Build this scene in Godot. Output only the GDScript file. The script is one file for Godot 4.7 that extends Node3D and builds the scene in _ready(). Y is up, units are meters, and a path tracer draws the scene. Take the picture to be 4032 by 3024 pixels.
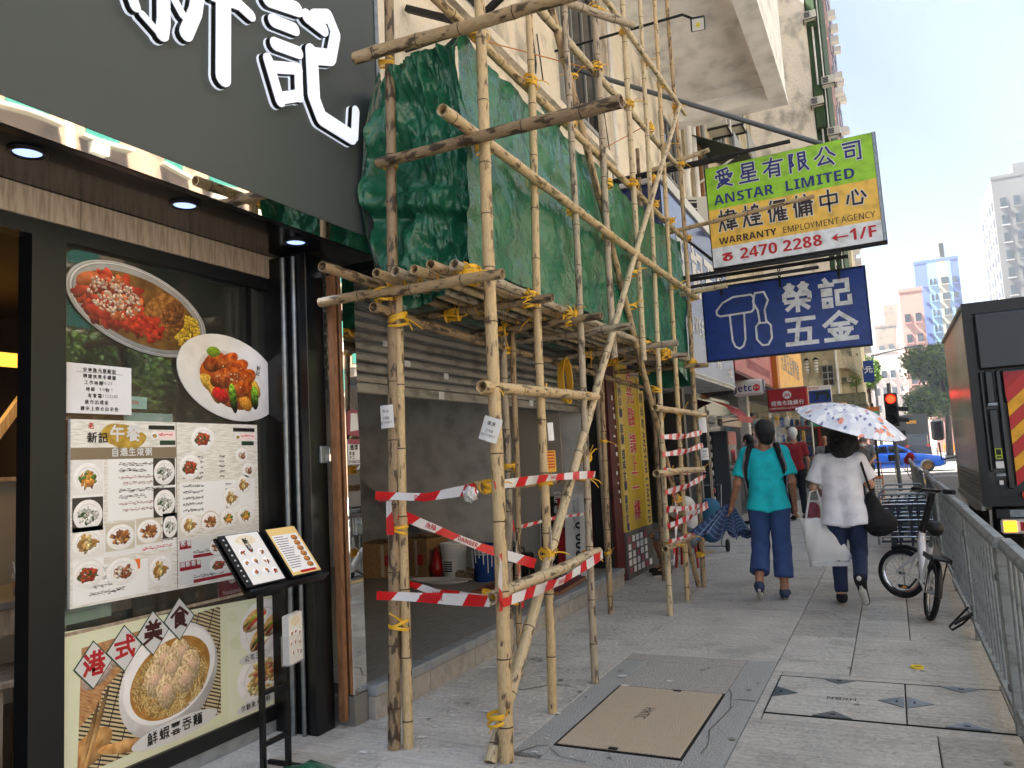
extends Node3D
# A pavement in front of shops, with a bamboo scaffold. x runs towards the road, -z along the street, y up; metres.

class MB:
	var v := PackedVector3Array()
	var n := PackedVector3Array()
	var uv := PackedVector2Array()
	var ix := PackedInt32Array()
	func vert(p: Vector3, nn: Vector3, u := Vector2.ZERO) -> int:
		v.append(p); n.append(nn); uv.append(u)
		return v.size() - 1
	func face(a: int, b: int, c: int) -> void:
		ix.append(a); ix.append(b); ix.append(c)
	# corners clockwise as seen from the front
	func quad(a: Vector3, b: Vector3, c: Vector3, d: Vector3, ua := Vector2(0, 0), ub := Vector2(1, 0), uc := Vector2(1, 1), ud := Vector2(0, 1)) -> void:
		var nn := (c - a).cross(b - a).normalized()
		if nn == Vector3.ZERO:
			nn = (d - a).cross(c - a).normalized()
		var k := v.size()
		vert(a, nn, ua); vert(b, nn, ub); vert(c, nn, uc); vert(d, nn, ud)
		face(k, k + 1, k + 2); face(k, k + 2, k + 3)
	func tri(a: Vector3, b: Vector3, c: Vector3) -> void:
		var nn := (c - a).cross(b - a).normalized()
		var k := v.size()
		vert(a, nn); vert(b, nn, Vector2(1, 0)); vert(c, nn, Vector2(1, 1))
		face(k, k + 1, k + 2)
	func box(c: Vector3, s: Vector3, b := Basis()) -> MB:
		var x := b.x * s.x * 0.5
		var y := b.y * s.y * 0.5
		var z := b.z * s.z * 0.5
		quad(c - x + y + z, c + x + y + z, c + x - y + z, c - x - y + z)
		quad(c + x + y - z, c - x + y - z, c - x - y - z, c + x - y - z)
		quad(c + x + y + z, c + x + y - z, c + x - y - z, c + x - y + z)
		quad(c - x + y - z, c - x + y + z, c - x - y + z, c - x - y - z)
		quad(c - x + y - z, c + x + y - z, c + x + y + z, c - x + y + z)
		quad(c - x - y + z, c + x - y + z, c + x - y - z, c - x - y - z)
		return self
	func boxr(x0: float, x1: float, y0: float, y1: float, z0: float, z1: float) -> MB:
		return box(Vector3((x0 + x1) / 2, (y0 + y1) / 2, (z0 + z1) / 2), Vector3(absf(x1 - x0), absf(y1 - y0), absf(z1 - z0)))
	func quad_up(x0: float, x1: float, z0: float, z1: float, y: float) -> MB:
		quad(Vector3(x0, y, z0), Vector3(x1, y, z0), Vector3(x1, y, z1), Vector3(x0, y, z1))
		return self
	func quad_strip(a: Vector3, b: Vector3, c: Vector3, d: Vector3, push: float) -> MB: # a pane lifted off its bed
		var n := (c - a).cross(b - a).normalized() * push
		quad(a + n, b + n, c + n, d + n); quad(d, c, b, a)
		quad(a, b, b + n, a + n); quad(b, c, c + n, b + n); quad(c, d, d + n, c + n); quad(d, a, a + n, d + n)
		return self
	# a box with its edges cut off at ch
	func cbox(c: Vector3, s: Vector3, ch: float, b := Basis()) -> MB:
		var h := s * 0.5
		var P := func(sx, sy, sz, ax): # corner point lying on the face of axis ax
			var p := Vector3(sx * (h.x - (0.0 if ax == 0 else ch)), sy * (h.y - (0.0 if ax == 1 else ch)), sz * (h.z - (0.0 if ax == 2 else ch)))
			return c + b * p
		var add := func(a, bb, cc, d):
			var nn: Vector3 = (cc - a).cross(bb - a)
			if nn.dot((a + bb + cc + d) / 4 - c) < 0: quad(a, d, cc, bb)
			else: quad(a, bb, cc, d)
		for sg in [-1.0, 1.0]:
			add.call(P.call(sg, -1, -1, 0), P.call(sg, 1, -1, 0), P.call(sg, 1, 1, 0), P.call(sg, -1, 1, 0))
			add.call(P.call(-1, sg, -1, 1), P.call(1, sg, -1, 1), P.call(1, sg, 1, 1), P.call(-1, sg, 1, 1))
			add.call(P.call(-1, -1, sg, 2), P.call(1, -1, sg, 2), P.call(1, 1, sg, 2), P.call(-1, 1, sg, 2))
			for sh in [-1.0, 1.0]:
				add.call(P.call(sg, sh, -1, 0), P.call(sg, sh, 1, 0), P.call(sg, sh, 1, 1), P.call(sg, sh, -1, 1))
				add.call(P.call(sg, -1, sh, 0), P.call(sg, 1, sh, 0), P.call(sg, 1, sh, 2), P.call(sg, -1, sh, 2))
				add.call(P.call(-1, sg, sh, 1), P.call(1, sg, sh, 1), P.call(1, sg, sh, 2), P.call(-1, sg, sh, 2))
				for sk in [-1.0, 1.0]:
					var a = P.call(sg, sh, sk, 0); var b2 = P.call(sg, sh, sk, 1); var c2 = P.call(sg, sh, sk, 2)
					if (c2 - a).cross(b2 - a).dot(a - c) < 0: tri(a, c2, b2)
					else: tri(a, b2, c2)
		return self
	func tube(pts: Array, r, sides := 8, caps := true) -> MB:
		var k0 := v.size()
		var m := pts.size()
		var t0: Vector3 = (pts[1] - pts[0]).normalized()
		var u := t0.cross(Vector3.UP if absf(t0.y) < 0.9 else Vector3.RIGHT).normalized()
		var le := 0.0
		for j in m:
			var t: Vector3 = (pts[mini(j + 1, m - 1)] - pts[maxi(j - 1, 0)]).normalized()
			u = (u - t * u.dot(t)).normalized()
			var w := t.cross(u)
			var rr: float = r[j] if r is Array or r is PackedFloat32Array else r
			if j > 0: le += pts[j].distance_to(pts[j - 1])
			for s in sides + 1:
				var a := TAU * s / sides
				var d := u * cos(a) + w * sin(a)
				vert(pts[j] + d * rr, d, Vector2(float(s) / sides, le))
		for j in m - 1:
			for s in sides:
				var a := k0 + j * (sides + 1) + s
				face(a, a + sides + 1, a + 1); face(a + 1, a + sides + 1, a + sides + 2)
		if caps:
			for e in 2:
				var j: int = 0 if e == 0 else m - 1
				var nn: Vector3 = ((pts[0] - pts[1]) if e == 0 else (pts[m - 1] - pts[m - 2])).normalized()
				var kc := vert(pts[j], nn)
				var kr := v.size()
				for s in sides + 1: vert(v[k0 + j * (sides + 1) + s], nn)
				for s in sides:
					if e == 0: face(kc, kr + s, kr + s + 1)
					else: face(kc, kr + s + 1, kr + s)
		return self
	# profile: array of Vector2(radius, height); about the local y axis
	func lathe(prof: Array, sides := 16, xf := Transform3D(), sq := Vector2(1, 1)) -> MB:
		var k0 := v.size()
		for j in prof.size():
			var a: Vector2 = prof[maxi(j - 1, 0)]
			var b: Vector2 = prof[mini(j + 1, prof.size() - 1)]
			var t := (b - a).normalized()
			for s in sides + 1:
				var an := TAU * s / sides
				var d := Vector3(cos(an) * sq.x, 0, sin(an) * sq.y)
				vert(xf * (d * prof[j].x + Vector3(0, prof[j].y, 0)), (xf.basis * (d * t.y - Vector3(0, t.x, 0))).normalized(), Vector2(float(s) / sides, float(j) / prof.size()))
		for j in prof.size() - 1:
			for s in sides:
				var a := k0 + j * (sides + 1) + s
				face(a, a + 1, a + sides + 1); face(a + 1, a + sides + 2, a + sides + 1)
		return self
	# flat outline in local xy, pushed out to depth along local z (front at +depth)
	func prism(poly: PackedVector2Array, depth: float, xf := Transform3D(), sides := true, back := true) -> MB:
		if not Geometry2D.is_polygon_clockwise(poly): pass
		else:
			poly = poly.duplicate(); poly.reverse()
		var t := Geometry2D.triangulate_polygon(poly)
		var lo := poly[0]; var hi := poly[0]
		for p in poly:
			lo = lo.min(p); hi = hi.max(p)
		var sz := (hi - lo).max(Vector2(0.0001, 0.0001))
		for f in ([0, 1] if back else [0]):
			var nn: Vector3 = xf.basis.z.normalized() * (1.0 if f == 0 else -1.0)
			var k := v.size()
			for p in poly: vert(xf * Vector3(p.x, p.y, depth if f == 0 else 0.0), nn, Vector2((p.x - lo.x) / sz.x, 1.0 - (p.y - lo.y) / sz.y))
			for j in range(0, t.size(), 3):
				var a := poly[t[j]]; var b := poly[t[j + 1]]; var c := poly[t[j + 2]]
				var ccw := (b - a).cross(c - a) > 0
				if ccw == (f == 0): face(k + t[j], k + t[j + 2], k + t[j + 1])
				else: face(k + t[j], k + t[j + 1], k + t[j + 2])
		if sides:
			for j in poly.size():
				var a := poly[j]; var b := poly[(j + 1) % poly.size()]
				quad(xf * Vector3(a.x, a.y, depth), xf * Vector3(b.x, b.y, depth), xf * Vector3(b.x, b.y, 0), xf * Vector3(a.x, a.y, 0))
		return self
	# a grid of points P[j][i]; smooth normals
	func grid(P: Array, us := 1.0, vs := 1.0) -> MB:
		var k0 := v.size()
		var R := P.size(); var C: int = P[0].size()
		for j in R:
			for i in C:
				var du: Vector3 = P[j][mini(i + 1, C - 1)] - P[j][maxi(i - 1, 0)]
				var dv: Vector3 = P[mini(j + 1, R - 1)][i] - P[maxi(j - 1, 0)][i]
				vert(P[j][i], dv.cross(du).normalized(), Vector2(us * i / (C - 1), vs * j / (R - 1)))
		for j in R - 1:
			for i in C - 1:
				var a := k0 + j * C + i
				face(a, a + 1, a + C); face(a + 1, a + C + 1, a + C)
		return self
	func mesh() -> ArrayMesh:
		var A := []
		A.resize(Mesh.ARRAY_MAX)
		A[Mesh.ARRAY_VERTEX] = v; A[Mesh.ARRAY_NORMAL] = n; A[Mesh.ARRAY_TEX_UV] = uv; A[Mesh.ARRAY_INDEX] = ix
		var m := ArrayMesh.new()
		m.add_surface_from_arrays(Mesh.PRIMITIVE_TRIANGLES, A)
		return m

var rng := RandomNumberGenerator.new()
var M := {}
var TX := {}
var taken := {}

func V(x, y, z) -> Vector3: return Vector3(x, y, z)
func rr(a: float, b: float) -> float: return rng.randf_range(a, b)

# ---------------------------------------------------------------- textures
func noise_tex(key: String, freq: float, stops: Array, size := 512, type := FastNoiseLite.TYPE_SIMPLEX_SMOOTH, oct := 5, normal := false, bump := 4.0) -> NoiseTexture2D:
	if TX.has(key): return TX[key]
	var f := FastNoiseLite.new()
	f.noise_type = type; f.frequency = freq; f.fractal_octaves = oct; f.seed = hash(key) % 1000
	if type == FastNoiseLite.TYPE_CELLULAR: f.fractal_type = FastNoiseLite.FRACTAL_NONE
	if key.begins_with("tarp_n"): f.fractal_type = FastNoiseLite.FRACTAL_RIDGED
	var t := NoiseTexture2D.new()
	t.width = size; t.height = size; t.seamless = true; t.noise = f
	if normal:
		t.as_normal_map = true; t.bump_strength = bump
	else:
		var g := Gradient.new()
		g.offsets = PackedFloat32Array(stops.map(func(s): return s[0]))
		g.colors = PackedColorArray(stops.map(func(s): return s[1] if s[1] is Color else Color(s[1], s[1], s[1])))
		t.color_ramp = g
	TX[key] = t
	return t

# o: tex, scale (Vector3 or float), nrm, ns, world (default true), emit, alpha, coat, spec, back
func mat(key: String, c := Color.WHITE, rough := 0.8, metal := 0.0, o := {}) -> StandardMaterial3D:
	if M.has(key): return M[key]
	var m := StandardMaterial3D.new()
	m.resource_name = key
	m.albedo_color = c; m.roughness = rough; m.metallic = metal
	if o.has("spec"): m.metallic_specular = o.spec
	if o.has("tex") or o.has("nrm"):
		var sc = o.get("scale", 1.0)
		m.uv1_scale = sc if sc is Vector3 else Vector3(sc, sc, sc)
		if o.get("tri", true):
			m.uv1_triplanar = true
			m.uv1_world_triplanar = o.get("world", true)
		if o.has("tex"): m.albedo_texture = o.tex
		if o.has("nrm"):
			m.normal_enabled = true; m.normal_texture = o.nrm; m.normal_scale = o.get("ns", 1.0)
	if o.has("rt"): m.roughness_texture = o.rt
	if o.has("emit"):
		m.emission_enabled = true; m.emission = o.emit; m.emission_energy_multiplier = o.get("ee", 1.0)
	if o.has("alpha"):
		m.transparency = BaseMaterial3D.TRANSPARENCY_ALPHA; m.albedo_color.a = o.alpha
	if o.has("coat"):
		m.clearcoat_enabled = true; m.clearcoat = o.coat; m.clearcoat_roughness = o.get("cr", 0.05)
	if o.has("back"):
		m.backlight_enabled = true; m.backlight = o.back
	m.cull_mode = BaseMaterial3D.CULL_DISABLED if o.get("two", false) else BaseMaterial3D.CULL_BACK
	M[key] = m
	return m

func img_mat(key: String, im: Image, rough := 0.6, o := {}) -> StandardMaterial3D:
	var m := mat(key, Color.WHITE, rough, 0.0, o)
	m.albedo_texture = ImageTexture.create_from_image(im)
	m.texture_repeat = false
	return m

func stroke(pl: PackedVector2Array, r: float) -> Array: # rounded outline of a line, smooth at any size
	var big := PackedVector2Array()
	for p in pl: big.append(p * 200.0)
	return Geometry2D.offset_polyline(big, r * 200.0, Geometry2D.JOIN_ROUND, Geometry2D.END_ROUND).map(func(o): return PackedVector2Array(Array(o).map(func(p): return p / 200.0)))

# ---------------------------------------------------------------- nodes
func numbered(called: String) -> String:
	var k: int = taken.get(called, 0)
	taken[called] = k + 1
	return called if k == 0 else "%s_%03d" % [called, k]

func put(called: String, mesh, m: Material, parent: Node = null) -> MeshInstance3D:
	var o := MeshInstance3D.new()
	o.name = called if parent else numbered(called)
	o.mesh = mesh.mesh() if mesh is MB else mesh
	o.material_override = m
	if parent: parent.add_child(o, true)
	else: add_child(o, true)
	return o

func tag(o: Node, label: String, category := "", group := "") -> Node:
	o.set_meta("label", label)
	if category: o.set_meta("category", category)
	if group: o.set_meta("group", group)
	return o

func thing(called: String, label: String, category: String, at := Vector3.ZERO, turn := 0.0, group := "") -> Node3D:
	var o := Node3D.new()
	o.name = numbered(called)
	add_child(o, true)
	o.position = at; o.rotation.y = turn
	tag(o, label, category, group)
	return o

func struct(called: String, mesh, m: Material, parent: Node = null) -> MeshInstance3D:
	var o := put(called, mesh, m, parent)
	if parent == null: o.set_meta("kind", "structure")
	return o

func basis_to(dir: Vector3) -> Basis: # y along dir
	var y := dir.normalized()
	var x := y.cross(Vector3.UP if absf(y.y) < 0.95 else Vector3.RIGHT).normalized()
	return Basis(x, y, x.cross(y))

func look(n: Vector3, up := Vector3.UP) -> Basis: # z along n, y up
	var z := n.normalized()
	var x := up.cross(z).normalized()
	return Basis(x, z.cross(x), z)

# ---------------------------------------------------------------- writing
var FS: SystemFont
var FB: SystemFont
var FR: SystemFont
func latin(parent: Node, text: String, at: Vector3, n: Vector3, h: float, m: Material, o := {}) -> MeshInstance3D:
	var t := TextMesh.new()
	t.font = o.get("font", FB)
	t.text = text; t.font_size = 48; t.depth = o.get("depth", 0.0)
	t.curve_step = 4.0 if h < 0.06 else 1.0
	t.pixel_size = h / 48.0 / 0.72
	t.horizontal_alignment = o.get("align", HORIZONTAL_ALIGNMENT_CENTER)
	var mi := MeshInstance3D.new()
	mi.name = o.get("name", "lettering")
	mi.mesh = t; mi.material_override = m
	parent.add_child(mi, true)
	mi.transform = Transform3D(look(n, o.get("up", Vector3.UP)).rotated(n.normalized(), o.get("roll", 0.0)).scaled_local(Vector3(o.get("wide", 1.0), 1, 1)), at)
	return mi

# Chinese characters as brush strokes on a 20 x 20 field, y down; "@X a b w h" places the component X in a box.
var ST := {
"一": "0 10 20 10", "口": "3 4 17 4 17 17/3 4 3 17 17 17", "日": "4 1 16 1 16 19/4 1 4 19 16 19/4 10 16 10", "木": "0 6 20 6/10 0 10 20/10 6 1 17/10 6 19 17",
"火": "10 0 10 9 2 20/10 9 18 20/4 5 6 9/16 5 14 9", "土": "3 7 17 7/10 1 10 19/0 19 20 19", "王": "1 2 19 2/3 10 17 10/0 19 20 19/10 2 10 19", "十": "0 9 20 9/10 0 10 20",
"亻": "14 0 4 10/9 5 9 20", "氵": "4 2 10 5/2 8 8 11/2 19 10 13", "言": "8 0 11 2/0 4 20 4/4 8 16 8/4 11 16 11/4 15 16 15 16 20 4 20 4 15",
"糸": "10 0 4 5 12 6/12 2 4 10 16 10/10 11 10 20/4 13 2 18/15 13 18 17", "金": "10 0 0 8/10 0 20 8/5 8 15 8/3 12 17 12/10 8 10 19/5 14 7 17/15 14 13 17/0 19 20 19",
"食": "10 0 0 8/10 0 20 8/6 6 14 6/5 9 15 9 15 14 5 14 5 9/5 11 15 11/5 14 5 19 9 17/8 14 18 20/16 15 12 17", "女": "9 0 3 12 16 20/15 4 12 12 2 20/0 7 20 7",
"心": "3 9 1 16/7 6 7 18 15 18 16 14/10 5 12 9/16 7 19 12", "門": "1 1 8 1 8 9 1 9/1 5 8 5/1 1 1 20/12 1 19 1 19 20 16 20/12 1 12 9 19 9/12 5 19 5",
"月": "5 1 16 1 16 20 13 20/5 1 4 14 1 20/5 7 16 7/5 13 16 13", "魚": "8 0 2 5/7 2 14 2 11 6/3 6 17 6 17 15 3 15 3 6/3 10 17 10/10 6 10 15/2 17 1 20/7 17 8 20/12 17 13 20/17 17 19 20",
"田": "2 2 18 2 18 19 2 19 2 2/2 10 18 10/10 2 10 19", "米": "0 9 20 9/10 0 10 20/4 2 7 7/16 2 13 7/10 9 2 18/10 9 18 18",
"雨": "1 1 19 1/2 5 18 5 18 10/2 5 2 10/10 1 10 12/5 8 7 9/13 8 15 9/5 11 7 12/13 11 15 12", "艹": "0 10 20 10/6 3 6 16/14 3 14 16", "宀": "10 0 10 3/1 8 1 4 19 4 17 8",
"阝": "2 1 9 1 5 8 9 13 3 14/2 1 2 20", "辶": "3 2 6 5/1 8 6 8 3 15 1 19/3 16 9 19 20 19", "扌": "0 5 20 5/11 0 11 20 6 18/0 14 20 10", "广": "10 0 11 3/2 4 20 4/2 4 2 12 0 20",
"艮": "5 1 15 1 15 9 5 9/5 5 15 5/5 1 5 19 11 16/9 10 19 20/16 11 12 14", "弓": "2 1 18 1 18 7 4 7 2 12 19 12 17 20 11 19",
"庸": "10 0 11 2/1 3 20 3/1 3 1 14 0 20/5 6 17 6 17 11 5 11/3 8 20 8/4 11 4 20/4 11 18 11 18 20/4 14 18 14/4 17 18 17/11 5 11 20",
"愛": "14 0 3 2/4 3 6 6/9 3 10 6/15 3 13 6/1 9 1 7 19 7 18 9/5 9 5 12 14 12/9 8 10 11/15 9 17 11/8 13 3 17/7 14 15 14 2 20/6 15 18 20",
"星": "4 0 16 0 16 8 4 8 4 0/4 4 16 4/5 9 2 13/4 11 18 11/3 15 17 15/0 20 20 20/10 9 10 20", "有": "0 4 20 4/9 0 6 9 0 14/6 8 16 8 16 20 13 20/6 8 6 20/6 12 16 12/6 16 16 16",
"限": "@阝 0 0 9 20/@艮 7 0 13 20", "公": "8 1 5 7 0 11/12 1 15 7 20 11/9 10 3 18 16 17/13 13 18 20", "司": "2 2 18 2 18 20 15 20/3 6 13 6/4 10 12 10 12 16 4 16 4 10",
"煒": "@火 0 0 8 20/@韋 8 0 12 20", "韋": "6 0 5 4/2 2 16 2 16 5/0 5 20 5/4 8 16 8 16 12 4 12 4 8/2 15 18 15/10 12 10 20/4 15 3 18 20 18",
"煌": "@火 0 0 8 20/@皇 8 0 12 20", "皇": "10 0 8 2/5 2 15 2 15 9 5 9 5 2/5 5 15 5/2 12 18 12/4 15 16 15/0 20 20 20/10 12 10 20",
"僱": "@亻 0 0 7 20/@雇 6 0 14 20", "雇": "3 1 18 1/3 3 17 3 17 6 3 6/3 3 3 12 0 20/9 7 5 13/8 11 8 20/8 11 19 11/8 14 18 14/8 17 18 17/8 20 20 20/13 8 14 20",
"傭": "@亻 0 0 7 20/@庸 6 0 14 20", "中": "2 5 18 5 18 13 2 13 2 5/10 0 10 20", "榮": "@火 1 0 8 7/@火 11 0 8 7/1 11 1 8 19 8 19 11/@木 2 10 16 10",
"記": "@言 0 0 8 20/@己 10 1 10 19", "己": "1 1 17 1 17 9 2 9 2 19 19 19 19 14", "五": "1 1 19 1/9 1 6 19/2 9 16 9 15 19/0 19 20 19",
"歡": "@雚 0 0 12 20/@欠 12 0 8 20", "雚": "0 2 20 2/6 0 6 4/14 0 14 4/2 5 8 5 8 8 2 8 2 5/12 5 18 5 18 8 12 8 12 5/6 9 2 14/5 12 5 20/5 12 19 12/5 15 18 15/5 18 18 18/5 20 20 20/12 9 12 20",
"欠": "6 0 2 7/5 4 18 4 15 8/10 5 9 12 1 20/10 10 19 20", "迎": "@辶 0 0 20 20/11 1 8 2 8 13 12 11/14 2 19 2 19 11 17 11/14 2 14 16",
"光": "10 0 10 8/4 2 6 6/16 2 14 6/0 9 20 9/7 9 6 15 0 20/13 9 13 18 20 18 20 15",
"臨": "2 1 10 1/2 1 2 19 10 19/2 6 8 6 8 13 2 13/5 1 5 6/5 13 5 19/13 0 11 5/12 3 20 3/13 6 19 6 19 10 13 10 13 6/11 12 15 12 15 18 11 18 11 12/16 12 20 12 20 18 16 18 16 12",
"請": "@言 0 0 8 20/@青 8 0 12 20", "青": "2 2 18 2/3 5 17 5/0 8 20 8/10 0 10 8/5 11 16 11 16 20 13 20/5 11 4 20/5 14 16 14/5 17 16 17", "上": "9 0 9 19/9 8 17 8/0 19 20 19",
"樓": "@木 0 0 8 20/@婁 8 0 12 20", "婁": "5 1 15 1 15 7 5 7 5 1/0 4 20 4/10 0 10 11/4 9 16 9 16 11 4 11/8 11 5 16 16 20/14 12 12 16 3 20/0 14 20 14",
"海": "@氵 0 0 8 20/@每 6 0 14 20", "每": "6 0 2 5/4 3 19 3/5 7 17 7 15 20 13 20/5 7 3 16 19 16/0 11 20 11/10 8 11 10/9 13 10 15", "外": "6 0 1 10/5 3 11 3 8 13 1 20/4 8 8 11/15 0 15 20/15 8 20 12",
"印": "8 1 3 3 3 17 9 15/3 9 9 9/12 3 19 3 19 14 16 14/12 3 12 20", "菲": "@艹 0 0 20 6/@非 1 6 18 14", "非": "7 0 7 20/13 0 13 20/0 4 7 4/0 10 7 10/0 16 7 16/13 4 20 4/13 10 20 10/13 16 20 16",
"現": "@王 0 2 8 16/@見 9 0 11 20", "見": "4 0 16 0 16 12 4 12 4 0/4 4 16 4/4 8 16 8/7 12 6 17 0 20/12 12 12 19 20 19 20 16", "成": "2 5 20 5/3 5 3 13 0 20/3 10 9 10 8 16 6 16/12 0 13 10 19 20 20 15/17 9 11 18/15 1 18 3",
"續": "@糸 0 0 7 20/@賣 8 0 12 20", "賣": "2 2 18 2/10 0 10 5/4 5 16 5/3 7 17 7 17 10 3 10 3 7/8 7 8 10/12 7 12 10/4 11 16 11 16 17 4 17 4 11/4 13 16 13/4 15 16 15/7 17 2 20/13 17 18 20",
"約": "@糸 0 0 9 20/@勺 10 0 10 20", "勺": "6 0 1 8/4 4 19 4 18 18 13 20/8 9 13 13", "港": "@氵 0 0 8 20/@巷 6 0 14 20", "巷": "2 3 18 3/6 0 6 8/14 0 14 8/0 8 20 8/7 8 0 15/13 8 20 15/5 12 14 12 14 16 5 16/5 12 5 20 17 20 17 17",
"式": "0 6 20 6/13 0 14 12 19 20 20 15/16 1 18 3/2 11 11 11/6 11 6 18/1 19 12 17", "美": "6 0 8 3/14 0 12 3/2 4 18 4/4 7 16 7/1 11 19 11/10 4 10 11/1 14 19 14/10 11 8 16 0 20/11 14 20 20",
"鮮": "@魚 0 0 10 20/@羊 11 0 9 20", "羊": "5 0 8 4/15 0 12 4/2 5 18 5/3 10 17 10/0 15 20 15/10 5 10 20", "蝦": "@虫 0 1 8 19/@叚 9 0 11 20", "虫": "3 4 17 4 17 11 3 11 3 4/10 0 10 18/1 18 17 17/15 14 18 19",
"叚": "2 1 9 1 9 6 2 6/2 1 2 20/2 11 9 11/2 16 9 16/12 1 19 1 19 6 12 6/12 10 19 10 11 20/12 11 20 20", "雲": "@雨 0 0 20 11/4 13 16 13/0 16 20 16/8 16 4 20 16 20/14 18 18 20",
"吞": "2 1 18 1/1 6 19 6/10 1 8 7 0 12/10 6 20 12/5 13 15 13 15 20 5 20 5 13", "麵": "@麥 0 0 9 20/@面 10 1 10 19",
"麥": "0 3 20 3/10 0 10 9/2 9 18 9/5 4 3 8/15 4 17 8/10 9 1 14/10 9 19 14/8 12 3 16/7 13 15 13 2 20/6 15 18 20", "面": "0 1 20 1/10 1 8 5/2 5 18 5 18 20 2 20 2 5/7 5 7 20/13 5 13 20/7 10 13 10/7 15 13 15",
"三": "2 2 18 2/4 10 16 10/0 19 20 19", "文": "10 0 11 3/0 5 20 5/5 5 10 14 20 20/15 5 10 14 0 20", "粉": "@米 0 0 9 20/@分 9 0 11 20", "分": "8 0 5 6 0 10/12 0 15 6 20 10/4 11 16 11 15 19 12 19/9 11 8 16 3 20",
"仿": "@亻 0 0 8 20/@方 7 0 13 20", "方": "10 0 11 3/0 5 20 5/7 5 6 13 0 20/7 10 17 10 16 19 12 19", "鮑": "@魚 0 0 10 20/@包 10 0 10 20", "包": "6 0 1 7/4 4 18 4 17 13 14 13/5 8 13 8 13 12 5 12/5 8 5 19 19 19 19 15",
"招": "@扌 0 0 8 20/@召 9 0 11 20", "召": "3 1 18 1 17 8 13 8/10 1 8 6 2 10/4 12 16 12 16 20 4 20 4 12", "商": "10 0 10 3/0 3 20 3/7 4 8 7/13 4 12 7/2 7 18 7 18 20 15 20/2 7 2 20/8 8 7 11/12 8 14 11/7 12 13 12 13 17 7 17 7 12",
"永": "8 0 11 2/6 4 11 4 11 20 8 20/1 8 8 8 1 17/11 7 20 19/18 5 12 9", "隆": "@阝 0 0 9 20/11 0 8 6/10 3 17 3 8 10/10 4 20 9/11 10 8 14/10 12 18 12/9 16 18 16/7 20 20 20/14 9 14 20",
"銀": "@金 0 0 10 20/@艮 9 0 11 20", "行": "8 0 1 6/8 6 0 12/5 9 5 20/11 3 20 3/10 9 20 9/16 9 16 20 13 20", "兄": "4 1 16 1 16 9 4 9 4 1/7 9 6 15 0 20/12 9 12 19 20 19 20 15",
"弟": "5 0 7 3/14 0 12 3/3 4 17 4 17 8 4 8 3 13 18 13 16 18 14 18/10 4 10 20/10 12 2 19", "專": "2 2 18 2/4 4 16 4 16 9 4 9 4 4/4 6 16 6/10 0 10 11/2 11 17 11/0 14 20 14/15 12 15 20 12 20/5 16 7 18",
"店": "@广 0 0 20 20/11 4 11 10/11 7 18 7/6 11 17 11 17 19 6 19 6 11", "新": "@亲 0 0 10 20/@斤 11 0 9 20", "亲": "10 0 10 2/2 3 18 3/6 4 7 7/14 4 13 7/0 8 20 8/0 12 20 12/10 8 10 20/8 13 2 19/12 13 18 18",
"斤": "18 0 4 2/4 2 4 12 0 20/4 8 20 8/14 8 14 20", "午": "6 0 1 8/4 4 18 4/0 11 20 11/10 4 10 20", "餐": "5 0 5 3/5 1 9 1/2 3 10 3 2 9/4 5 7 7/11 1 19 1 11 9/12 3 19 9/10 8 1 14/10 8 19 14/6 12 14 12 14 17 6 17 6 12/6 14 14 14/6 17 6 20 10 19/10 17 18 20",
"自": "10 0 7 3/3 3 17 3 17 20 3 20 3 3/3 9 17 9/3 14 17 14", "選": "@辶 0 0 20 20/8 1 12 1 12 4 8 4/8 1 8 6 12 6/14 1 18 1 18 4 14 4/14 1 14 6 19 6/7 10 20 10/11 8 11 14/16 8 16 14/7 14 20 14/11 15 8 17/16 15 19 17",
"生": "6 0 2 7/4 4 18 4/3 11 17 11/0 19 20 19/10 0 10 19", "滾": "@氵 0 0 8 20/@衮 6 0 14 20", "衮": "10 0 10 2/0 3 20 3/6 5 3 8/14 5 17 8/5 9 15 9/10 9 1 15/6 13 6 20 10 18/8 12 19 20/16 12 12 15", "粥": "@弓 0 0 5 20/@米 6 1 8 18/@弓 15 0 5 20",
"林": "@木 0 0 9 20/@木 10 0 10 20", "先": "6 0 3 6/4 4 17 4/10 0 10 10/0 10 20 10/7 10 6 16 0 20/13 10 13 19 20 19 20 15", "致": "0 1 10 1/5 1 2 7 9 6/1 12 10 12/5 9 5 18/0 19 10 17/14 0 11 8/13 5 20 5/18 5 16 13 10 20/12 7 15 14 20 20",
"電": "@雨 0 0 20 11/3 12 17 12 17 18 3 18 3 12/3 15 17 15/10 11 10 20 20 20 20 17", "鋪": "@金 0 0 10 20/@甫 10 0 10 20", "甫": "0 4 20 4/14 0 17 2/3 8 17 8 17 20 14 20/3 8 3 20/3 12 17 12/3 16 17 16/10 0 10 20",
"通": "@辶 0 0 20 20/9 1 18 1 14 4/8 6 19 6 19 17 17 17/8 6 8 17/8 9 19 9/8 13 19 13/13 6 13 17", "渠": "@氵 0 0 7 10/8 1 20 1/8 1 8 9 20 9/8 4 17 4 17 7 8 7/@木 2 11 16 9",
"危": "8 0 2 6/6 3 15 3 11 7/4 8 20 8/4 8 4 15 0 20/9 11 17 11 17 15 14 15/9 11 9 19 19 19 19 16", "險": "@阝 0 0 9 20/13 0 6 8/13 0 20 8/10 7 17 7/8 10 12 10 12 14 8 14 8 10/15 10 19 10 19 14 15 14 15 10/10 14 6 20/10 16 12 19/17 14 13 20/17 16 20 19",
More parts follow.
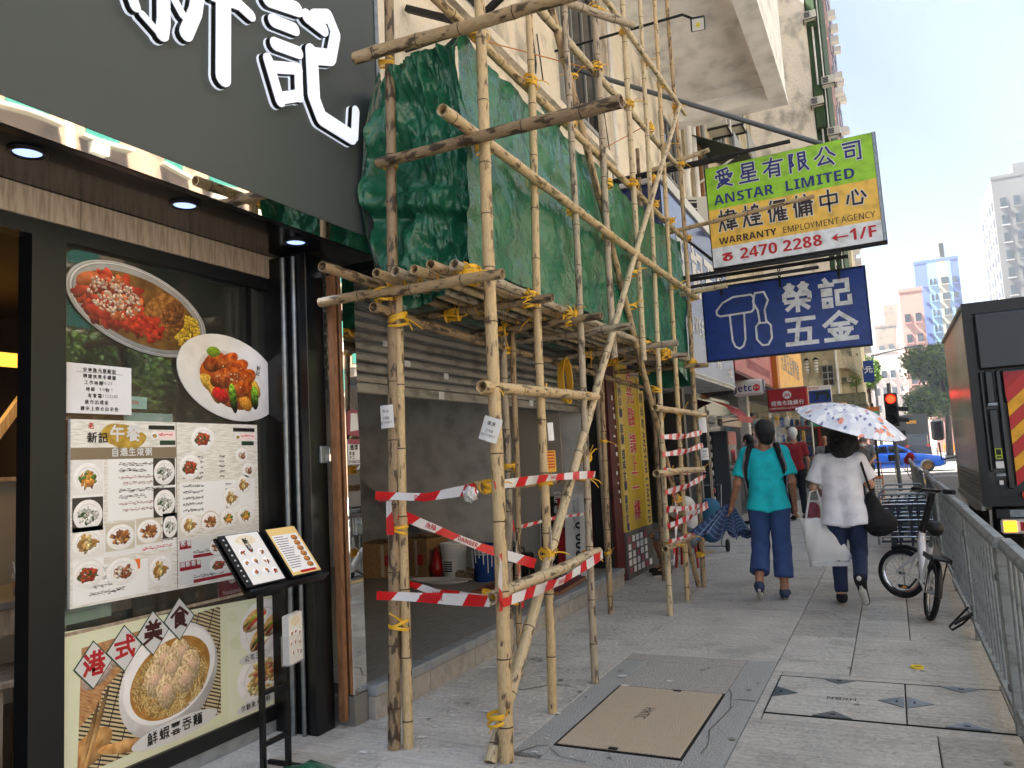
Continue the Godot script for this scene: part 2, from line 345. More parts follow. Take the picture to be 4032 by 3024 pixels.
"安": "@宀 0 0 20 20/@女 1 6 18 14", "寧": "@宀 0 0 20 20/@心 3 5 14 5/3 10 17 10 17 13 3 13 3 10/8 10 8 13/12 10 12 13/1 15 19 15/10 15 10 20 7 20", "路": "@口 0 0 9 9/5 8 5 19/5 13 9 13/2 12 2 19/0 20 10 18/13 0 10 7/12 4 18 4 10 12/13 6 20 12/@口 10 11 10 10",
"元": "4 2 16 2/0 8 20 8/7 8 6 15 0 20/13 8 13 19 20 19 20 15", "朗": "@艮 0 0 11 20/@月 11 0 9 20", "聘": "0 1 10 1/2 1 2 16/8 1 8 20/2 6 8 6/2 11 8 11/0 17 9 15/11 2 19 2 19 8 11 8 11 2/11 5 19 5/15 0 15 8/10 11 20 11/14 11 13 14 19 14 17 20 14 20",
"夜": "10 0 11 2/0 4 20 4/5 5 1 12/4 9 4 20/11 5 7 13/10 8 18 8 15 14 8 20/11 11 20 20", "更": "1 1 19 1/3 5 17 5 17 13 3 13 3 5/3 9 17 9/10 1 10 13 1 20/4 13 20 20", "手": "17 0 4 3/2 8 18 8/0 13 20 13/10 2 10 20 7 20",
"工": "2 2 18 2/10 2 10 18/0 18 20 18", "作": "@亻 0 0 8 20/11 0 7 8/10 4 20 4/13 4 13 20/13 9 19 9/13 14 19 14", "時": "@日 0 2 8 16/@土 10 0 9 8/9 11 20 11/17 8 17 20 14 20/11 14 13 16", "間": "@門 0 0 20 20/7 11 13 11 13 19 7 19 7 11/7 15 13 15",
"意": "10 0 10 2/3 2 17 2/6 3 7 5/14 3 13 5/0 6 20 6/5 8 15 8 15 13 5 13 5 8/5 10 15 10/@心 2 13 16 7", "出": "10 0 10 19/3 2 3 9 17 9 17 2/1 11 1 19 19 19 19 11", "示": "4 2 16 2/0 8 20 8/10 8 10 20 7 20/6 11 2 17/14 11 18 17",
"高": "10 0 10 3/0 3 20 3/6 5 14 5 14 8 6 8 6 5/2 11 18 11 18 20 15 20/2 11 2 20/7 13 13 13 13 17 7 17 7 13", "水": "10 0 10 20 7 19/1 6 8 6 1 16/11 6 20 17/18 3 12 8", "班": "@王 0 2 7 16/9 4 8 9/11 1 10 14 7 20/@王 13 2 7 16",
"必": "14 1 3 18/4 6 3 10/7 7 7 18 15 18 16 14/10 3 12 6/16 7 19 11", "告": "6 0 3 5/4 3 17 3/10 0 10 8/0 8 20 8/4 11 16 11 16 20 4 20 4 11",
"張": "@弓 0 0 8 20/10 1 10 11/10 1 18 1/10 4 18 4/10 7 18 7/8 11 20 11/11 11 11 19 14 17/12 12 20 20", "房": "9 0 11 2/3 3 17 3 17 7 3 7/3 3 3 12 0 20/5 10 20 10/10 10 8 16 3 20/9 13 17 13 16 19 13 20", "棕": "@木 0 0 8 20/@宀 8 0 12 14/11 7 18 7/9 11 20 11/15 11 15 20/11 14 9 18/18 14 20 17",
"老": "3 3 15 3/0 8 20 8/9 0 9 8/17 1 0 16/7 12 7 19 18 19 18 16/16 11 8 14", "常": "10 0 10 4/5 1 6 4/15 1 14 4/1 8 1 5 19 5 19 8/6 8 14 8 14 11 6 11 6 8/3 13 17 13 17 18/3 13 3 18/10 11 10 20",
"套": "0 4 20 4/10 0 1 10/10 4 19 10/6 7 14 7/6 7 6 15/6 10 14 10/6 13 14 13/1 15 19 15/8 15 5 20 16 19/14 16 17 20", "飯": "@食 0 0 9 20/19 1 11 3/11 3 11 12 9 20/11 8 18 8 16 14 10 20/12 11 20 20", "焗": "@火 0 0 8 20/10 1 19 1 19 6 10 6/10 1 10 13 8 20/10 10 20 10 19 20 17 20/12 13 16 13 16 17 12 17 12 13"}

func strokes_of(ch: String) -> Array:
	var out := []
	if not ST.has(ch): return out
	for part in ST[ch].split("/"):
		if part.begins_with("@"):
			var w: PackedStringArray = part.substr(2).strip_edges().split(" ")
			var o := Vector2(w[0].to_float(), w[1].to_float())
			var s := Vector2(w[2].to_float(), w[3].to_float()) / 20.0
			for k in strokes_of(part[1]):
				out.append(Array(k).map(func(p): return o + p * s))
		else:
			var w: PackedStringArray = part.split(" ")
			var l := []
			for j in range(0, w.size() - 1, 2): l.append(Vector2(w[j].to_float(), w[j + 1].to_float()))
			out.append(l)
	return out

# writes text as flat strokes; at: top left corner; ux: rightwards, uy: downwards (unit); size: height of a character
func cjk(mb: MB, text: String, at: Vector3, ux: Vector3, uy: Vector3, size: float, wgt := 0.09, adv := 1.12, down := false, wide := 1.0, lift := 0.0) -> MB:
	var nn := uy.cross(ux).normalized()
	var pos := at
	var depth := lift
	for ch in text:
		for l in strokes_of(ch):
			depth += 0.00004
			for j in l.size() - 1:
				var a: Vector2 = l[j] / 20.0 * size * 0.9
				var b: Vector2 = l[j + 1] / 20.0 * size * 0.9
				var d := (b - a).normalized() * wgt * size * 0.5
				a -= d; b += d
				var s := Vector2(-d.y, d.x)
				var P := []
				for p in [a + s, b + s, b - s, a - s]: P.append(pos + ux * p.x * wide + uy * p.y + nn * (depth + 0.00002 * j))
				mb.quad(P[3], P[2], P[1], P[0])
		pos += (uy if down else ux * wide) * size * adv
	return mb

func write_cjk(parent: Node, text: String, at: Vector3, n: Vector3, size: float, m: Material, o := {}) -> MeshInstance3D:
	var up: Vector3 = o.get("up", Vector3.UP)
	var b := look(n, up).rotated(n.normalized(), o.get("roll", 0.0))
	var mb := MB.new()
	cjk(mb, text, at, b.x, -b.y, size, o.get("w", 0.09), o.get("adv", 1.12), o.get("down", false), o.get("wide", 1.0), o.get("lift", 0.0))
	if mb.v.is_empty(): return null
	return put(o.get("name", "lettering"), mb, m, parent)

var shop_floor_y := 0.19

func build_light() -> void:
	var cam := Camera3D.new()
	cam.name = "camera"
	add_child(cam)
	cam.transform = Transform3D(Basis(V(0.89577, -0.05381, -0.44126), V(0.09245, 0.99349, 0.06654), V(0.43481, -0.1004, 0.89491)).orthonormalized(), V(0, 1.45, 0))
	cam.fov = 53.075
	cam.near = 0.05; cam.far = 1500.0
	cam.current = true
	var sky := ProceduralSkyMaterial.new()
	sky.sky_top_color = Color(0.285, 0.318, 0.368)
	sky.sky_horizon_color = Color(0.308, 0.326, 0.352)
	sky.sky_curve = 0.12
	sky.ground_bottom_color = Color(0.42, 0.41, 0.40)
	sky.ground_horizon_color = Color(0.33, 0.34, 0.355)
	sky.sun_angle_max = 25.0
	var e := Environment.new()
	e.background_mode = Environment.BG_SKY
	e.sky = Sky.new()
	e.sky.sky_material = sky
	e.background_energy_multiplier = 1.0
	e.tonemap_mode = Environment.TONE_MAPPER_LINEAR
	e.tonemap_exposure = 9.8
	e.sdfgi_enabled = true; e.ssao_enabled = true; e.ssil_enabled = true
	e.fog_enabled = true
	e.fog_density = 0.0012
	e.fog_light_color = Color(0.86, 0.91, 0.97)
	var we := WorldEnvironment.new()
	we.name = "world_environment"
	we.environment = e
	add_child(we)
	var sun := DirectionalLight3D.new()
	sun.name = "sun"
	sun.light_energy = 1.6
	sun.light_color = Color(1.0, 0.97, 0.93)
	sun.light_angular_distance = 1.5
	sun.shadow_enabled = true
	add_child(sun)
	sun.look_at_from_position(V(-0.62, 0.95, 0.2) * 50.0, Vector3.ZERO)

func build_materials() -> void:
	FS = SystemFont.new(); FS.font_names = PackedStringArray(["Droid Sans"])
	FB = SystemFont.new(); FB.font_names = PackedStringArray(["Droid Sans"]); FB.font_weight = 700
	FR = SystemFont.new(); FR.font_names = PackedStringArray(["Droid Serif"]); FR.font_weight = 700
	var fbm := noise_tex("fbm", 0.012, [[0.0, 0.80], [0.35, 0.92], [0.6, 0.97], [1.0, 1.0]], 512, FastNoiseLite.TYPE_SIMPLEX_SMOOTH, 6)
	var speck := noise_tex("speck", 0.09, [[0.0, 0.74], [0.3, 0.90], [0.55, 0.97], [1.0, 1.0]], 512, FastNoiseLite.TYPE_SIMPLEX, 5)
	var blot := noise_tex("blotches", 0.006, [[0.0, 0.66], [0.3, 0.84], [0.45, 0.95], [1.0, 1.0]], 512, FastNoiseLite.TYPE_SIMPLEX, 7)
	var rough_n := noise_tex("rough_normal", 0.06, [], 512, FastNoiseLite.TYPE_SIMPLEX, 5, true, 6.0)
	var wave_n := noise_tex("wave_normal", 0.008, [], 512, FastNoiseLite.TYPE_SIMPLEX_SMOOTH, 3, true, 3.0)
	var wood := noise_tex("wood_grain", 0.02, [[0.0, Color(0.78, 0.75, 0.72)], [0.4, Color(0.90, 0.89, 0.87)], [0.6, Color(0.97, 0.96, 0.95)], [1.0, Color(1, 1, 1)]], 512, FastNoiseLite.TYPE_SIMPLEX, 5)
	# setting
	# brushed concrete: long broom lines, broad stains, fine pits
	var pi := pic(640, 640, Color.WHITE)
	var f1 := FastNoiseLite.new(); f1.frequency = 0.006; f1.fractal_octaves = 5; f1.seed = 3
	var a1 := f1.get_seamless_image(640, 640); f1.frequency = 0.05; var a2 := f1.get_seamless_image(640, 640)
	f1.frequency = 0.11; f1.seed = 9; var a3 := f1.get_seamless_image(640, 640)
	for y in 640:
		for x in 640:
			var st: float = a1.get_pixel(x, y).r
			var br: float = a2.get_pixel((x / 9 + y * 3) % 640, (y * 2) % 640).r
			var c := 0.93 + 0.12 * (st - 0.5) + 0.20 * (br - 0.5) + 0.12 * (a3.get_pixel(x, y).r - 0.5)
			if st < 0.30: c -= 0.04
			pi.set_pixel(x, y, Color(c, c, c * 0.995))
	var paving := ImageTexture.create_from_image(pi)
	for k in 5:
		var d: float = [0.0, -0.035, 0.03, -0.06, 0.015][k]
		mat("pavement_%d" % k, Color(0.75 + d, 0.735 + d, 0.71 + d), 0.93, 0, {"tex": paving, "scale": [0.42, 0.31, 0.5, 0.36, 0.46][k], "nrm": rough_n, "ns": 0.3})
	mat("joint", Color(0.24, 0.235, 0.22), 1.0)
	mat("patch", Color(0.69, 0.67, 0.64), 0.95, 0, {"tex": speck, "scale": 1.3, "nrm": rough_n, "ns": 0.7})
	mat("patch_dark", Color(0.68, 0.68, 0.665), 0.95, 0, {"tex": speck, "scale": 1.7, "nrm": rough_n, "ns": 0.9})
	mat("crack", Color(0.40, 0.39, 0.36), 1.0)
	mat("asphalt", Color(0.42, 0.415, 0.41), 0.95, 0, {"tex": speck, "scale": 1.0, "nrm": rough_n, "ns": 0.8})
	mat("granite", Color(0.52, 0.51, 0.49), 0.85, 0, {"tex": speck, "scale": 1.6})
	mat("yellow_line", Color(0.80, 0.66, 0.25), 0.85, 0, {"tex": blot, "scale": 0.8})
	mat("white_line", Color(0.82, 0.82, 0.80), 0.85, 0, {"tex": blot, "scale": 0.8})
	mat("cover_iron", Color(0.76, 0.69, 0.60), 0.9, 0, {"tex": speck, "scale": 2.4, "nrm": rough_n, "ns": 0.6})
	mat("steel", Color(0.55, 0.58, 0.60), 0.38, 0.85, {"tex": fbm, "scale": 2.0})
	mat("galvanised", Color(0.60, 0.625, 0.63), 0.65, 0.2, {"tex": blot, "scale": V(1.2, 3.0, 1.2), "nrm": rough_n, "ns": 0.25})
	mat("dark_steel", Color(0.16, 0.155, 0.15), 0.6, 0.4, {"tex": blot, "scale": 2.0})
	mat("black_metal", Color(0.045, 0.045, 0.05), 0.32, 0.3, {"coat": 0.2})
	mat("black_paint", Color(0.05, 0.05, 0.055), 0.42)
	mat("black_plastic", Color(0.06, 0.06, 0.065), 0.5)
	mat("rubber", Color(0.05, 0.05, 0.05), 0.85)
	mat("chrome", Color(0.86, 0.87, 0.88), 0.12, 1.0)
	mat("mirror", Color(0.93, 0.92, 0.90), 0.02, 1.0)
	mat("glass", Color(0.5, 0.56, 0.54), 0.02, 0, {"alpha": 0.05})
	mat("glass_dark", Color(0.05, 0.07, 0.08), 0.06, 0, {"spec": 0.7})
	mat("grey_panel", Color(0.30, 0.325, 0.325), 0.42, 0.0, {"spec": 0.35})
	mat("sign_white", Color(0.93, 0.95, 1.0), 0.4, 0, {"emit": Color(0.90, 0.94, 1.0), "ee": 0.055})
	mat("downlight_glass", Color(0.8, 0.85, 1.0), 0.3, 0, {"emit": Color(0.62, 0.72, 1.0), "ee": 0.2})
	for k in 3:
		var d: float = [0.0, -0.03, 0.025][k]
		mat("wood_panel_%d" % k, Color(0.73 + d, 0.67 + d, 0.60 + d), 0.55, 0, {"tex": wood, "scale": V(1.2, 0.35, 3.2), "world": true})
	mat("white", Color(0.84, 0.84, 0.83), 0.6)
	mat("paper", Color(0.87, 0.87, 0.87), 0.7)
	mat("ink", Color(0.05, 0.05, 0.05), 0.6)
	mat("red_ink", Color(0.70, 0.10, 0.12), 0.6)
	mat("grey_ink", Color(0.45, 0.45, 0.45), 0.6)
	mat("plaster_beige", Color(0.92, 0.88, 0.815), 0.9, 0, {"tex": blot, "scale": V(0.35, 0.22, 0.35), "nrm": rough_n, "ns": 0.4})
	mat("plaster_cream", Color(0.86, 0.82, 0.70), 0.9, 0, {"tex": blot, "scale": V(0.3, 0.16, 0.3), "nrm": rough_n, "ns": 0.4})
	mat("plaster_white", Color(0.94, 0.93, 0.92), 0.85, 0, {"tex": fbm, "scale": 0.3})
	mat("wall_grey", Color(0.84, 0.84, 0.83), 0.85, 0, {"tex": fbm, "scale": 0.5})
	mat("wall_stain", Color(0.74, 0.69, 0.58), 0.9, 0, {"tex": blot, "scale": V(0.6, 0.3, 0.6)})
	mat("shutter", Color(0.70, 0.68, 0.64), 0.5, 0.35, {"tex": blot, "scale": V(0.8, 2.0, 0.8)})
	mat("tile", Color(0.66, 0.64, 0.61), 0.45, 0, {"tex": fbm, "scale": 1.4})
	mat("step_edge", Color(0.58, 0.60, 0.62), 0.4, 0, {"tex": fbm, "scale": 1.2})
	mat("vinyl_floor", Color(0.52, 0.52, 0.515), 0.42, 0, {"tex": wood, "scale": V(3.4, 1.0, 0.4)})
	mat("cardboard", Color(0.60, 0.46, 0.30), 0.85, 0, {"tex": fbm, "scale": 3.0})
	mat("wood_raw", Color(0.58, 0.40, 0.26), 0.7, 0, {"tex": wood, "scale": V(3, 0.8, 3)})
	mat("tie", Color(0.93, 0.72, 0.16), 0.45, 0, {"back": Color(0.2, 0.15, 0.02)})
	mat("tie_orange", Color(0.86, 0.52, 0.14), 0.5)
	mat("tape_white", Color(0.86, 0.85, 0.85), 0.4, 0, {"back": Color(0.3, 0.3, 0.3), "two": true})
	mat("tape_red", Color(0.80, 0.09, 0.10), 0.4, 0, {"back": Color(0.3, 0.03, 0.03), "two": true})
	mat("red_enamel", Color(0.66, 0.08, 0.10), 0.45, 0, {"tex": fbm, "scale": 0.8})
	mat("red_dark", Color(0.36, 0.10, 0.09), 0.65, 0, {"tex": blot, "scale": 1.0})
	mat("yellow_gold", Color(0.80, 0.68, 0.16), 0.5, 0, {"tex": noise_tex("damask", 0.05, [[0.0, 0.78], [0.48, 0.80], [0.53, 1.0], [1.0, 1.0]], 256, FastNoiseLite.TYPE_SIMPLEX_SMOOTH, 2), "scale": 3.5})
	mat("yellow_paint", Color(0.93, 0.68, 0.10), 0.5, 0, {"tex": fbm, "scale": 0.7})
	mat("blue_fascia", Color(0.14, 0.20, 0.40), 0.25, 0, {"coat": 0.5})
	mat("navy", Color(0.10, 0.23, 0.54), 0.4, 0, {"tex": fbm, "nrm": wave_n, "ns": 0.5, "scale": 1.0})
	mat("green_vinyl", Color(0.58, 0.80, 0.14), 0.42, 0, {"tex": fbm, "nrm": wave_n, "ns": 0.4, "scale": 1.0})
	mat("amber_vinyl", Color(0.93, 0.75, 0.30), 0.42, 0, {"tex": fbm, "nrm": wave_n, "ns": 0.4, "scale": 1.0})
	mat("white_vinyl", Color(0.88, 0.90, 0.92), 0.42, 0, {"tex": fbm, "nrm": wave_n, "ns": 0.4, "scale": 1.0})
	mat("green_paint", Color(0.20, 0.30, 0.16), 0.8, 0, {"tex": blot, "scale": V(0.4, 0.2, 0.4)})
	mat("green_awning", Color(0.20, 0.55, 0.42), 0.7, 0, {"two": true})
	mat("dark_green", Color(0.05, 0.16, 0.12), 0.7)
	mat("skin", Color(0.76, 0.58, 0.47), 0.6, 0, {"tex": fbm, "scale": 4.0})
	mat("skin_tan", Color(0.64, 0.45, 0.34), 0.6, 0, {"tex": fbm, "scale": 4.0})
	mat("hair", Color(0.035, 0.028, 0.025), 0.5, 0, {"nrm": noise_tex("hair_normal", 0.12, [], 256, FastNoiseLite.TYPE_SIMPLEX, 3, true, 8.0), "ns": 1.0, "scale": V(5, 1.2, 5)})
	mat("hair_grey", Color(0.30, 0.29, 0.28), 0.6)
	mat("mask_white", Color(0.85, 0.85, 0.85), 0.8)
	var cloth_n := noise_tex("cloth_normal", 0.03, [], 512, FastNoiseLite.TYPE_SIMPLEX_SMOOTH, 4, true, 5.0)
	for c in [["teal", Color(0.03, 0.74, 0.78)], ["white_cotton", Color(0.92, 0.92, 0.95)], ["black_cotton", Color(0.035, 0.035, 0.045)], ["dark_blue_cotton", Color(0.04, 0.06, 0.12)], ["grey_cotton", Color(0.42, 0.43, 0.44)], ["denim_blue", Color(0.20, 0.30, 0.50)], ["denim_navy", Color(0.12, 0.18, 0.31)], ["khaki", Color(0.52, 0.47, 0.38)], ["canvas_white", Color(0.83, 0.83, 0.83)], ["red_cloth", Color(0.55, 0.08, 0.12)], ["pink_cloth", Color(0.62, 0.33, 0.38)], ["light_blue_cloth", Color(0.48, 0.62, 0.70)]]:
		mat(c[0], c[1], 0.85, 0, {"nrm": cloth_n, "ns": 0.22, "scale": 1.6, "tex": noise_tex("cloth_tint", 0.02, [[0.0, 0.86], [0.5, 0.96], [1.0, 1.0]], 256), "world": false})
	mat("sole", Color(0.80, 0.79, 0.76), 0.7)
	mat("shoe_blue", Color(0.16, 0.22, 0.33), 0.7)
	mat("leaf_0", Color(0.33, 0.44, 0.19), 0.6, 0, {"back": Color(0.25, 0.36, 0.08), "two": true})
	mat("leaf_1", Color(0.40, 0.52, 0.24), 0.6, 0, {"back": Color(0.25, 0.36, 0.08), "two": true})
	mat("leaf_2", Color(0.24, 0.35, 0.15), 0.6, 0, {"back": Color(0.06, 0.1, 0.02), "two": true})
	mat("bark", Color(0.27, 0.22, 0.17), 0.95, 0, {"tex": speck, "scale": 2.0})

# ---------------------------------------------------------------- ground
func build_ground() -> void:
	var g := struct("ground", MB.new().quad_up(-700, 700, -1300, 120, -0.16), mat("far_ground", Color(0.42, 0.41, 0.39), 0.95))
	struct("road", MB.new().quad_up(0.66, 13.0, -400, 40, -0.12), M.asphalt)
	struct("side_street", MB.new().quad_up(-60, 0.659, -56, -38.5, -0.12), M.asphalt)
	# kerb stones
	var kerb := thing("kerb", "grey granite kerb along the pavement edge beside the road", "kerb")
	kerb.set_meta("kind", "structure")
	var z := 6.0
	while z > -38.0:
		var o := put("kerb_stone", MB.new().cbox(V(0.605, -0.08, z - 0.45), V(0.11, 0.155, 0.888), 0.008), M.granite, kerb)
		z -= 0.9
	# painted lines on the road
	for q in [[0.95, 1.05, 40, -37.5, "yellow"], [1.15, 1.25, 40, -37.5, "yellow"]]:
		struct("road_marking", MB.new().quad_up(q[0], q[1], q[3], q[2], -0.116), M.yellow_line)
	struct("road_marking", MB.new().quad_up(0.9, 6.4, -37.4, -37.0, -0.116), M.white_line)
	for k in 7:
		struct("road_marking", MB.new().quad_up(6.5, 6.62, -3 - 5.5 * k, -1 - 5.5 * k, -0.116), M.white_line)
	for k in 9: # yellow box at the crossing
		var a := MB.new()
		var x0 := 0.5 + k * 1.4
		a.quad(V(x0 + 0.12, -0.116, -52), V(x0 + 5.12, -0.116, -40), V(x0 + 5.0, -0.116, -40), V(x0, -0.116, -52))
		struct("road_marking", a, M.yellow_line)
	# pavement: bays of brushed concrete with open joints over a dark bed
	var pv := Node3D.new()
	pv.name = "pavement"; pv.set_meta("kind", "structure"); pv.set_meta("label", "brushed grey concrete pavement of large bays with dark joints")
	add_child(pv)
	put("bed", MB.new().quad_up(-3.6, 0.55, -38, 8, -0.035), M.joint, pv)
	var bays := [ # x0 x1 z0(near) z1(far) material
		[-3.6, -2.0, 8.0, -1.2, 0], [-2.0, -0.83, 8.0, -1.2, 4], [-0.83, 0.55, 8.0, -0.5, 2],
		[-3.6, -1.85, -1.2, -3.6, 2], [-1.85, -0.83, -1.2, -3.55, 3], [-0.83, 0.07, -0.5, -4.42, 0], [0.07, 0.55, -0.5, -4.42, 3],
		[-3.6, -1.86, -3.6, -5.42, 2], [-0.83, -0.77, -4.42, -5.38, 0], [0.43, 0.55, -4.42, -5.38, 3], [-0.77, 0.43, -5.28, -5.38, 0], [-0.77, 0.43, -4.42, -4.53, 0],
		[-3.6, -1.86, -5.42, -7.55, 2], [-1.86, -0.83, -5.60, -7.35, 4], [-0.83, -0.37, -5.38, -6.42, 2], [-0.37, 0.55, -5.38, -6.42, 0],
		[-0.83, -0.37, -6.42, -8.9, 3], [-0.37, -0.01, -6.42, -7.05, 4], [-0.01, 0.55, -6.42, -7.0, 0], [-0.37, -0.01, -7.05, -9.6, 0], [-0.01, 0.55, -7.0, -9.6, 3],
		[-3.6, -0.83, -7.55, -10.6, 1]]
	bays.append([-1.86, -0.83, -7.35, -7.55, 1])
	var zz := -10.6
	var k2 := 0
	while zz > -37.5:
		var dz: float = [2.6, 3.1, 2.2, 2.9][k2 % 4]
		bays.append([-3.6, -0.83, zz, maxf(zz - dz, -38.0), [4, 0, 1, 3][k2 % 4]])
		bays.append([-0.83, -0.01, zz + (1.0 if k2 == 0 else 0.0), maxf(zz - dz, -38.0), [0, 3, 2, 1][k2 % 4]])
		bays.append([-0.01, 0.55, zz + (1.0 if k2 == 0 else 0.0), maxf(zz - dz, -38.0), [2, 4, 0, 3][k2 % 4]])
		zz -= dz; k2 += 1
	bays.append([-0.83, -0.37, -8.9, -9.6, 0])
	var gap := 0.006
	for b in bays:
		var y: float = rr(-0.0015, 0.0015)
		put("paving_slab", MB.new().cbox(V((b[0] + b[1]) / 2, y - 0.03, (b[2] + b[3]) / 2), V(b[1] - b[0] - gap, 0.06, b[2] - b[3] - gap), 0.004), M["pavement_%d" % b[4]], pv)
	# the mended surround of the cover beside the scaffold
	for b in [[-1.86, -1.69, -3.6, -5.42, "patch_dark"], [-1.69, -1.03, -4.80, -5.42, "patch"], [-1.69, -1.03, -3.55, -3.735, "patch_dark"], [-1.03, -0.83, -3.55, -5.6, "patch_dark"], [-1.86, -1.03, -5.42, -5.6, "patch"]]:
		put("paving_patch", MB.new().cbox(V((b[0] + b[1]) / 2, -0.031, (b[2] + b[3]) / 2), V(b[1] - b[0] - 0.003, 0.06, b[2] - b[3] - 0.003), 0.003), M[b[4]], pv)
	# cracks
	for c in [[V(-1.03, 0, -4.92), V(-0.99, 0, -4.80), V(-0.98, 0, -4.71), V(-0.95, 0, -4.55), V(-0.965, 0, -4.39), V(-0.99, 0, -4.17), V(-0.955, 0, -3.98), V(-0.96, 0, -3.83)], [V(-0.98, 0, -4.71), V(-0.91, 0, -4.72), V(-0.84, 0, -4.71)], [V(-1.84, 0, -3.56), V(-1.76, 0, -3.70), V(-1.70, 0, -3.72)], [V(-1.70, 0, -3.70), V(-1.6, 0, -3.60), V(-1.45, 0, -3.57)], [V(-2.45, 0, -4.6), V(-2.25, 0, -4.55), V(-2.1, 0, -4.72), V(-1.98, 0, -4.70)]]:
		var mb := MB.new()
		for j in c.size() - 1:
			var d: Vector3 = (c[j + 1] - c[j]).normalized()
			var w := d.cross(Vector3.UP) * rr(0.0015, 0.005)
			var w2 := d.cross(Vector3.UP) * rr(0.0015, 0.005)
			var u := V(0, 0.0022 + 0.0002 * j, 0)
			mb.quad(c[j] - w + u, c[j + 1] - w2 + u, c[j + 1] + w2 + u, c[j] + w + u)
		put("crack", mb, M.crack, pv)
	# spilt white paint and chips by the step
	var sp := MB.new()
	for k in 130:
		var p := V(-2.75 + absf(rng.randfn(0, 0.45)), 0.003 + 0.00002 * k, rr(-3.2, -8.6))
		var r := absf(rng.randfn(0.004, 0.009)) + 0.003
		var pts := []
		for s in 7: pts.append(p + V(cos(s * TAU / 7) * r * rr(0.5, 1.4) * 1.5, 0, sin(s * TAU / 7) * r * rr(0.5, 1.2)))
		for s in 7: sp.tri(p, pts[(s + 1) % 7], pts[s])
	var spo := put("paint_spots", sp, M.white, pv)
	spo.set_meta("kind", "stuff")
	# chewing gum spots
	var gum := MB.new()
	for k in 60:
		var p := V(rr(-2.6, 0.4), 0.0032 + 0.00002 * k, rr(-2.6, -11))
		var r := rr(0.008, 0.02)
		for s in 8: gum.tri(p, p + V(cos((s + 1) * TAU / 8), 0, sin((s + 1) * TAU / 8)) * r, p + V(cos(s * TAU / 8), 0, sin(s * TAU / 8)) * r)
	put("gum_spots", gum, mat("gum", Color(0.50, 0.49, 0.46), 0.8), pv).set_meta("kind", "stuff")
	# the pavement across the road and behind
	struct("far_pavement", MB.new().boxr(13.0, 40, -0.3, 0.0, -400, 40), M.pavement_1)
	struct("far_pavement", MB.new().boxr(-60, 0.6, -0.3, 0.0, -400, -56), M.pavement_4)
	build_covers()

func build_covers() -> void:
	var up := V(0, 1, 0)
	var t := thing("manhole_cover", "square tan cover plate marked with four letters beside the scaffold", "manhole cover", V(-1.36, 0, -4.27))
	put("plate", MB.new().cbox(V(0, -0.019, 0), V(0.635, 0.05, 1.035), 0.003), M.cover_iron, t)
	put("frame", MB.new().boxr(-0.33, -0.319, -0.05, 0.003, -0.53, 0.53).boxr(0.319, 0.33, -0.05, 0.003, -0.53, 0.53).boxr(-0.319, 0.319, -0.05, 0.003, -0.53, -0.519).boxr(-0.319, 0.319, -0.05, 0.003, 0.519, 0.53), M.dark_steel, t)
	for s in [[0.05, -0.50], [-0.02, 0.505]]: put("keyhole", MB.new().cbox(V(s[0], 0.006, s[1]), V(0.05, 0.008, 0.025), 0.003), M.dark_steel, t)
	latin(t, "HKTC", V(-0.02, 0.0075, -0.05), up, 0.06, M.ink, {"up": V(1, 0, 0.05), "font": FS})
	var u := thing("manhole_cover", "wide concrete cover in two slabs with steel triangles at the edges", "manhole cover", V(-0.17, 0, -4.905))
	put("slab", MB.new().cbox(V(-0.245, -0.028, 0), V(0.70, 0.06, 0.73), 0.003), M.pavement_2, u)
	put("slab", MB.new().cbox(V(0.355, -0.028, 0), V(0.485, 0.06, 0.73), 0.003), M.pavement_0, u)
	put("frame", MB.new().boxr(-0.60, -0.597, -0.03, 0.004, -0.37, 0.37).boxr(-0.597, 0.597, -0.03, 0.004, -0.37, -0.367).boxr(-0.597, 0.597, -0.03, 0.004, 0.367, 0.37), M.dark_steel, u)
	for q in [[-0.25, -0.36, 0.0], [-0.25, 0.36, PI], [-0.59, -0.02, PI / 2], [0.10, 0.0, -PI / 2], [0.117, 0.0, PI / 2], [0.40, -0.36, 0.0], [0.38, 0.36, PI]]:
		var tr := put("corner_plate", MB.new().prism(PackedVector2Array([V2(-0.10, 0), V2(0.10, 0), V2(0, -0.13 if absf(q[2]) > 0.1 and absf(q[2]) < 2 else -0.10)]), 0.004, Transform3D(Basis(V(1, 0, 0), V(0, 0, -1), V(0, 1, 0)), V(0, 0.001, 0))), M.steel, u)
		tr.position = V(q[0], 0.0015, q[1]); tr.rotation.y = q[2]
		put("keyhole", MB.new().boxr(-0.014, 0.014, 0.005, 0.0065, 0.03, 0.042), M.ink, tr)
	latin(u, "HKBN", V(-0.22, 0.0035, 0.02), up, 0.045, M.ink, {"up": V(0, 0, 1), "font": FS})
	# a yellow ring lost on the pavement
	var ring := MB.new()
	var c := V(0.015, 0.007, -5.66)
	var pts := []
	for s in 25: pts.append(V(cos(s * TAU / 24) * 0.034, 0, sin(s * TAU / 24) * 0.034))
	ring.tube(pts, 0.0075, 6, false)
	var ro := put("plastic_ring", ring, mat("yellow_plastic", Color(0.90, 0.78, 0.10), 0.4))
	ro.position = c
	tag(ro, "small yellow plastic ring lying on the pavement", "ring")

func V2(x, y) -> Vector2: return Vector2(x, y)

# ---------------------------------------------------------------- printed pictures (flat print on posters and menus)
var PN := FastNoiseLite.new()

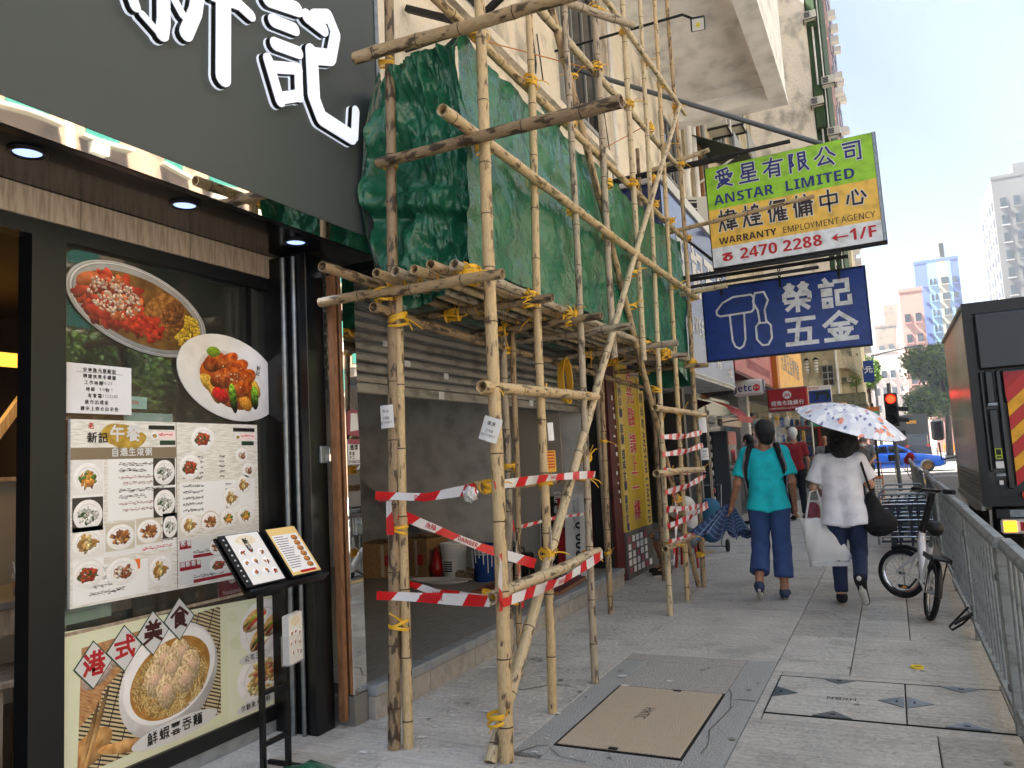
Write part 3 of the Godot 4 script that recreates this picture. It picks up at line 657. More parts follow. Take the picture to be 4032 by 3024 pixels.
func blob(im: Image, cx: float, cy: float, rx: float, ry: float, ang: float, c0: Color, c1: Color, o := {}) -> void:
	var R := maxf(rx, ry) * 1.25
	var ca := cos(ang); var sa := sin(ang)
	var k: float = o.get("k", 40.0) / maxf(rx, ry)
	var wob: float = o.get("wob", 0.12)
	var lit: float = o.get("lit", 0.35)
	var sd: float = o.get("seed", cx * 3.1 + cy * 1.7)
	var W := im.get_width(); var H := im.get_height()
	for y in range(maxi(0, int(cy - R)), mini(H, int(cy + R) + 1)):
		for x in range(maxi(0, int(cx - R)), mini(W, int(cx + R) + 1)):
			var dx := x - cx; var dy := y - cy
			var u := (dx * ca + dy * sa) / rx
			var v := (-dx * sa + dy * ca) / ry
			var d := u * u + v * v
			if d > 1.5: continue
			if wob > 0.0: d += wob * PN.get_noise_2d(dx * k * 0.7 + sd, dy * k * 0.7)
			if d > 1.0: continue
			var n := PN.get_noise_2d(dx * k * 2.3 + sd, dy * k * 2.3 + 50.0) * 0.9 + 0.5
			var c := c0.lerp(c1, clampf(n, 0.0, 1.0))
			if lit > 0.0:
				var s := 1.0 + lit * (-(dx / rx) * 0.35 - (dy / ry) * 0.6 - d * 0.35)
				c = Color(c.r * s, c.g * s, c.b * s)
			im.set_pixel(x, y, c)

func pic(w: int, h: int, c: Color) -> Image:
	var im := Image.create(w, h, false, Image.FORMAT_RGB8)
	im.fill(c)
	return im

func plate(im: Image, cx: float, cy: float, rx: float, ry: float, ang := 0.0) -> void:
	blob(im, cx, cy, rx, ry, ang, Color(0.93, 0.92, 0.90), Color(0.97, 0.96, 0.95), {"wob": 0.0, "lit": 0.06})
	blob(im, cx, cy, rx * 0.74, ry * 0.74, ang, Color(0.82, 0.81, 0.79), Color(0.86, 0.85, 0.84), {"wob": 0.0, "lit": 0.0})
	blob(im, cx, cy + ry * 0.02, rx * 0.71, ry * 0.71, ang, Color(0.93, 0.92, 0.91), Color(0.96, 0.95, 0.94), {"wob": 0.0, "lit": 0.0})

func heap(im: Image, cx: float, cy: float, r: float, cols: Array, count: int, size: float, g: RandomNumberGenerator, flat := 0.7) -> void:
	for k in count:
		var a := g.randf() * TAU
		var d := sqrt(g.randf()) * r
		var c: Color = cols[g.randi() % cols.size()]
		var s := size * g.randf_range(0.6, 1.3)
		blob(im, cx + cos(a) * d, cy + sin(a) * d * flat, s * g.randf_range(0.8, 1.5), s * g.randf_range(0.4, 0.8), g.randf() * PI, c.darkened(0.25), c.lightened(0.12), {"wob": 0.25, "k": 10.0})

func noodles(im: Image, cx: float, cy: float, rx: float, ry: float, count: int, c: Color, g: RandomNumberGenerator) -> void:
	for k in count:
		var a := g.randf() * TAU
		var rad := g.randf_range(0.35, 1.0)
		var bend := g.randf_range(-0.6, 0.6)
		var p := Vector2(cos(a) * rx * rad, sin(a) * ry * rad)
		var dir := a + PI / 2 + g.randf_range(-0.7, 0.7)
		var cc := c.lerp(Color(0.98, 0.90, 0.66), g.randf()) if g.randf() < 0.7 else c.darkened(0.35)
		for s in int(rx * 0.5):
			dir += bend * 0.06
			p += Vector2(cos(dir), sin(dir) * 0.8)
			var q := p / Vector2(rx, ry)
			if q.length() > 1.0: break
			for j in 2:
				var x := int(cx + p.x) + j; var y := int(cy + p.y)
				if x >= 0 and y >= 0 and x < im.get_width() and y < im.get_height(): im.set_pixel(x, y, cc if j == 0 else cc.darkened(0.15))

func pic_pan() -> Image:
	var g := RandomNumberGenerator.new(); g.seed = 5
	var im := pic(440, 240, Color(0.5, 0.5, 0.5))
	for q in [[1.0, 0.42], [0.985, 0.75], [0.96, 0.55], [0.945, 0.85], [0.92, 0.5], [0.905, 0.62]]:
		var c := Color(q[1], q[1], q[1] * 0.99)
		blob(im, 220, 120, 222 * q[0], 122 * q[0], 0, c, c.lightened(0.2), {"wob": 0.0, "lit": 0.25})
	blob(im, 222, 122, 190, 97, 0, Color(0.40, 0.27, 0.12), Color(0.58, 0.42, 0.18), {"wob": 0.02, "lit": 0.2})
	heap(im, 375, 125, 42, [Color(0.93, 0.74, 0.12), Color(0.98, 0.83, 0.25)], 170, 6, g, 1.3)
	heap(im, 130, 130, 92, [Color(0.74, 0.16, 0.07), Color(0.82, 0.24, 0.10), Color(0.66, 0.10, 0.05), Color(0.86, 0.42, 0.18)], 150, 20, g, 0.75)
	blob(im, 290, 110, 62, 82, 0.45, Color(0.45, 0.26, 0.10), Color(0.74, 0.53, 0.26), {"k": 60.0, "wob": 0.15})
	blob(im, 315, 85, 30, 46, 0.5, Color(0.36, 0.20, 0.10), Color(0.60, 0.40, 0.22), {"k": 50.0})
	heap(im, 295, 120, 50, [Color(0.72, 0.42, 0.18), Color(0.55, 0.30, 0.12)], 60, 6, g)
	heap(im, 240, 160, 60, [Color(0.80, 0.20, 0.08), Color(0.70, 0.12, 0.06)], 34, 16, g, 0.5)
	heap(im, 135, 115, 78, [Color(0.95, 0.86, 0.78), Color(0.90, 0.74, 0.62)], 150, 6, g, 0.7)
	return im

func pic_plate() -> Image:
	var g := RandomNumberGenerator.new(); g.seed = 8
	var im := pic(360, 230, Color(0.9, 0.9, 0.9))
	blob(im, 180, 115, 182, 117, 0, Color(0.90, 0.89, 0.87), Color(0.94, 0.93, 0.92), {"wob": 0.0, "lit": 0.12})
	blob(im, 185, 122, 122, 78, 0.1, Color(0.86, 0.84, 0.81), Color(0.90, 0.88, 0.86), {"wob": 0.0, "lit": 0.0})
	blob(im, 178, 132, 105, 62, 0.2, Color(0.62, 0.26, 0.05), Color(0.78, 0.40, 0.10), {"wob": 0.1})
	for q in [[105, 150, 30, 18, 0.5, Color(0.90, 0.68, 0.16)], [130, 168, 34, 16, 0.9, Color(0.86, 0.60, 0.12)], [270, 120, 26, 14, 1.0, Color(0.90, 0.66, 0.15)], [240, 170, 26, 18, 0.6, Color(0.92, 0.58, 0.10)]]:
		blob(im, q[0], q[1], q[2], q[3], q[4], q[5].darkened(0.3), q[5].lightened(0.2))
	for q in [[115, 88, 42, 24, -0.7], [150, 78, 50, 20, -0.8], [185, 88, 54, 22, -0.75], [215, 105, 54, 26, -0.6], [160, 118, 56, 28, -0.55], [212, 135, 46, 24, -0.4]]:
		blob(im, q[0], q[1], q[2], q[3], q[4], Color(0.52, 0.18, 0.04), Color(0.82, 0.42, 0.13), {"k": 26.0, "lit": 0.5})
	blob(im, 152, 172, 30, 20, 0.2, Color(0.62, 0.03, 0.04), Color(0.85, 0.12, 0.10), {"lit": 0.6})
	blob(im, 195, 168, 42, 13, 1.2, Color(0.12, 0.22, 0.04), Color(0.42, 0.58, 0.14), {"lit": 0.6})
	blob(im, 270, 145, 34, 14, 1.3, Color(0.16, 0.30, 0.05), Color(0.52, 0.66, 0.20), {"lit": 0.6})
	blob(im, 105, 62, 22, 14, -0.3, Color(0.42, 0.56, 0.10), Color(0.62, 0.74, 0.20))
	heap(im, 170, 110, 60, [Color(0.98, 0.86, 0.62)], 26, 3, g)
	return im

func pic_noodle() -> Image: # the large left picture of the lower poster
	var g := RandomNumberGenerator.new(); g.seed = 21
	var im := pic(420, 260, Color(0.78, 0.70, 0.55))
	for y in 260: # bamboo mat
		for x in 420:
			var u := x * 0.93 + y * 0.36
			var vv := -x * 0.36 + y * 0.93
			var s := fposmod(vv, 8.0) / 8.0
			var c := Color(0.82, 0.75, 0.58) if s < 0.6 else Color(0.16, 0.13, 0.11)
			if fposmod(u, 46.0) < 2.5: c = Color(0.13, 0.10, 0.09)
			im.set_pixel(x, y, c)
	for y in 260: # wooden board in the corner
		for x in 420:
			if y < 150 - x * 0.62 + (20 if x < 60 else 0):
				var n := PN.get_noise_2d(x * 0.7 + y * 1.1, (y - x * 0.6) * 7.0)
				im.set_pixel(x, y, Color(0.62, 0.42, 0.25).lerp(Color(0.80, 0.62, 0.42), n + 0.5))
	for q in [[52, 68, 46, 26, -0.5], [118, 46, 40, 20, -0.4]]: blob(im, q[0], q[1], q[2], q[3], q[4], Color(0.78, 0.68, 0.62), Color(0.93, 0.87, 0.83), {"lit": 0.4})
	blob(im, 256, 132, 152, 118, -0.18, Color(0.86, 0.84, 0.82), Color(0.94, 0.93, 0.92), {"wob": 0.0, "lit": 0.3})
	blob(im, 258, 122, 142, 96, -0.18, Color(0.95, 0.94, 0.93), Color(0.98, 0.97, 0.96), {"wob": 0.0, "lit": 0.05})
	blob(im, 258, 128, 124, 82, -0.18, Color(0.62, 0.42, 0.16), Color(0.74, 0.54, 0.24), {"wob": 0.0, "lit": 0.0})
	noodles(im, 258, 136, 116, 74, 520, Color(0.82, 0.66, 0.36), g)
	for q in [[232, 86], [286, 82], [205, 124], [256, 108], [318, 116], [240, 156], [296, 140]]:
		blob(im, q[0], q[1], 36, 30, g.randf() * 2, Color(0.70, 0.56, 0.36), Color(0.96, 0.88, 0.74), {"k": 55.0, "wob": 0.3, "lit": 0.3})
		blob(im, q[0] + 4, q[1] - 2, 16, 13, 0, Color(0.80, 0.58, 0.42), Color(0.98, 0.90, 0.80), {"k": 60.0, "wob": 0.4, "lit": 0.2})
	blob(im, 30, 216, 62, 30, -0.35, Color(0.66, 0.46, 0.24), Color(0.82, 0.64, 0.40), {"lit": 0.3})
	blob(im, 130, 238, 84, 13, 0.16, Color(0.68, 0.48, 0.26), Color(0.84, 0.66, 0.42), {"lit": 0.3})
	blob(im, 34, 206, 8, 112, 0.42, Color(0.70, 0.50, 0.28), Color(0.86, 0.70, 0.46), {"wob": 0.0})
	blob(im, 18, 222, 7, 100, 0.36, Color(0.66, 0.46, 0.25), Color(0.82, 0.66, 0.42), {"wob": 0.0})
	return im

func pic_sides() -> Image: # sandwich and macaroni
	var g := RandomNumberGenerator.new(); g.seed = 33
	var im := pic(150, 240, Color(0.90, 0.91, 0.80))
	for k in 26:
		var p := Vector2(g.randf() * 150, g.randf() * 240)
		blob(im, p.x, p.y, 16, 12, 0.78, Color(0.86, 0.88, 0.74), Color(0.88, 0.90, 0.77), {"wob": 0.0, "lit": 0.0})
	plate(im, 92, 62, 62, 62)
	for q in [[70, 40, -0.5], [84, 84, -0.8], [120, 60, -0.6]]:
		blob(im, q[0], q[1], 34, 20, q[2], Color(0.78, 0.58, 0.34), Color(0.92, 0.78, 0.54), {"wob": 0.1})
		blob(im, q[0] + 4, q[1] + 3, 30, 6, q[2], Color(0.78, 0.24, 0.16), Color(0.92, 0.52, 0.40))
		blob(im, q[0] - 4, q[1] - 4, 30, 4, q[2], Color(0.90, 0.80, 0.30), Color(0.55, 0.66, 0.22))
		blob(im, q[0] + 9, q[1] + 9, 28, 6, q[2], Color(0.90, 0.82, 0.66), Color(0.97, 0.92, 0.80))
	plate(im, 88, 170, 66, 58)
	heap(im, 90, 172, 42, [Color(0.88, 0.76, 0.46), Color(0.95, 0.86, 0.60)], 110, 6, g, 0.9)
	heap(im, 92, 164, 26, [Color(0.80, 0.42, 0.36), Color(0.86, 0.66, 0.34)], 30, 8, g, 0.7)
	return im

func pic_dish(k: int) -> Image: # small dishes on the menu
	var g := RandomNumberGenerator.new(); g.seed = 60 + k
	var bg: Color = [Color(0.90, 0.89, 0.87), Color(0.22, 0.20, 0.18), Color(0.80, 0.77, 0.70), Color(0.90, 0.89, 0.87), Color(0.90, 0.89, 0.86), Color(0.88, 0.87, 0.84)][k]
	var im := pic(96, 96, bg)
	plate(im, 48, 50, 46, 44)
	var cols: Array = [[Color(0.90, 0.66, 0.20), Color(0.82, 0.52, 0.14), Color(0.30, 0.46, 0.12)], [Color(0.92, 0.92, 0.90), Color(0.85, 0.84, 0.80), Color(0.20, 0.30, 0.12)], [Color(0.62, 0.36, 0.14), Color(0.74, 0.50, 0.24), Color(0.42, 0.20, 0.08)], [Color(0.62, 0.14, 0.06), Color(0.76, 0.26, 0.10), Color(0.24, 0.34, 0.10)], [Color(0.84, 0.68, 0.36), Color(0.74, 0.52, 0.22), Color(0.90, 0.80, 0.52)], [Color(0.48, 0.22, 0.10), Color(0.60, 0.32, 0.16), Color(0.92, 0.88, 0.80)]][k]
	heap(im, 48, 52, 26, cols, 46, 8, g, 0.85)
	return im

# ---------------------------------------------------------------- the restaurant at the left
const WX := -3.3 # plane of its window
var SIGN_STROKES := {
"新": [[0.056, 2.062, 3.491, 2.087, 3.436], [0.074, 2.228, 3.696, 2.228, 3.440, 2.219, 3.380], [0.037, 2.210, 3.372, 2.120, 3.419], [0.046, 2.270, 3.591, 2.330, 3.525], [0.078, 2.430, 3.747, 2.402, 3.580, 2.347, 3.445], [0.096, 2.571, 3.775, 2.560, 3.332], [0.067, 2.495, 3.715, 2.667, 3.757, 2.746, 3.740], [0.074, 2.458, 3.917, 2.434, 3.698], [0.07, 1.98, 3.93, 2.40, 3.90], [0.07, 2.0, 3.70, 2.36, 3.69], [0.07, 2.5, 3.96, 2.72, 3.98]],
"記": [[0.089, 2.870, 3.895, 3.092, 3.957], [0.077, 2.904, 3.795, 3.067, 3.830], [0.077, 2.913, 3.672, 3.090, 3.709], [0.073, 2.860, 3.563, 2.941, 3.375], [0.070, 2.896, 3.538, 3.086, 3.615], [0.065, 3.086, 3.610, 3.087, 3.455], [0.070, 2.954, 3.395, 3.087, 3.465], [0.089, 3.168, 3.957, 3.305, 3.951], [0.087, 3.234, 3.991, 3.355, 4.055, 3.413, 3.979, 3.366, 3.810], [0.102, 3.209, 3.746, 3.351, 3.803], [0.103, 3.198, 3.761, 3.206, 3.505, 3.266, 3.410, 3.526, 3.397], [0.068, 3.559, 3.409, 3.581, 3.577]]}

func on_wall(x: float) -> Transform3D: # local x = -z of the world, local y up, local z towards the road
	return Transform3D(Basis(V(0, 0, -1), V(0, 1, 0), V(1, 0, 0)), V(x, 0, 0))

func build_restaurant() -> void:
	PN.frequency = 0.03; PN.fractal_octaves = 3; PN.seed = 4
	var r := thing("restaurant_front", "restaurant shopfront with grey lit signboard and black framed window", "restaurant")
	# signboard with a mirror strip below
	put("signboard", MB.new().boxr(-2.95, -2.72, 2.845, 5.2, 3.0, -3.86), M.grey_panel, r)
	put("sign_edge", MB.new().boxr(-2.96, -2.712, 2.83, 5.21, -3.861, -3.90), M.steel, r)
	var P := [] # a mirror of thin sheet is never quite flat
	for j in 5:
		var row := []
		for i in 120:
			var z := 3.0 - 6.86 * i / 119.0
			row.append(V(-2.715 + 0.0006 * sin(z * 5.3 + 1.0) + 0.0002 * sin(z * 13.0 + j * 0.12) , 2.84 - 0.1 * j / 4.0, z))
		P.append(row)
	put("mirror_strip", MB.new().grid(P), M.mirror, r)
	put("mirror_backing", MB.new().boxr(-2.76, -2.722, 2.738, 2.84, 3.0, -3.86), M.black_metal, r)
	for ch in SIGN_STROKES:
		var body := MB.new(); var face := MB.new(); var halo := MB.new()
		var k := 0
		for s in SIGN_STROKES[ch]:
			var pl := PackedVector2Array()
			for j in range(1, s.size(), 2): pl.append(V2(s[j], s[j + 1]))
			for poly in stroke(pl, s[0] * 0.5):
				body.prism(poly, 0.026 + 0.0001 * k, on_wall(-2.705), true, true)
			for poly in stroke(pl, s[0] * 0.5 - 0.004):
				face.prism(poly, 0.007 + 0.0001 * k, on_wall(-2.679), true, false)
			for poly in stroke(pl, s[0] * 0.5 + 0.001):
				halo.prism(poly, 0.014 + 0.0001 * k, on_wall(-2.7195), true, false)
			k += 1
		var c := put("sign_character", body, M.black_paint, r)
		c.set_meta("label", "large white backlit character on the grey board")
		put("sign_face", face, M.sign_white, c)
		put("sign_back_light", halo, M.sign_white, c)
	# soffit with three downlights
	put("soffit", MB.new().boxr(WX - 0.1, -2.725, 2.76, 2.83, 3.0, -3.9), mat("soffit_black", Color(0.05, 0.05, 0.055), 0.22, 0.2, {"coat": 0.4}), r)
	for z in [1.2, 0.2, -0.3, -1.05, -1.8, -2.55, -3.32]:
		var xf := Transform3D(Basis(), V(-2.93, 2.76, z))
		var d := put("downlight", MB.new().lathe([V2(0.072, -0.001), V2(0.072, -0.010), V2(0.055, -0.010), V2(0.050, -0.002)], 28, xf), M.black_metal, r)
		put("lamp_glass", MB.new().lathe([V2(0.0, -0.0045), V2(0.03, -0.005), V2(0.051, -0.003)], 24, xf), M.downlight_glass, d)
		if z > -1.0: continue
		var s := SpotLight3D.new()
		s.name = "downlight_lamp"
		s.light_color = Color(0.8, 0.87, 1.0); s.light_energy = 0.08; s.spot_range = 6.0; s.spot_angle = 40.0; s.light_size = 0.03; s.shadow_enabled = true
		d.add_child(s)
		s.transform = Transform3D(Basis(V(1, 0, 0), V(0, 0, 1), V(0, -1, 0)).rotated(V(1, 0, 0), 0.0), xf.origin + V(0, -0.03, 0))
		s.basis = Basis.looking_at(V(0, -1, 0), V(1, 0, 0))
	# wooden lintel of planks below the soffit
	var k := 0
	var z := 3.0
	while z > -3.56:
		var w: float = [0.62, 0.55, 0.58][k % 3]
		put("lintel_plank", MB.new().cbox(V(WX + 0.012, 2.69, z - w / 2), V(0.06, 0.135, w - 0.003), 0.002), M["wood_panel_%d" % (k % 3)], r)
		z -= w; k += 1
	# black frame
	var f := MB.new()
	f.boxr(WX - 0.06, WX + 0.03, 2.55, 2.622, 3.0, -3.75) # head
	f.boxr(WX - 0.06, WX + 0.035, 0.0, 2.55, -2.03, -2.185)
	f.boxr(WX - 0.06, WX + 0.035, 0.0, 2.55, -3.58, -3.75)
	f.boxr(WX - 0.06, WX + 0.03, 0.07, 0.15, -2.185, -3.58)
	f.boxr(WX - 0.05, WX + 0.0, 0.15, 2.55, -3.30, -3.34)
	put("window_frame", f, M.black_paint, r)
	put("base_wall", MB.new().boxr(WX - 0.1, WX + 0.02, -0.02, 0.07, -2.185, -3.7), M.step_edge, r)
	put("window_pane", MB.new().boxr(WX - 0.012, WX - 0.004, 0.15, 2.55, -2.186, -3.58), M.glass, r)
	put("pillar", MB.new().cbox(V(-3.17, 1.37, -3.525), V(0.38, 2.74, 0.15), 0.004), M.black_metal, r)
	for p in [[-3.13, -3.425, 0.016], [-3.06, -3.435, 0.013]]:
		put("steel_pipe", MB.new().tube([V(p[0], 0.0, p[1]), V(p[0], 2.72, p[1])], p[2], 10), M.steel, r)
	var bl := put("lock_box", MB.new().cbox(V(-2.972, 1.55, -3.56), V(0.02, 0.10, 0.075), 0.004), M.steel, r)
	put("padlock", MB.new().cbox(V(-2.955, 1.53, -3.60), V(0.022, 0.05, 0.04), 0.006).tube([V(-2.955, 1.55, -3.587), V(-2.955, 1.585, -3.59), V(-2.955, 1.59, -3.60), V(-2.955, 1.585, -3.612), V(-2.955, 1.55, -3.613)], 0.004, 6), M.chrome, bl)
	# the room behind
	var dark := mat("brown_wall", Color(0.27, 0.22, 0.18), 0.7)
	var room := MB.new()
	room.boxr(-9.1, -9.0, 0, 2.9, 3.1, -3.7).boxr(-9.0, WX - 0.07, 0, 2.9, 3.2, 3.0).boxr(-9.0, WX - 0.11, 0, 2.9, -3.6, -3.75).boxr(-9.1, WX - 0.11, 2.77, 2.95, 3.2, -3.75)
	room.boxr(WX - 0.06, WX, 2.622, 2.76, 3.1, -3.75)
	put("room_wall", room, dark, r)
	put("room_floor", MB.new().boxr(-9.0, WX - 0.03, -0.1, 0.05, 3.0, -3.6), mat("dark_tile", Color(0.16, 0.14, 0.13), 0.35), r)
	put("side_wall", MB.new().boxr(WX - 0.3, WX - 0.05, 0.0, 2.9, 3.0, 1.2), dark, r)
	# ceiling lamp inside, warm
	var lamp := thing("pendant_lamp", "warm yellow strip lamp glowing inside the restaurant doorway", "lamp", V(-5.2, 2.30, -2.9))
	put("lamp_shade", MB.new().cbox(V(0, 0, 0), V(0.3, 0.05, 0.7), 0.01), mat("warm_lamp", Color(1, 0.8, 0.4), 0.5, 0, {"emit": Color(1.0, 0.72, 0.25), "ee": 0.22}), lamp)
	put("rod", MB.new().tube([V(0, 0.05, 0), V(0, 0.46, 0)], 0.008, 6), M.black_metal, lamp)
	var al := AreaLight3D.new()
	al.name = "pendant_glow"; al.light_color = Color(1, 0.78, 0.45); al.light_energy = 0.09; al.set("area_size", Vector2(0.3, 0.7)); al.shadow_enabled = true
	lamp.add_child(al)
	al.position = V(0, -0.07, 0); al.basis = Basis.looking_at(V(0, -1, 0), V(1, 0, 0))
	# furniture seen through the doorway and beside the posters
	var t := thing("dining_table", "grey topped table inside the restaurant doorway", "table", V(-4.25, 0.05, -2.55))
	put("table_top", MB.new().cbox(V(0, 0.84, 0), V(0.75, 0.035, 0.95), 0.006), mat("table_grey", Color(0.46, 0.45, 0.43), 0.4), t)
	put("apron", MB.new().boxr(-0.35, 0.35, 0.70, 0.822, -0.45, 0.45), M.wood_panel_1, t)
	for s in [[-1, -1], [-1, 1], [1, -1], [1, 1]]: put("leg", MB.new().boxr(s[0] * 0.34 - 0.02, s[0] * 0.34 + 0.02, 0, 0.70, s[1] * 0.43 - 0.02, s[1] * 0.43 + 0.02), M.black_metal, t)
	var cup := thing("drink_cup", "plastic cup of milk tea with a straw on the restaurant table", "cup", V(-4.05, 0.9085, -2.47))
	put("cup_wall", MB.new().lathe([V2(0.026, 0), V2(0.036, 0.115)], 18), mat("cup_plastic", Color(0.9, 0.9, 0.9), 0.1, 0, {"alpha": 0.25}), cup)
	put("tea", MB.new().lathe([V2(0, 0.002), V2(0.025, 0.002), V2(0.033, 0.075), V2(0, 0.075)], 18), mat("milk_tea", Color(0.62, 0.40, 0.22), 0.3), cup)
	put("straw", MB.new().tube([V(0, 0.01, 0), V(-0.02, 0.17, 0.02)], 0.004, 6), M.white, cup)
	var st := thing("wooden_stool", "pale wooden stool just inside the restaurant door", "stool", V(-3.95, 0.05, -2.36))
	put("seat", MB.new().cbox(V(0, 0.50, 0), V(0.4, 0.04, 0.36), 0.01), M.wood_panel_2, st)
	put("side_panel", MB.new().boxr(-0.18, 0.18, 0, 0.48, -0.15, -0.13), M.wood_panel_2, st)
	put("side_panel", MB.new().boxr(-0.18, 0.18, 0, 0.48, 0.13, 0.15), M.wood_panel_2, st)
	var pt := thing("partition", "white low partition with wooden ledge behind the restaurant table", "partition", V(-5.4, 0.05, -2.9))
	put("panel", MB.new().boxr(-0.04, 0.04, 0, 1.45, -0.7, 1.4), mat("partition_white", Color(0.66, 0.64, 0.60), 0.7), pt)
	put("ledge", MB.new().boxr(-0.08, 0.08, 1.451, 1.48, -0.7, 1.4), M.wood_panel_0, pt)
	for k3 in 3: put("slat", MB.new().box(V(0, 1.95, -0.35 + 0.55 * k3), V(0.05, 1.1, 0.06), Basis(V(1, 0, 0), 0.6 if k3 % 2 else -0.6)), M.wood_panel_1, pt)
	build_posters()
	build_menu_stand()

func ellipse(cx: float, cy: float, a: float, b: float, ang: float, nseg := 48) -> PackedVector2Array:
	var out := PackedVector2Array()
	for s in nseg: out.append(V2(cx, cy) + V2(cos(TAU * s / nseg) * a, sin(TAU * s / nseg) * b).rotated(ang))
	return out

func print_board(called: String, label: String, category: String, x: float, poly: PackedVector2Array, thick: float, m: Material, edge: Material, turn := 0.0) -> MeshInstance3D:
	# a printed sheet or board: the printed face and an edge
	var c := Vector2.ZERO
	for p in poly: c += p / poly.size()
	var loc := PackedVector2Array()
	for p in poly: loc.append((p - c).rotated(-turn))
	var o := put(called, MB.new().prism(loc, thick, Transform3D(), true, true), edge)
	o.transform = on_wall(x) * Transform3D(Basis(V(0, 0, 1), turn), V(c.x, c.y, 0))
	put("print", MB.new().prism(loc, 0.0006, Transform3D(Basis(), V(0, 0, thick)), false, false), m, o)
	tag(o, label, category)
	return o

func build_posters() -> void:
	var edge: Material = M.white
	print_board("dish_cutout", "oval cutout picture of baked pork chop rice in a metal dish on the window", "poster", WX, ellipse(2.60, 2.30, 0.4085, 0.2037, -0.237), 0.006, img_mat("pan_print", pic_pan(), 0.35), edge, -0.237)
	var d2 := print_board("dish_cutout", "round cutout picture of glazed meat and peppers on a white plate on the window", "poster", WX + 0.008, ellipse(3.17, 2.0, 0.376, 0.231, -0.223), 0.006, img_mat("plate_print", pic_plate(), 0.35), edge, -0.223)
	write_cjk(d2, "新記", V(0.17, 0.13, 0.0069), V(0, 0, 1), 0.028, M.ink, {"down": true, "w": 0.12})
	# job notice
	var nt := print_board("paper_notice", "white job notice with lines of black characters taped above the menu", "notice", WX + 0.0, rect(2.21, 1.775, 2.54, 2.005), 0.002, M.paper, M.paper)
	var rows := [["安寧路元朗新記", 0.0], ["聘請夜更手樓面", 0.0], ["工作時間", -0.06], ["時新: 包", -0.02], ["有意電", -0.05], ["銀行出現金", -0.03], ["請示上班必出示告", 0.0]]
	for k in rows.size():
		var tx: String = rows[k][0]
		var s := 0.0195
		write_cjk(nt, tx, V(-0.5 * tx.length() * s * 1.25 + rows[k][1] * 0.5, 0.098 - k * 0.030, 0.0029), V(0, 0, 1), s, M.ink, {"w": 0.13, "adv": 1.25})
	latin(nt, "16-23", V(0.035, 0.031, 0.0029), V(0, 0, 1), 0.015, M.ink, {"font": FS})
	latin(nt, "$ 68  / 1", V(0.03, 0.001, 0.0029), V(0, 0, 1), 0.014, M.ink, {"font": FS})
	latin(nt, "91723240", V(0.045, -0.030, 0.0029), V(0, 0, 1), 0.015, M.ink, {"font": FS})
	put("underline", MB.new().boxr(-0.12, 0.12, 0.0765, 0.078, 0.0026, 0.003), M.ink, nt)
	# open sign and papers inside the glass
	var op := print_board("open_sign", "pale green open sign hanging behind the window glass", "sign", WX - 0.03, rect(2.50, 1.81, 2.65, 1.87), 0.003, mat("mint", Color(0.60, 0.74, 0.68), 0.6), M.white)
	latin(op, "OPEN", V(-0.01, 0, 0.0042), V(0, 0, 1), 0.02, M.red_ink)
	var ph := print_board("paper_sheet", "pale green typed sheet behind the window below the menu", "paper", WX - 0.025, rect(2.2, 0.84, 2.45, 1.05), 0.001, mat("pale_green_paper", Color(0.52, 0.62, 0.58), 0.7), M.paper)
	for k in 9: put("print_line", MB.new().boxr(-0.11, 0.02 + 0.08 * absf(sin(k * 2.3)), 0.085 - k * 0.018, 0.089 - k * 0.018, 0.0017, 0.002), M.grey_ink, ph)
	var ps := print_board("paper_sheet", "pale sheet with a heading behind the window above the menu", "paper", WX - 0.025, rect(2.52, 1.70, 2.80, 1.79), 0.001, mat("pale_green_paper"), M.paper)
	write_cjk(ps, "", V(-0.11, 0.03, 0.0018), V(0, 0, 1), 0.04, M.ink, {"adv": 1.6})
	var fp := print_board("delivery_sticker", "crimson delivery sticker with a white animal head below the menu board", "sticker", WX - 0.02, rect(3.08, 0.79, 3.28, 0.95), 0.001, mat("crimson", Color(0.50, 0.03, 0.16), 0.5), M.white)
	latin(fp, "foodpanda", V(0, -0.045, 0.0018), V(0, 0, 1), 0.02, M.white, {"font": FS})
	put("emblem", MB.new().prism(ellipse(0, 0.02, 0.026, 0.022, 0, 20), 0.0006, Transform3D(Basis(), V(0, 0, 0.0012)), false, false), M.white, fp)
	for s in [-1, 1]:
		put("emblem_ear", MB.new().prism(ellipse(s * 0.019, 0.04, 0.009, 0.009, 0, 12), 0.0006, Transform3D(Basis(), V(0, 0, 0.0019)), false, false), M.white, fp)
		put("emblem_eye", MB.new().prism(ellipse(s * 0.010, 0.022, 0.006, 0.008, s * 0.5, 12), 0.0006, Transform3D(Basis(), V(0, 0, 0.0022)), false, false), mat("crimson"), fp)
	build_menu_board()
	# lower poster
	var cream := mat("poster_cream", Color(0.88, 0.89, 0.76), 0.5)
	var po := print_board("food_poster", "large poster of shrimp wonton noodles at the foot of the restaurant window", "poster", WX + 0.004, PackedVector2Array([V2(2.186, 0.15), V2(3.575, 0.13), V2(3.575, 0.75), V2(2.186, 0.82)]), 0.004, cream, M.white)
	var oz := 0.0048
	var big := put("noodle_picture", MB.new().prism(PackedVector2Array([V2(-0.62, -0.27), V2(0.18, -0.245), V2(0.185, 0.305), V2(-0.60, 0.27)]), 0.0006, Transform3D(Basis(), V(0, 0, oz)), false, false), img_mat("noodle_print", pic_noodle(), 0.45), po)
	put("side_picture", MB.new().prism(rect(0.23, -0.31, 0.66, 0.285), 0.0006, Transform3D(Basis(), V(0, 0, oz)), false, false), img_mat("sides_print", pic_sides(), 0.45), po)
	put("poster_border", MB.new().boxr(-0.695, 0.695, 0.335, 0.35, 0.0042, 0.006), M.wood_panel_0, po)
	var dg := mat("diamond_green", Color(0.12, 0.28, 0.20), 0.5)
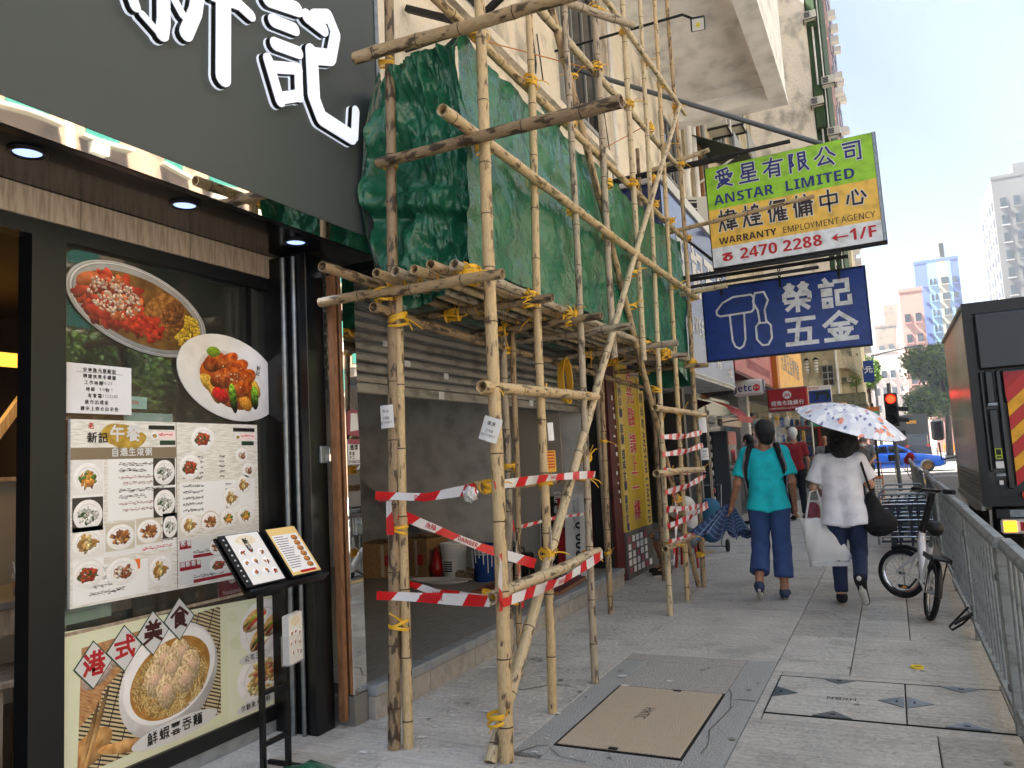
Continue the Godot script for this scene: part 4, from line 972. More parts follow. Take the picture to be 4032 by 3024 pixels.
	for k in 4:
		var c := V2(-0.545 + 0.155 * k, 0.185 + 0.036 * k)
		var d := put("diamond", MB.new().prism(PackedVector2Array([c + V2(0, 0.108), c + V2(0.096, 0), c - V2(0, 0.108), c - V2(0.096, 0)]), 0.0004, Transform3D(Basis(), V(0, 0, 0.0058 + 0.0004 * k)), false, false), dg, po)
		put("diamond_face", MB.new().prism(PackedVector2Array([c + V2(0, 0.1), c + V2(0.088, 0), c - V2(0, 0.1), c - V2(0.088, 0)]), 0.0004, Transform3D(Basis(), V(0, 0, 0.0076 + 0.0001 * k)), false, false), M.white, d)
		write_cjk(po, "港式美食"[k], V(c.x - 0.046, c.y + 0.055, 0.009), V(0, 0, 1), 0.105, M.red_ink if k < 2 else mat("maroon", Color(0.25, 0.06, 0.06), 0.6), {"w": 0.14})
	var lab := [[-0.10, -0.235, 0.34, 0.06, "鮮蝦雲吞麵", 0.058], [0.43, -0.015, 0.16, 0.035, "公司三文", 0.034], [0.43, -0.27, 0.19, 0.035, "仿鮑魚火通粉", 0.032]]
	for l in lab:
		var tx: String = l[4]
		put("caption", MB.new().prism(ellipse(l[0], l[1], l[2] * 0.75, l[3] * 0.85, 0.03, 28), 0.0004, Transform3D(Basis(), V(0, 0, 0.0060)), false, false), M.white, po)
		write_cjk(po, tx, V(l[0] - tx.length() * l[5] * 0.58, l[1] + l[5] * 0.5, 0.0068), V(0, 0, 1), l[5], M.ink, {"w": 0.11, "roll": 0.03, "adv": 1.15})

func rect(x0: float, y0: float, x1: float, y1: float) -> PackedVector2Array:
	return PackedVector2Array([V2(x0, y0), V2(x1, y0), V2(x1, y1), V2(x0, y1)])

func build_menu_board() -> void:
	var im := pic(560, 410, Color(0.86, 0.85, 0.82)) # printed ground of the menu: pale planks and white fields
	for y in 410:
		for x in 560:
			var n := PN.get_noise_2d(x * 0.8, y * 9.0)
			im.set_pixel(x, y, Color(0.80, 0.78, 0.73).lerp(Color(0.93, 0.92, 0.89), clampf(n + 0.6, 0, 1)))
	var fields := [[6, 92, 74, 300, 0.95], [90, 88, 188, 138, 0.93], [290, 150, 256, 84, 0.93], [6, 238, 270, 66, 0.92], [6, 318, 190, 78, 0.93], [286, 288, 262, 108, 0.86]]
	for f in fields:
		im.fill_rect(Rect2i(f[0], f[1], f[2], f[3]), Color(f[4], f[4], f[4] - 0.01))
	im.fill_rect(Rect2i(0, 62, 280, 26), Color(0.52, 0.45, 0.36))
	blob(im, 130, 36, 60, 26, 0.1, Color(0.62, 0.48, 0.14), Color(0.78, 0.64, 0.26), {"wob": 0.4, "lit": 0})
	for q in [[200, 10, 76, 10], [470, 12, 80, 10]]: im.fill_rect(Rect2i(q[0], q[1], q[2], q[3]), Color(0.10, 0.09, 0.09))
	for q in [[216, 24, 62, 18], [486, 26, 66, 18]]: im.fill_rect(Rect2i(q[0], q[1], q[2], q[3]), Color(0.95, 0.86, 0.84))
	for q in [[232, 46, 46, 11], [500, 48, 46, 11]]: im.fill_rect(Rect2i(q[0], q[1], q[2], q[3]), Color(0.14, 0.22, 0.14))
	for q in [[288, 292, 36, 20], [288, 342, 66, 22], [330, 330, 120, 8], [330, 390, 160, 8]]: im.fill_rect(Rect2i(q[0], q[1], q[2], q[3]), Color(0.58, 0.06, 0.14))
	for q in [[86, 244, 50, 12]]: im.fill_rect(Rect2i(q[0], q[1], q[2], q[3]), Color(0.80, 0.22, 0.24))
	for q in [[136, 318, 38, 22]]: im.fill_rect(Rect2i(q[0], q[1], q[2], q[3]), Color(0.92, 0.42, 0.12))
	var g := RandomNumberGenerator.new(); g.seed = 77
	var small := func(x, y, n, s, c): # rows of print too small to read
		for k in n:
			for d in 5:
				var px: int = x + k * s + g.randi() % maxi(s - 1, 1)
				var py: int = y + g.randi() % s
				im.fill_rect(Rect2i(px, py, 1 if g.randf() < 0.5 else s - 2, 1), c)
			im.fill_rect(Rect2i(x + k * s, y + s / 2, s - 1, 1), c)
	for k in 5: small.call(300, 156 + k * 15, 9, 7, Color(0.12, 0.1, 0.1)); small.call(440, 156 + k * 15, 3, 7, Color(0.12, 0.1, 0.1))
	for k in 5: small.call(300, 84 + k * 13 + 0, 9, 7, Color(0.14, 0.1, 0.1)); small.call(420, 84 + k * 13, 3, 6, Color(0.12, 0.1, 0.1))
	for q in [[118, 96, 12, 9], [118, 110, 8, 9], [118, 156, 14, 9], [118, 170, 8, 9]]: small.call(q[0], q[1], q[2], q[3], Color(0.16, 0.12, 0.12))
	for q in [[118, 126, 18, 8], [128, 140, 15, 8], [118, 186, 18, 8], [128, 200, 18, 8]]: small.call(q[0], q[1], q[2], q[3], Color(0.58, 0.42, 0.40))
	for k in 4: small.call(180, 246 + k * 16, 11, 8, Color(0.75, 0.28, 0.28) if k % 2 else Color(0.16, 0.12, 0.12))
	for k in 4: small.call(44, 324 + k * 17, 8, 9, Color(0.18, 0.14, 0.14)); small.call(114, 322 + k * 17, 2, 8, Color(0.15, 0.12, 0.12))
	for q in [[214, 28, 8, 7], [488, 30, 8, 7]]: small.call(q[0], q[1], q[2], q[3], Color(0.78, 0.16, 0.2))
	for k in 2: small.call(330, 320 + k * 60, 12, 8, Color(0.14, 0.12, 0.12))
	var o := print_board("menu_board", "large lunch menu board with dish photographs hung on the restaurant window", "menu", WX + 0.012, PackedVector2Array([V2(2.21, 0.915), V2(3.335, 0.895), V2(3.335, 1.74), V2(2.21, 1.745)]), 0.02, img_mat("menu_print", im, 0.3), M.white)
	var z := 0.0212
	var dm := []
	for k in 6: dm.append(img_mat("dish_print_%d" % k, pic_dish(k), 0.35))
	var U := func(px, py): return V2(-0.5625 + 1.125 * px / 560.0, 0.423 - 0.842 * py / 410.0)
	# x y w h dish round
	var pics := [[4, 92, 74, 74, 0, 0], [4, 172, 74, 74, 1, 0], [276, 60, 0, 0, 0, 0], [212, 90, 64, 66, 1, 0], [212, 162, 64, 70, 1, 0], [2, 246, 0, 0, 0, 0],
		[2, 236, 78, 66, 4, 0], [84, 234, 76, 62, 2, 0], [164, 230, 70, 60, 2, 0], [238, 224, 44, 60, 1, 0], [326, 8, 78, 66, 3, 1], [288, 80, 70, 66, 3, 1], [476, 66, 46, 40, 5, 1], [500, 106, 46, 42, 5, 1], [478, 140, 56, 52, 4, 1], [430, 170, 62, 56, 4, 1],
		[290, 230, 62, 54, 4, 1], [356, 228, 60, 54, 2, 1], [420, 226, 56, 50, 0, 1], [480, 222, 60, 52, 0, 1], [4, 306, 76, 62, 3, 1], [84, 310, 84, 64, 5, 1], [198, 318, 66, 70, 4, 0], [268, 312, 0, 0, 0, 0], [380, 296, 60, 48, 2, 1], [470, 290, 50, 44, 3, 1], [380, 346, 66, 44, 3, 1], [206, 26, 22, 18, 0, 1], [476, 28, 22, 18, 0, 1]]
	for q in pics:
		if q[2] == 0: continue
		var a: Vector2 = U.call(q[0], q[1] + q[3]); var b: Vector2 = U.call(q[0] + q[2], q[1])
		var poly := rect(a.x, a.y, b.x, b.y) if q[5] == 0 else ellipse((a.x + b.x) / 2, (a.y + b.y) / 2, (b.x - a.x) / 2, (b.y - a.y) / 2, 0, 20)
		put("dish_picture", MB.new().prism(poly, 0.0003, Transform3D(Basis(), V(0, 0, z)), false, false), dm[q[4]], o)
	var wr := func(t, px, py, s, m, w): 
		var p: Vector2 = U.call(px, py)
		write_cjk(o, t, V(p.x, p.y, z + 0.0006), V(0, 0, 1), s, m, {"w": w})
	wr.call("午餐", 98, 14, 0.075, M.white, 0.14)
	wr.call("自選生滾粥", 100, 65, 0.040, M.white, 0.13)
	wr.call("新記", 40, 30, 0.048, M.ink, 0.12)
	wr.call("老", 42, 8, 0.03, M.red_ink, 0.12)
	wr.call("常餐", 290, 294, 0.034, M.white, 0.13)
	wr.call("焗飯套餐", 289, 346, 0.030, M.white, 0.13)
	put("board_seam", MB.new().boxr(0.0, 0.002, -0.41, 0.42, 0.0205, 0.0225), M.grey_ink, o)

func build_menu_stand() -> void:
	# px: a ladder-like black stand with a sloping tray holding an open menu
	var t := thing("menu_stand", "black metal stand with a sloping tray before the restaurant window", "stand", V(-2.84, 0, -2.98))
	var sx := 0.045
	for s in [-1, 1]: put("leg", MB.new().boxr(-0.012, 0.012, 0.0, 0.90, s * 0.085 - 0.011, s * 0.085 + 0.011), M.black_metal, t)
	for y in [0.16, 0.40]: put("rung", MB.new().boxr(-0.01, 0.01, y - 0.011, y + 0.011, -0.074, 0.074), M.black_metal, t)
	put("foot", MB.new().boxr(-0.13, 0.13, 0.0, 0.02, -0.097, -0.075), M.black_metal, t)
	put("foot", MB.new().boxr(-0.13, 0.13, 0.0, 0.02, 0.075, 0.097), M.black_metal, t)
	var tilt := Basis(V(0, 0, 1), deg_to_rad(-52.0)) # the tray leans back to the window
	put("tray", MB.new().box(V(-0.02, 1.03, -0.02), V(0.32, 0.012, 0.56), tilt), M.black_metal, t)
	put("tray_lip", MB.new().box(V(0.092, 0.905, -0.02), V(0.012, 0.05, 0.56), tilt), M.black_metal, t)
	var mb := thing("menu_book", "open black menu folder with two printed pages on the stand", "menu", V(-2.84, 0, -2.98))
	put("cover", MB.new().box(V(0.0, 1.05, 0.13), V(0.30, 0.006, 0.26), tilt), M.black_plastic, mb)
	put("cover", MB.new().box(V(0.0, 1.05, -0.15), V(0.30, 0.006, 0.22), tilt), M.black_plastic, mb)
	for k in 9:
		var p: Vector3 = V(0.005, 1.055, 0.0) + tilt * V(-0.12 + 0.03 * k, 0.001, 0.245)
		put("ring_hole", MB.new().box(p, V(0.008, 0.003, 0.008), tilt), M.white, mb)
	var im := pic(128, 160, Color(0.93, 0.92, 0.89))
	var g := RandomNumberGenerator.new(); g.seed = 9
	for q in [[28, 60], [64, 56], [100, 66], [24, 92], [58, 90], [98, 96], [36, 124], [78, 126], [110, 130]]:
		blob(im, q[0], q[1], 15, 12, 0, Color(0.95, 0.95, 0.95), Color(1, 1, 1), {"lit": 0.1})
		heap(im, q[0], q[1], 7, [Color(0.72, 0.32, 0.16), Color(0.85, 0.65, 0.35), Color(0.6, 0.2, 0.15)], 9, 4, g)
	blob(im, 64, 22, 40, 16, 0, Color(0.90, 0.84, 0.70), Color(0.94, 0.90, 0.80), {"lit": 0})
	var im2 := pic(128, 160, Color(0.93, 0.80, 0.52))
	im2.fill_rect(Rect2i(8, 24, 112, 126), Color(0.95, 0.94, 0.92))
	for k in 14:
		im2.fill_rect(Rect2i(14, 30 + k * 8, 40 + (k * 17) % 22, 2), Color(0.35, 0.3, 0.3))
	for k in 6: blob(im2, 98, 38 + k * 19, 14, 9, 0, Color(0.60, 0.30, 0.14), Color(0.88, 0.66, 0.36))
	im2.fill_rect(Rect2i(40, 148, 70, 8), Color(0.75, 0.12, 0.12))
	var page := func(c: Vector3, w: float, m: Material, name_: String):
		var a := tilt.x * 0.145; var b := V(0, 0, 1) * w * 0.5
		var q := MB.new()
		q.quad(c - a + b, c - a - b, c + a - b, c + a + b)
		put(name_, q, m, mb)
	page.call(V(0.0, 1.05, 0.115) + tilt.y * 0.006, 0.21, img_mat("menu_page_a", im, 0.25), "page")
	page.call(V(0.0, 1.05, -0.15) + tilt.y * 0.010, 0.21, img_mat("menu_page_b", im2, 0.25), "page")
	var wr := V(0.0, 1.05, 0.115) + tilt.y * 0.0075 - tilt.x * 0.115 + V(0, 0, 0.02)
	var wm := MB.new()
	cjk(wm, "新記", wr, V(0, 0, -1), tilt.x, 0.035, 0.12, 1.1, true)
	put("lettering", wm, M.ink, mb)
	# leaflet holder hung on the stand
	var lh := thing("leaflet_holder", "clear holder of folded menu leaflets hanging on the black stand", "leaflets", V(-2.815, 0.62, -3.06), 0.25)
	put("holder", MB.new().boxr(-0.002, 0.045, -0.115, 0.03, -0.075, 0.075), mat("clear_plastic", Color(0.9, 0.9, 0.9), 0.08, 0, {"alpha": 0.18}), lh)
	for k in 5: put("leaflet", MB.new().boxr(0.004 + 0.0075 * k, 0.0095 + 0.0075 * k, -0.11, 0.125 + 0.004 * (k % 2), -0.07, 0.07), M.paper, lh)
	var q2 := MB.new()
	q2.quad(V(0.0401, 0.125, 0.07), V(0.0401, 0.125, -0.07), V(0.0401, -0.11, -0.07), V(0.0401, -0.11, 0.07))
	put("leaflet_print", q2, M["menu_page_a"], lh)
	var gt := thing("green_bag", "corner of a dark green plastic sheet lying by the menu stand", "plastic sheet", V(-2.50, 0, -2.86))
	var P := []
	for j in 14:
		var row := []
		for i in 14:
			var u := i / 13.0; var v2 := j / 13.0
			row.append(V(-0.28 + 0.46 * u, 0.008 + 0.11 * pow(maxf(0.0, sin(PI * u)), 0.7) * sin(PI * minf(1.0, v2 * 1.02)) + 0.02 * sin(u * 17 + v2 * 9) * (1 - v2), 0.32 - 0.62 * v2 + 0.1 * u))
		P.append(row)
	for row in P:
		for i in row.size(): row[i].y = maxf(row[i].y, 0.006)
	put("sheet", MB.new().grid(P), tarp_mat(), gt)

func tarp_mat() -> StandardMaterial3D:
	var n := noise_tex("tarp_normal", 0.009, [], 1024, FastNoiseLite.TYPE_SIMPLEX_SMOOTH, 4, true, 9.0)
	return mat("tarp", Color(0.16, 0.45, 0.33), 0.23, 0.0, {"two": true, "back": Color(0.02, 0.12, 0.06), "tex": noise_tex("tarp_tint", 0.02, [[0.0, 0.78], [0.5, 0.92], [1.0, 1.0]], 256), "nrm": n, "ns": 0.6, "scale": 0.8})

# ---------------------------------------------------------------- the block with the empty shop
func ac_unit(at: Vector3, turn: float, label: String, s := 1.0, group := "window air conditioners") -> Node3D:
	var t := thing("air_conditioner", label, "air conditioner", at, turn, group)
	t.scale = Vector3(s, s, s)
	put("casing", MB.new().cbox(V(0, 0, 0), V(0.62, 0.42, 0.55), 0.02), M.ac_white, t)
	put("grille", MB.new().boxr(-0.26, 0.02, -0.16, 0.16, 0.276, 0.284), M.ac_dark, t)
	for k in 4: put("louvre", MB.new().boxr(-0.26, 0.02, -0.135 + k * 0.085, -0.12 + k * 0.085, 0.285, 0.292), M.ac_white, t)
	put("bracket", MB.new().boxr(-0.33, -0.29, -0.26, -0.212, -0.3, 0.3).boxr(0.29, 0.33, -0.26, -0.212, -0.3, 0.3).boxr(-0.29, 0.29, -0.25, -0.222, 0.24, 0.28), M.dark_steel, t)
	return t

func wall_window(parent: Node, xf: Transform3D, w: float, h: float, cols := 2, rows := 1, frame: Material = null, pane: Material = null) -> void:
	# set on a wall whose outside is local +z
	var f: Material = frame if frame else M.window_alu
	var win := put("window", MB.new().boxr(-w / 2, w / 2, -h / 2, h / 2, -0.05, 0.006), pane if pane else M.glass_dark, parent)
	win.transform = xf
	var fr := MB.new()
	fr.boxr(-w / 2 - 0.03, w / 2 + 0.03, h / 2, h / 2 + 0.05, -0.05, 0.045).boxr(-w / 2 - 0.03, w / 2 + 0.03, -h / 2 - 0.06, -h / 2, -0.05, 0.06)
	fr.boxr(-w / 2 - 0.03, -w / 2, -h / 2, h / 2, -0.05, 0.045).boxr(w / 2, w / 2 + 0.03, -h / 2, h / 2, -0.05, 0.045)
	for k in cols - 1:
		var x := -w / 2 + w * (k + 1) / cols
		fr.boxr(x - 0.02, x + 0.02, -h / 2, h / 2, 0.0, 0.03)
	for k in rows - 1:
		var y := -h / 2 + h * (k + 1) / rows
		fr.boxr(-w / 2, w / 2, y - 0.018, y + 0.018, 0.0, 0.028)
	put("frame", fr, f, win)

func build_block() -> void:
	mat("ac_white", Color(0.74, 0.73, 0.69), 0.55); mat("ac_dark", Color(0.09, 0.09, 0.09), 0.7); mat("window_alu", Color(0.60, 0.61, 0.60), 0.5, 0.5)
	var b := thing("tenement_building", "beige tenement block above the scaffold with white projecting balcony", "building")
	put("wall", MB.new().boxr(-14, -3.3, 3.0, 13.6, 14, -15.4), M.plaster_beige, b)
	put("wall", MB.new().boxr(-14, -9.2, 0, 3.0, 14, -15.4), M.plaster_beige, b)
	put("wall", MB.new().boxr(-3.6, -3.3, 2.76, 2.999, -3.9, -8.5), M.plaster_beige, b)
	put("wall", MB.new().boxr(-9.2, -3.4, 0, 2.99, 14, 3.3), M.plaster_beige, b)
	# balcony underside: slab with a beam round it
	var bal := put("balcony", MB.new().boxr(-3.3, -1.50, 8.30, 8.5, -2.0, -14.85), M.plaster_white, b)
	put("beam", MB.new().boxr(-1.50, -1.20, 8.0, 12.5, -2.0, -15.25), M.plaster_white, bal)
	put("beam", MB.new().boxr(-3.3, -1.50, 8.0, 8.5, -14.85, -15.25), M.plaster_white, bal)
	put("beam", MB.new().boxr(-3.3, -1.50, 8.5, 12.5, -15.0, -15.25), M.plaster_white, bal)
	put("moulding", MB.new().boxr(-1.2, -1.17, 8.0, 8.09, -2.0, -15.25), M.plaster_white, bal)
	put("patch", MB.new().boxr(-1.2, -1.19, 9.4, 9.7, -12.4, -12.55), M.wall_stain, bal)
	# windows of the first floor behind the poles
	wall_window(b, Transform3D(Basis(V(0, 1, 0), PI / 2), V(-3.29, 6.9, -9.3)), 1.3, 2.0, 3, 2)
	wall_window(b, Transform3D(Basis(V(0, 1, 0), PI / 2), V(-3.29, 6.6, -14.1)), 1.0, 2.2, 2, 2)
	wall_window(b, Transform3D(Basis(V(0, 1, 0), PI / 2), V(-3.29, 6.6, -5.6)), 1.6, 1.6, 3, 2)
	put("ledge", MB.new().boxr(-3.3, -3.16, 5.62, 5.72, 2, -10.4), M.plaster_beige, b)
	put("pipe", MB.new().tube([V(-3.24, 5.82, 0), V(-3.23, 5.80, -6.5), V(-3.24, 5.56, -10.3)], 0.022, 8), M.window_alu, b)
	put("pipe", MB.new().tube([V(-3.23, 3.0, -10.6), V(-3.23, 8.3, -10.6)], 0.035, 8), M.plaster_white, b)
	put("pipe", MB.new().tube([V(-3.18, 3.0, -15.1), V(-3.18, 7.0, -15.1), V(-3.1, 7.4, -15.15), V(-3.1, 8.3, -15.2)], 0.06, 10), M.plaster_white, b)
	for q in [[-7.6, 5.9, 0.012], [-7.9, 5.2, 0.008], [-9.9, 5.0, 0.01], [-10.2, 5.4, 0.007]]:
		put("cable", MB.new().tube([V(-3.27, q[1] + 1.2, q[0]), V(-3.2, q[1], q[0] - 0.05), V(-3.26, q[1] - 1.2, q[0] + 0.1), V(-3.26, 3.1, q[0])], q[2], 6), M.ink, b)
	put("iron_bracket", MB.new().box(V(-2.95, 5.05, -5.1), V(0.7, 0.05, 0.05), Basis(V(0, 0, 1), -0.5)).boxr(-3.3, -2.6, 4.86, 4.9, -5.13, -5.07), M.dark_steel, b)
	put("iron_bracket", MB.new().box(V(-2.95, 5.35, -5.75), V(0.7, 0.05, 0.05), Basis(V(0, 0, 1), 0.5)), M.dark_steel, b)
	put("service_panel", MB.new().boxr(-3.3, -3.25, 5.35, 5.75, -10.0, -10.18), M.ac_dark, b)
	# the empty shop
	var s := thing("empty_shop", "empty shop with half lowered roller shutter and raised grey floor", "shop")
	put("floor", MB.new().boxr(-7.2, -2.9, -0.05, shop_floor_y, -3.78, -8.45), M.vinyl_floor, s)
	# step: nosing and face tiles
	var z := -3.78
	while z > -8.4:
		var w := minf(0.60, z + 8.45)
		put("step_tile", MB.new().cbox(V(-2.862, 0.062, z - w / 2), V(0.06, 0.135, w - 0.004), 0.003), M.tile, s)
		put("step_nosing", MB.new().cbox(V(-2.872, 0.161, z - w / 2), V(0.105, 0.062, w - 0.0015), 0.006), M.step_edge, s)
		z -= 0.60
	put("step_tile", MB.new().boxr(-3.3, -2.893, -0.02, 0.13, -3.70, -3.78), M.tile, s)
	put("side_wall", MB.new().boxr(-7.3, -3.2, 0.0, 2.95, -8.3, -8.45), M.wall_grey, s)
	put("side_wall", MB.new().boxr(-7.3, -3.32, 0.0, 2.95, -3.752, -3.85), M.wall_grey, s)
	put("back_wall", MB.new().boxr(-7.3, -7.2, 0.0, 2.95, -3.85, -8.3), M.wall_grey, s)
	put("ceiling", MB.new().boxr(-7.3, -3.3, 2.8, 2.95, -3.75, -8.45), M.wall_grey, s)
	# boxed-in stair: its raking underside
	put("stair_casing", MB.new().prism(PackedVector2Array([V2(-6.9, 2.79), V2(-6.9, 1.95), V2(-5.0, 0.55), V2(-3.95, 0.55), V2(-3.95, 2.79)]), 0.35, Transform3D(Basis(), V(0, 0, -8.29))), M.wall_grey, s)
	put("pale_panel", MB.new().boxr(-3.88, -3.28, 0.35, 2.04, -7.93, -7.90), mat("pale_board", Color(0.62, 0.60, 0.56), 0.8), s)
	put("skirting", MB.new().boxr(-6.9, -3.4, shop_floor_y, 0.30, -8.3, -8.27), M.wall_grey, s)
	# shutter
	var y := 2.02
	put("shutter_rail", MB.new().cbox(V(-3.18, 2.0, -6.1), V(0.05, 0.07, 4.5), 0.006), M.shutter, s)
	while y < 2.74:
		put("shutter_slat", MB.new().prism(PackedVector2Array([V2(-0.006, 0.018), V2(0.012, 0.026), V2(0.016, 0.055), V2(0.004, 0.076), V2(-0.006, 0.076)]), 4.5, Transform3D(Basis(), V(-3.18, y, -8.35))), M.shutter, s)
		y += 0.075
	for q in [[2.12, -4.6, 0.12], [2.21, -4.75, 0.08], [2.33, -4.5, 0.1], [2.16, -5.3, 0.07], [2.4, -4.62, 0.06]]:
		put("torn_sticker", MB.new().boxr(-3.162, -3.158, q[0] - 0.02, q[0] + 0.025, q[1] - q[2] / 2, q[1] + q[2] / 2), M.paper, s)
	for q in [[2.02, -6.05], [2.015, -6.9], [2.0, -5.2]]: put("sticker", MB.new().boxr(-3.154, -3.15, q[0] - 0.03, q[0] + 0.03, q[1] - 0.04, q[1] + 0.04), M.paper, s)
	# jamb at the near end: timber strip, mirror steel, flyers
	put("timber_strip", MB.new().boxr(-2.955, -2.915, 0.04, 2.62, -3.605, -3.64), M.wood_raw, s)
	put("mirror_jamb", MB.new().cbox(V(-2.935, 1.42, -3.712), V(0.11, 2.50, 0.125), 0.004), M.mirror, s)
	put("jamb_foot", MB.new().boxr(-2.99, -2.88, 0.0, 0.165, -3.65, -3.775), mat("foot_board", Color(0.50, 0.49, 0.47), 0.5, 0.2), s)
	put("far_jamb", MB.new().boxr(-3.15, -2.95, 0.0, 2.75, -8.45, -8.50), M.ac_dark, s)
	put("far_jamb_pipe", MB.new().tube([V(-2.98, 0.2, -8.36), V(-2.98, 2.7, -8.36)], 0.035, 8), M.wood_panel_1, s)
	var fl := thing("flyer", "pink and white plumber flyer stuck on the mirror post", "flyer", V(-2.877, 1.56, -3.715))
	put("sheet", MB.new().boxr(0, 0.0015, -0.075, 0.075, -0.055, 0.055), M.paper, fl)
	put("band", MB.new().boxr(0.0016, 0.002, 0.045, 0.075, -0.055, 0.055), M.pink_cloth, fl)
	write_cjk(fl, "通渠", V(0.0025, 0.042, 0.036), V(1, 0, 0), 0.034, M.ink, {"w": 0.14, "adv": 1.2})
	write_cjk(fl, "高通", V(0.0025, 0.0, 0.045), V(1, 0, 0), 0.022, M.ink, {"w": 0.12, "adv": 1.2})
	write_cjk(fl, "水工", V(0.0025, -0.024, 0.045), V(1, 0, 0), 0.022, M.ink, {"w": 0.12, "adv": 1.2})
	latin(fl, "59186723", V(0.0025, -0.06, 0.0), V(1, 0, 0), 0.018, M.ink)
	var f2 := thing("flyer", "torn pink flyer above the plumber flyer on the mirror post", "flyer", V(-2.877, 1.74, -3.715))
	put("sheet", MB.new().prism(PackedVector2Array([V2(-0.055, -0.08), V2(0.055, -0.09), V2(0.05, 0.06), V2(0.01, 0.075), V2(-0.05, 0.06)]), 0.0015, Transform3D(Basis(V(0, 0, -1), V(0, 1, 0), V(1, 0, 0)), V(0, 0, 0))), M.pink_cloth, f2)
	put("torn_patch", MB.new().prism(PackedVector2Array([V2(-0.03, -0.06), V2(0.05, -0.05), V2(0.04, 0.05), V2(-0.02, 0.05)]), 0.0015, Transform3D(Basis(V(0, 0, -1), V(0, 1, 0), V(1, 0, 0)), V(0.0016, 0, 0))), M.paper, f2)
	var lb := thing("lock_box", "steel lock plate on the mirror post beside the empty shop", "lock", V(-2.872, 1.12, -3.73))
	put("plate", MB.new().cbox(V(0, 0, 0), V(0.014, 0.10, 0.06), 0.004), M.steel, lb)
	put("lock_knob", MB.new().tube([V(0.007, 0.02, 0), V(0.02, 0.02, 0)], 0.01, 10), M.chrome, lb)
	build_shop_clutter()
	build_entrance()

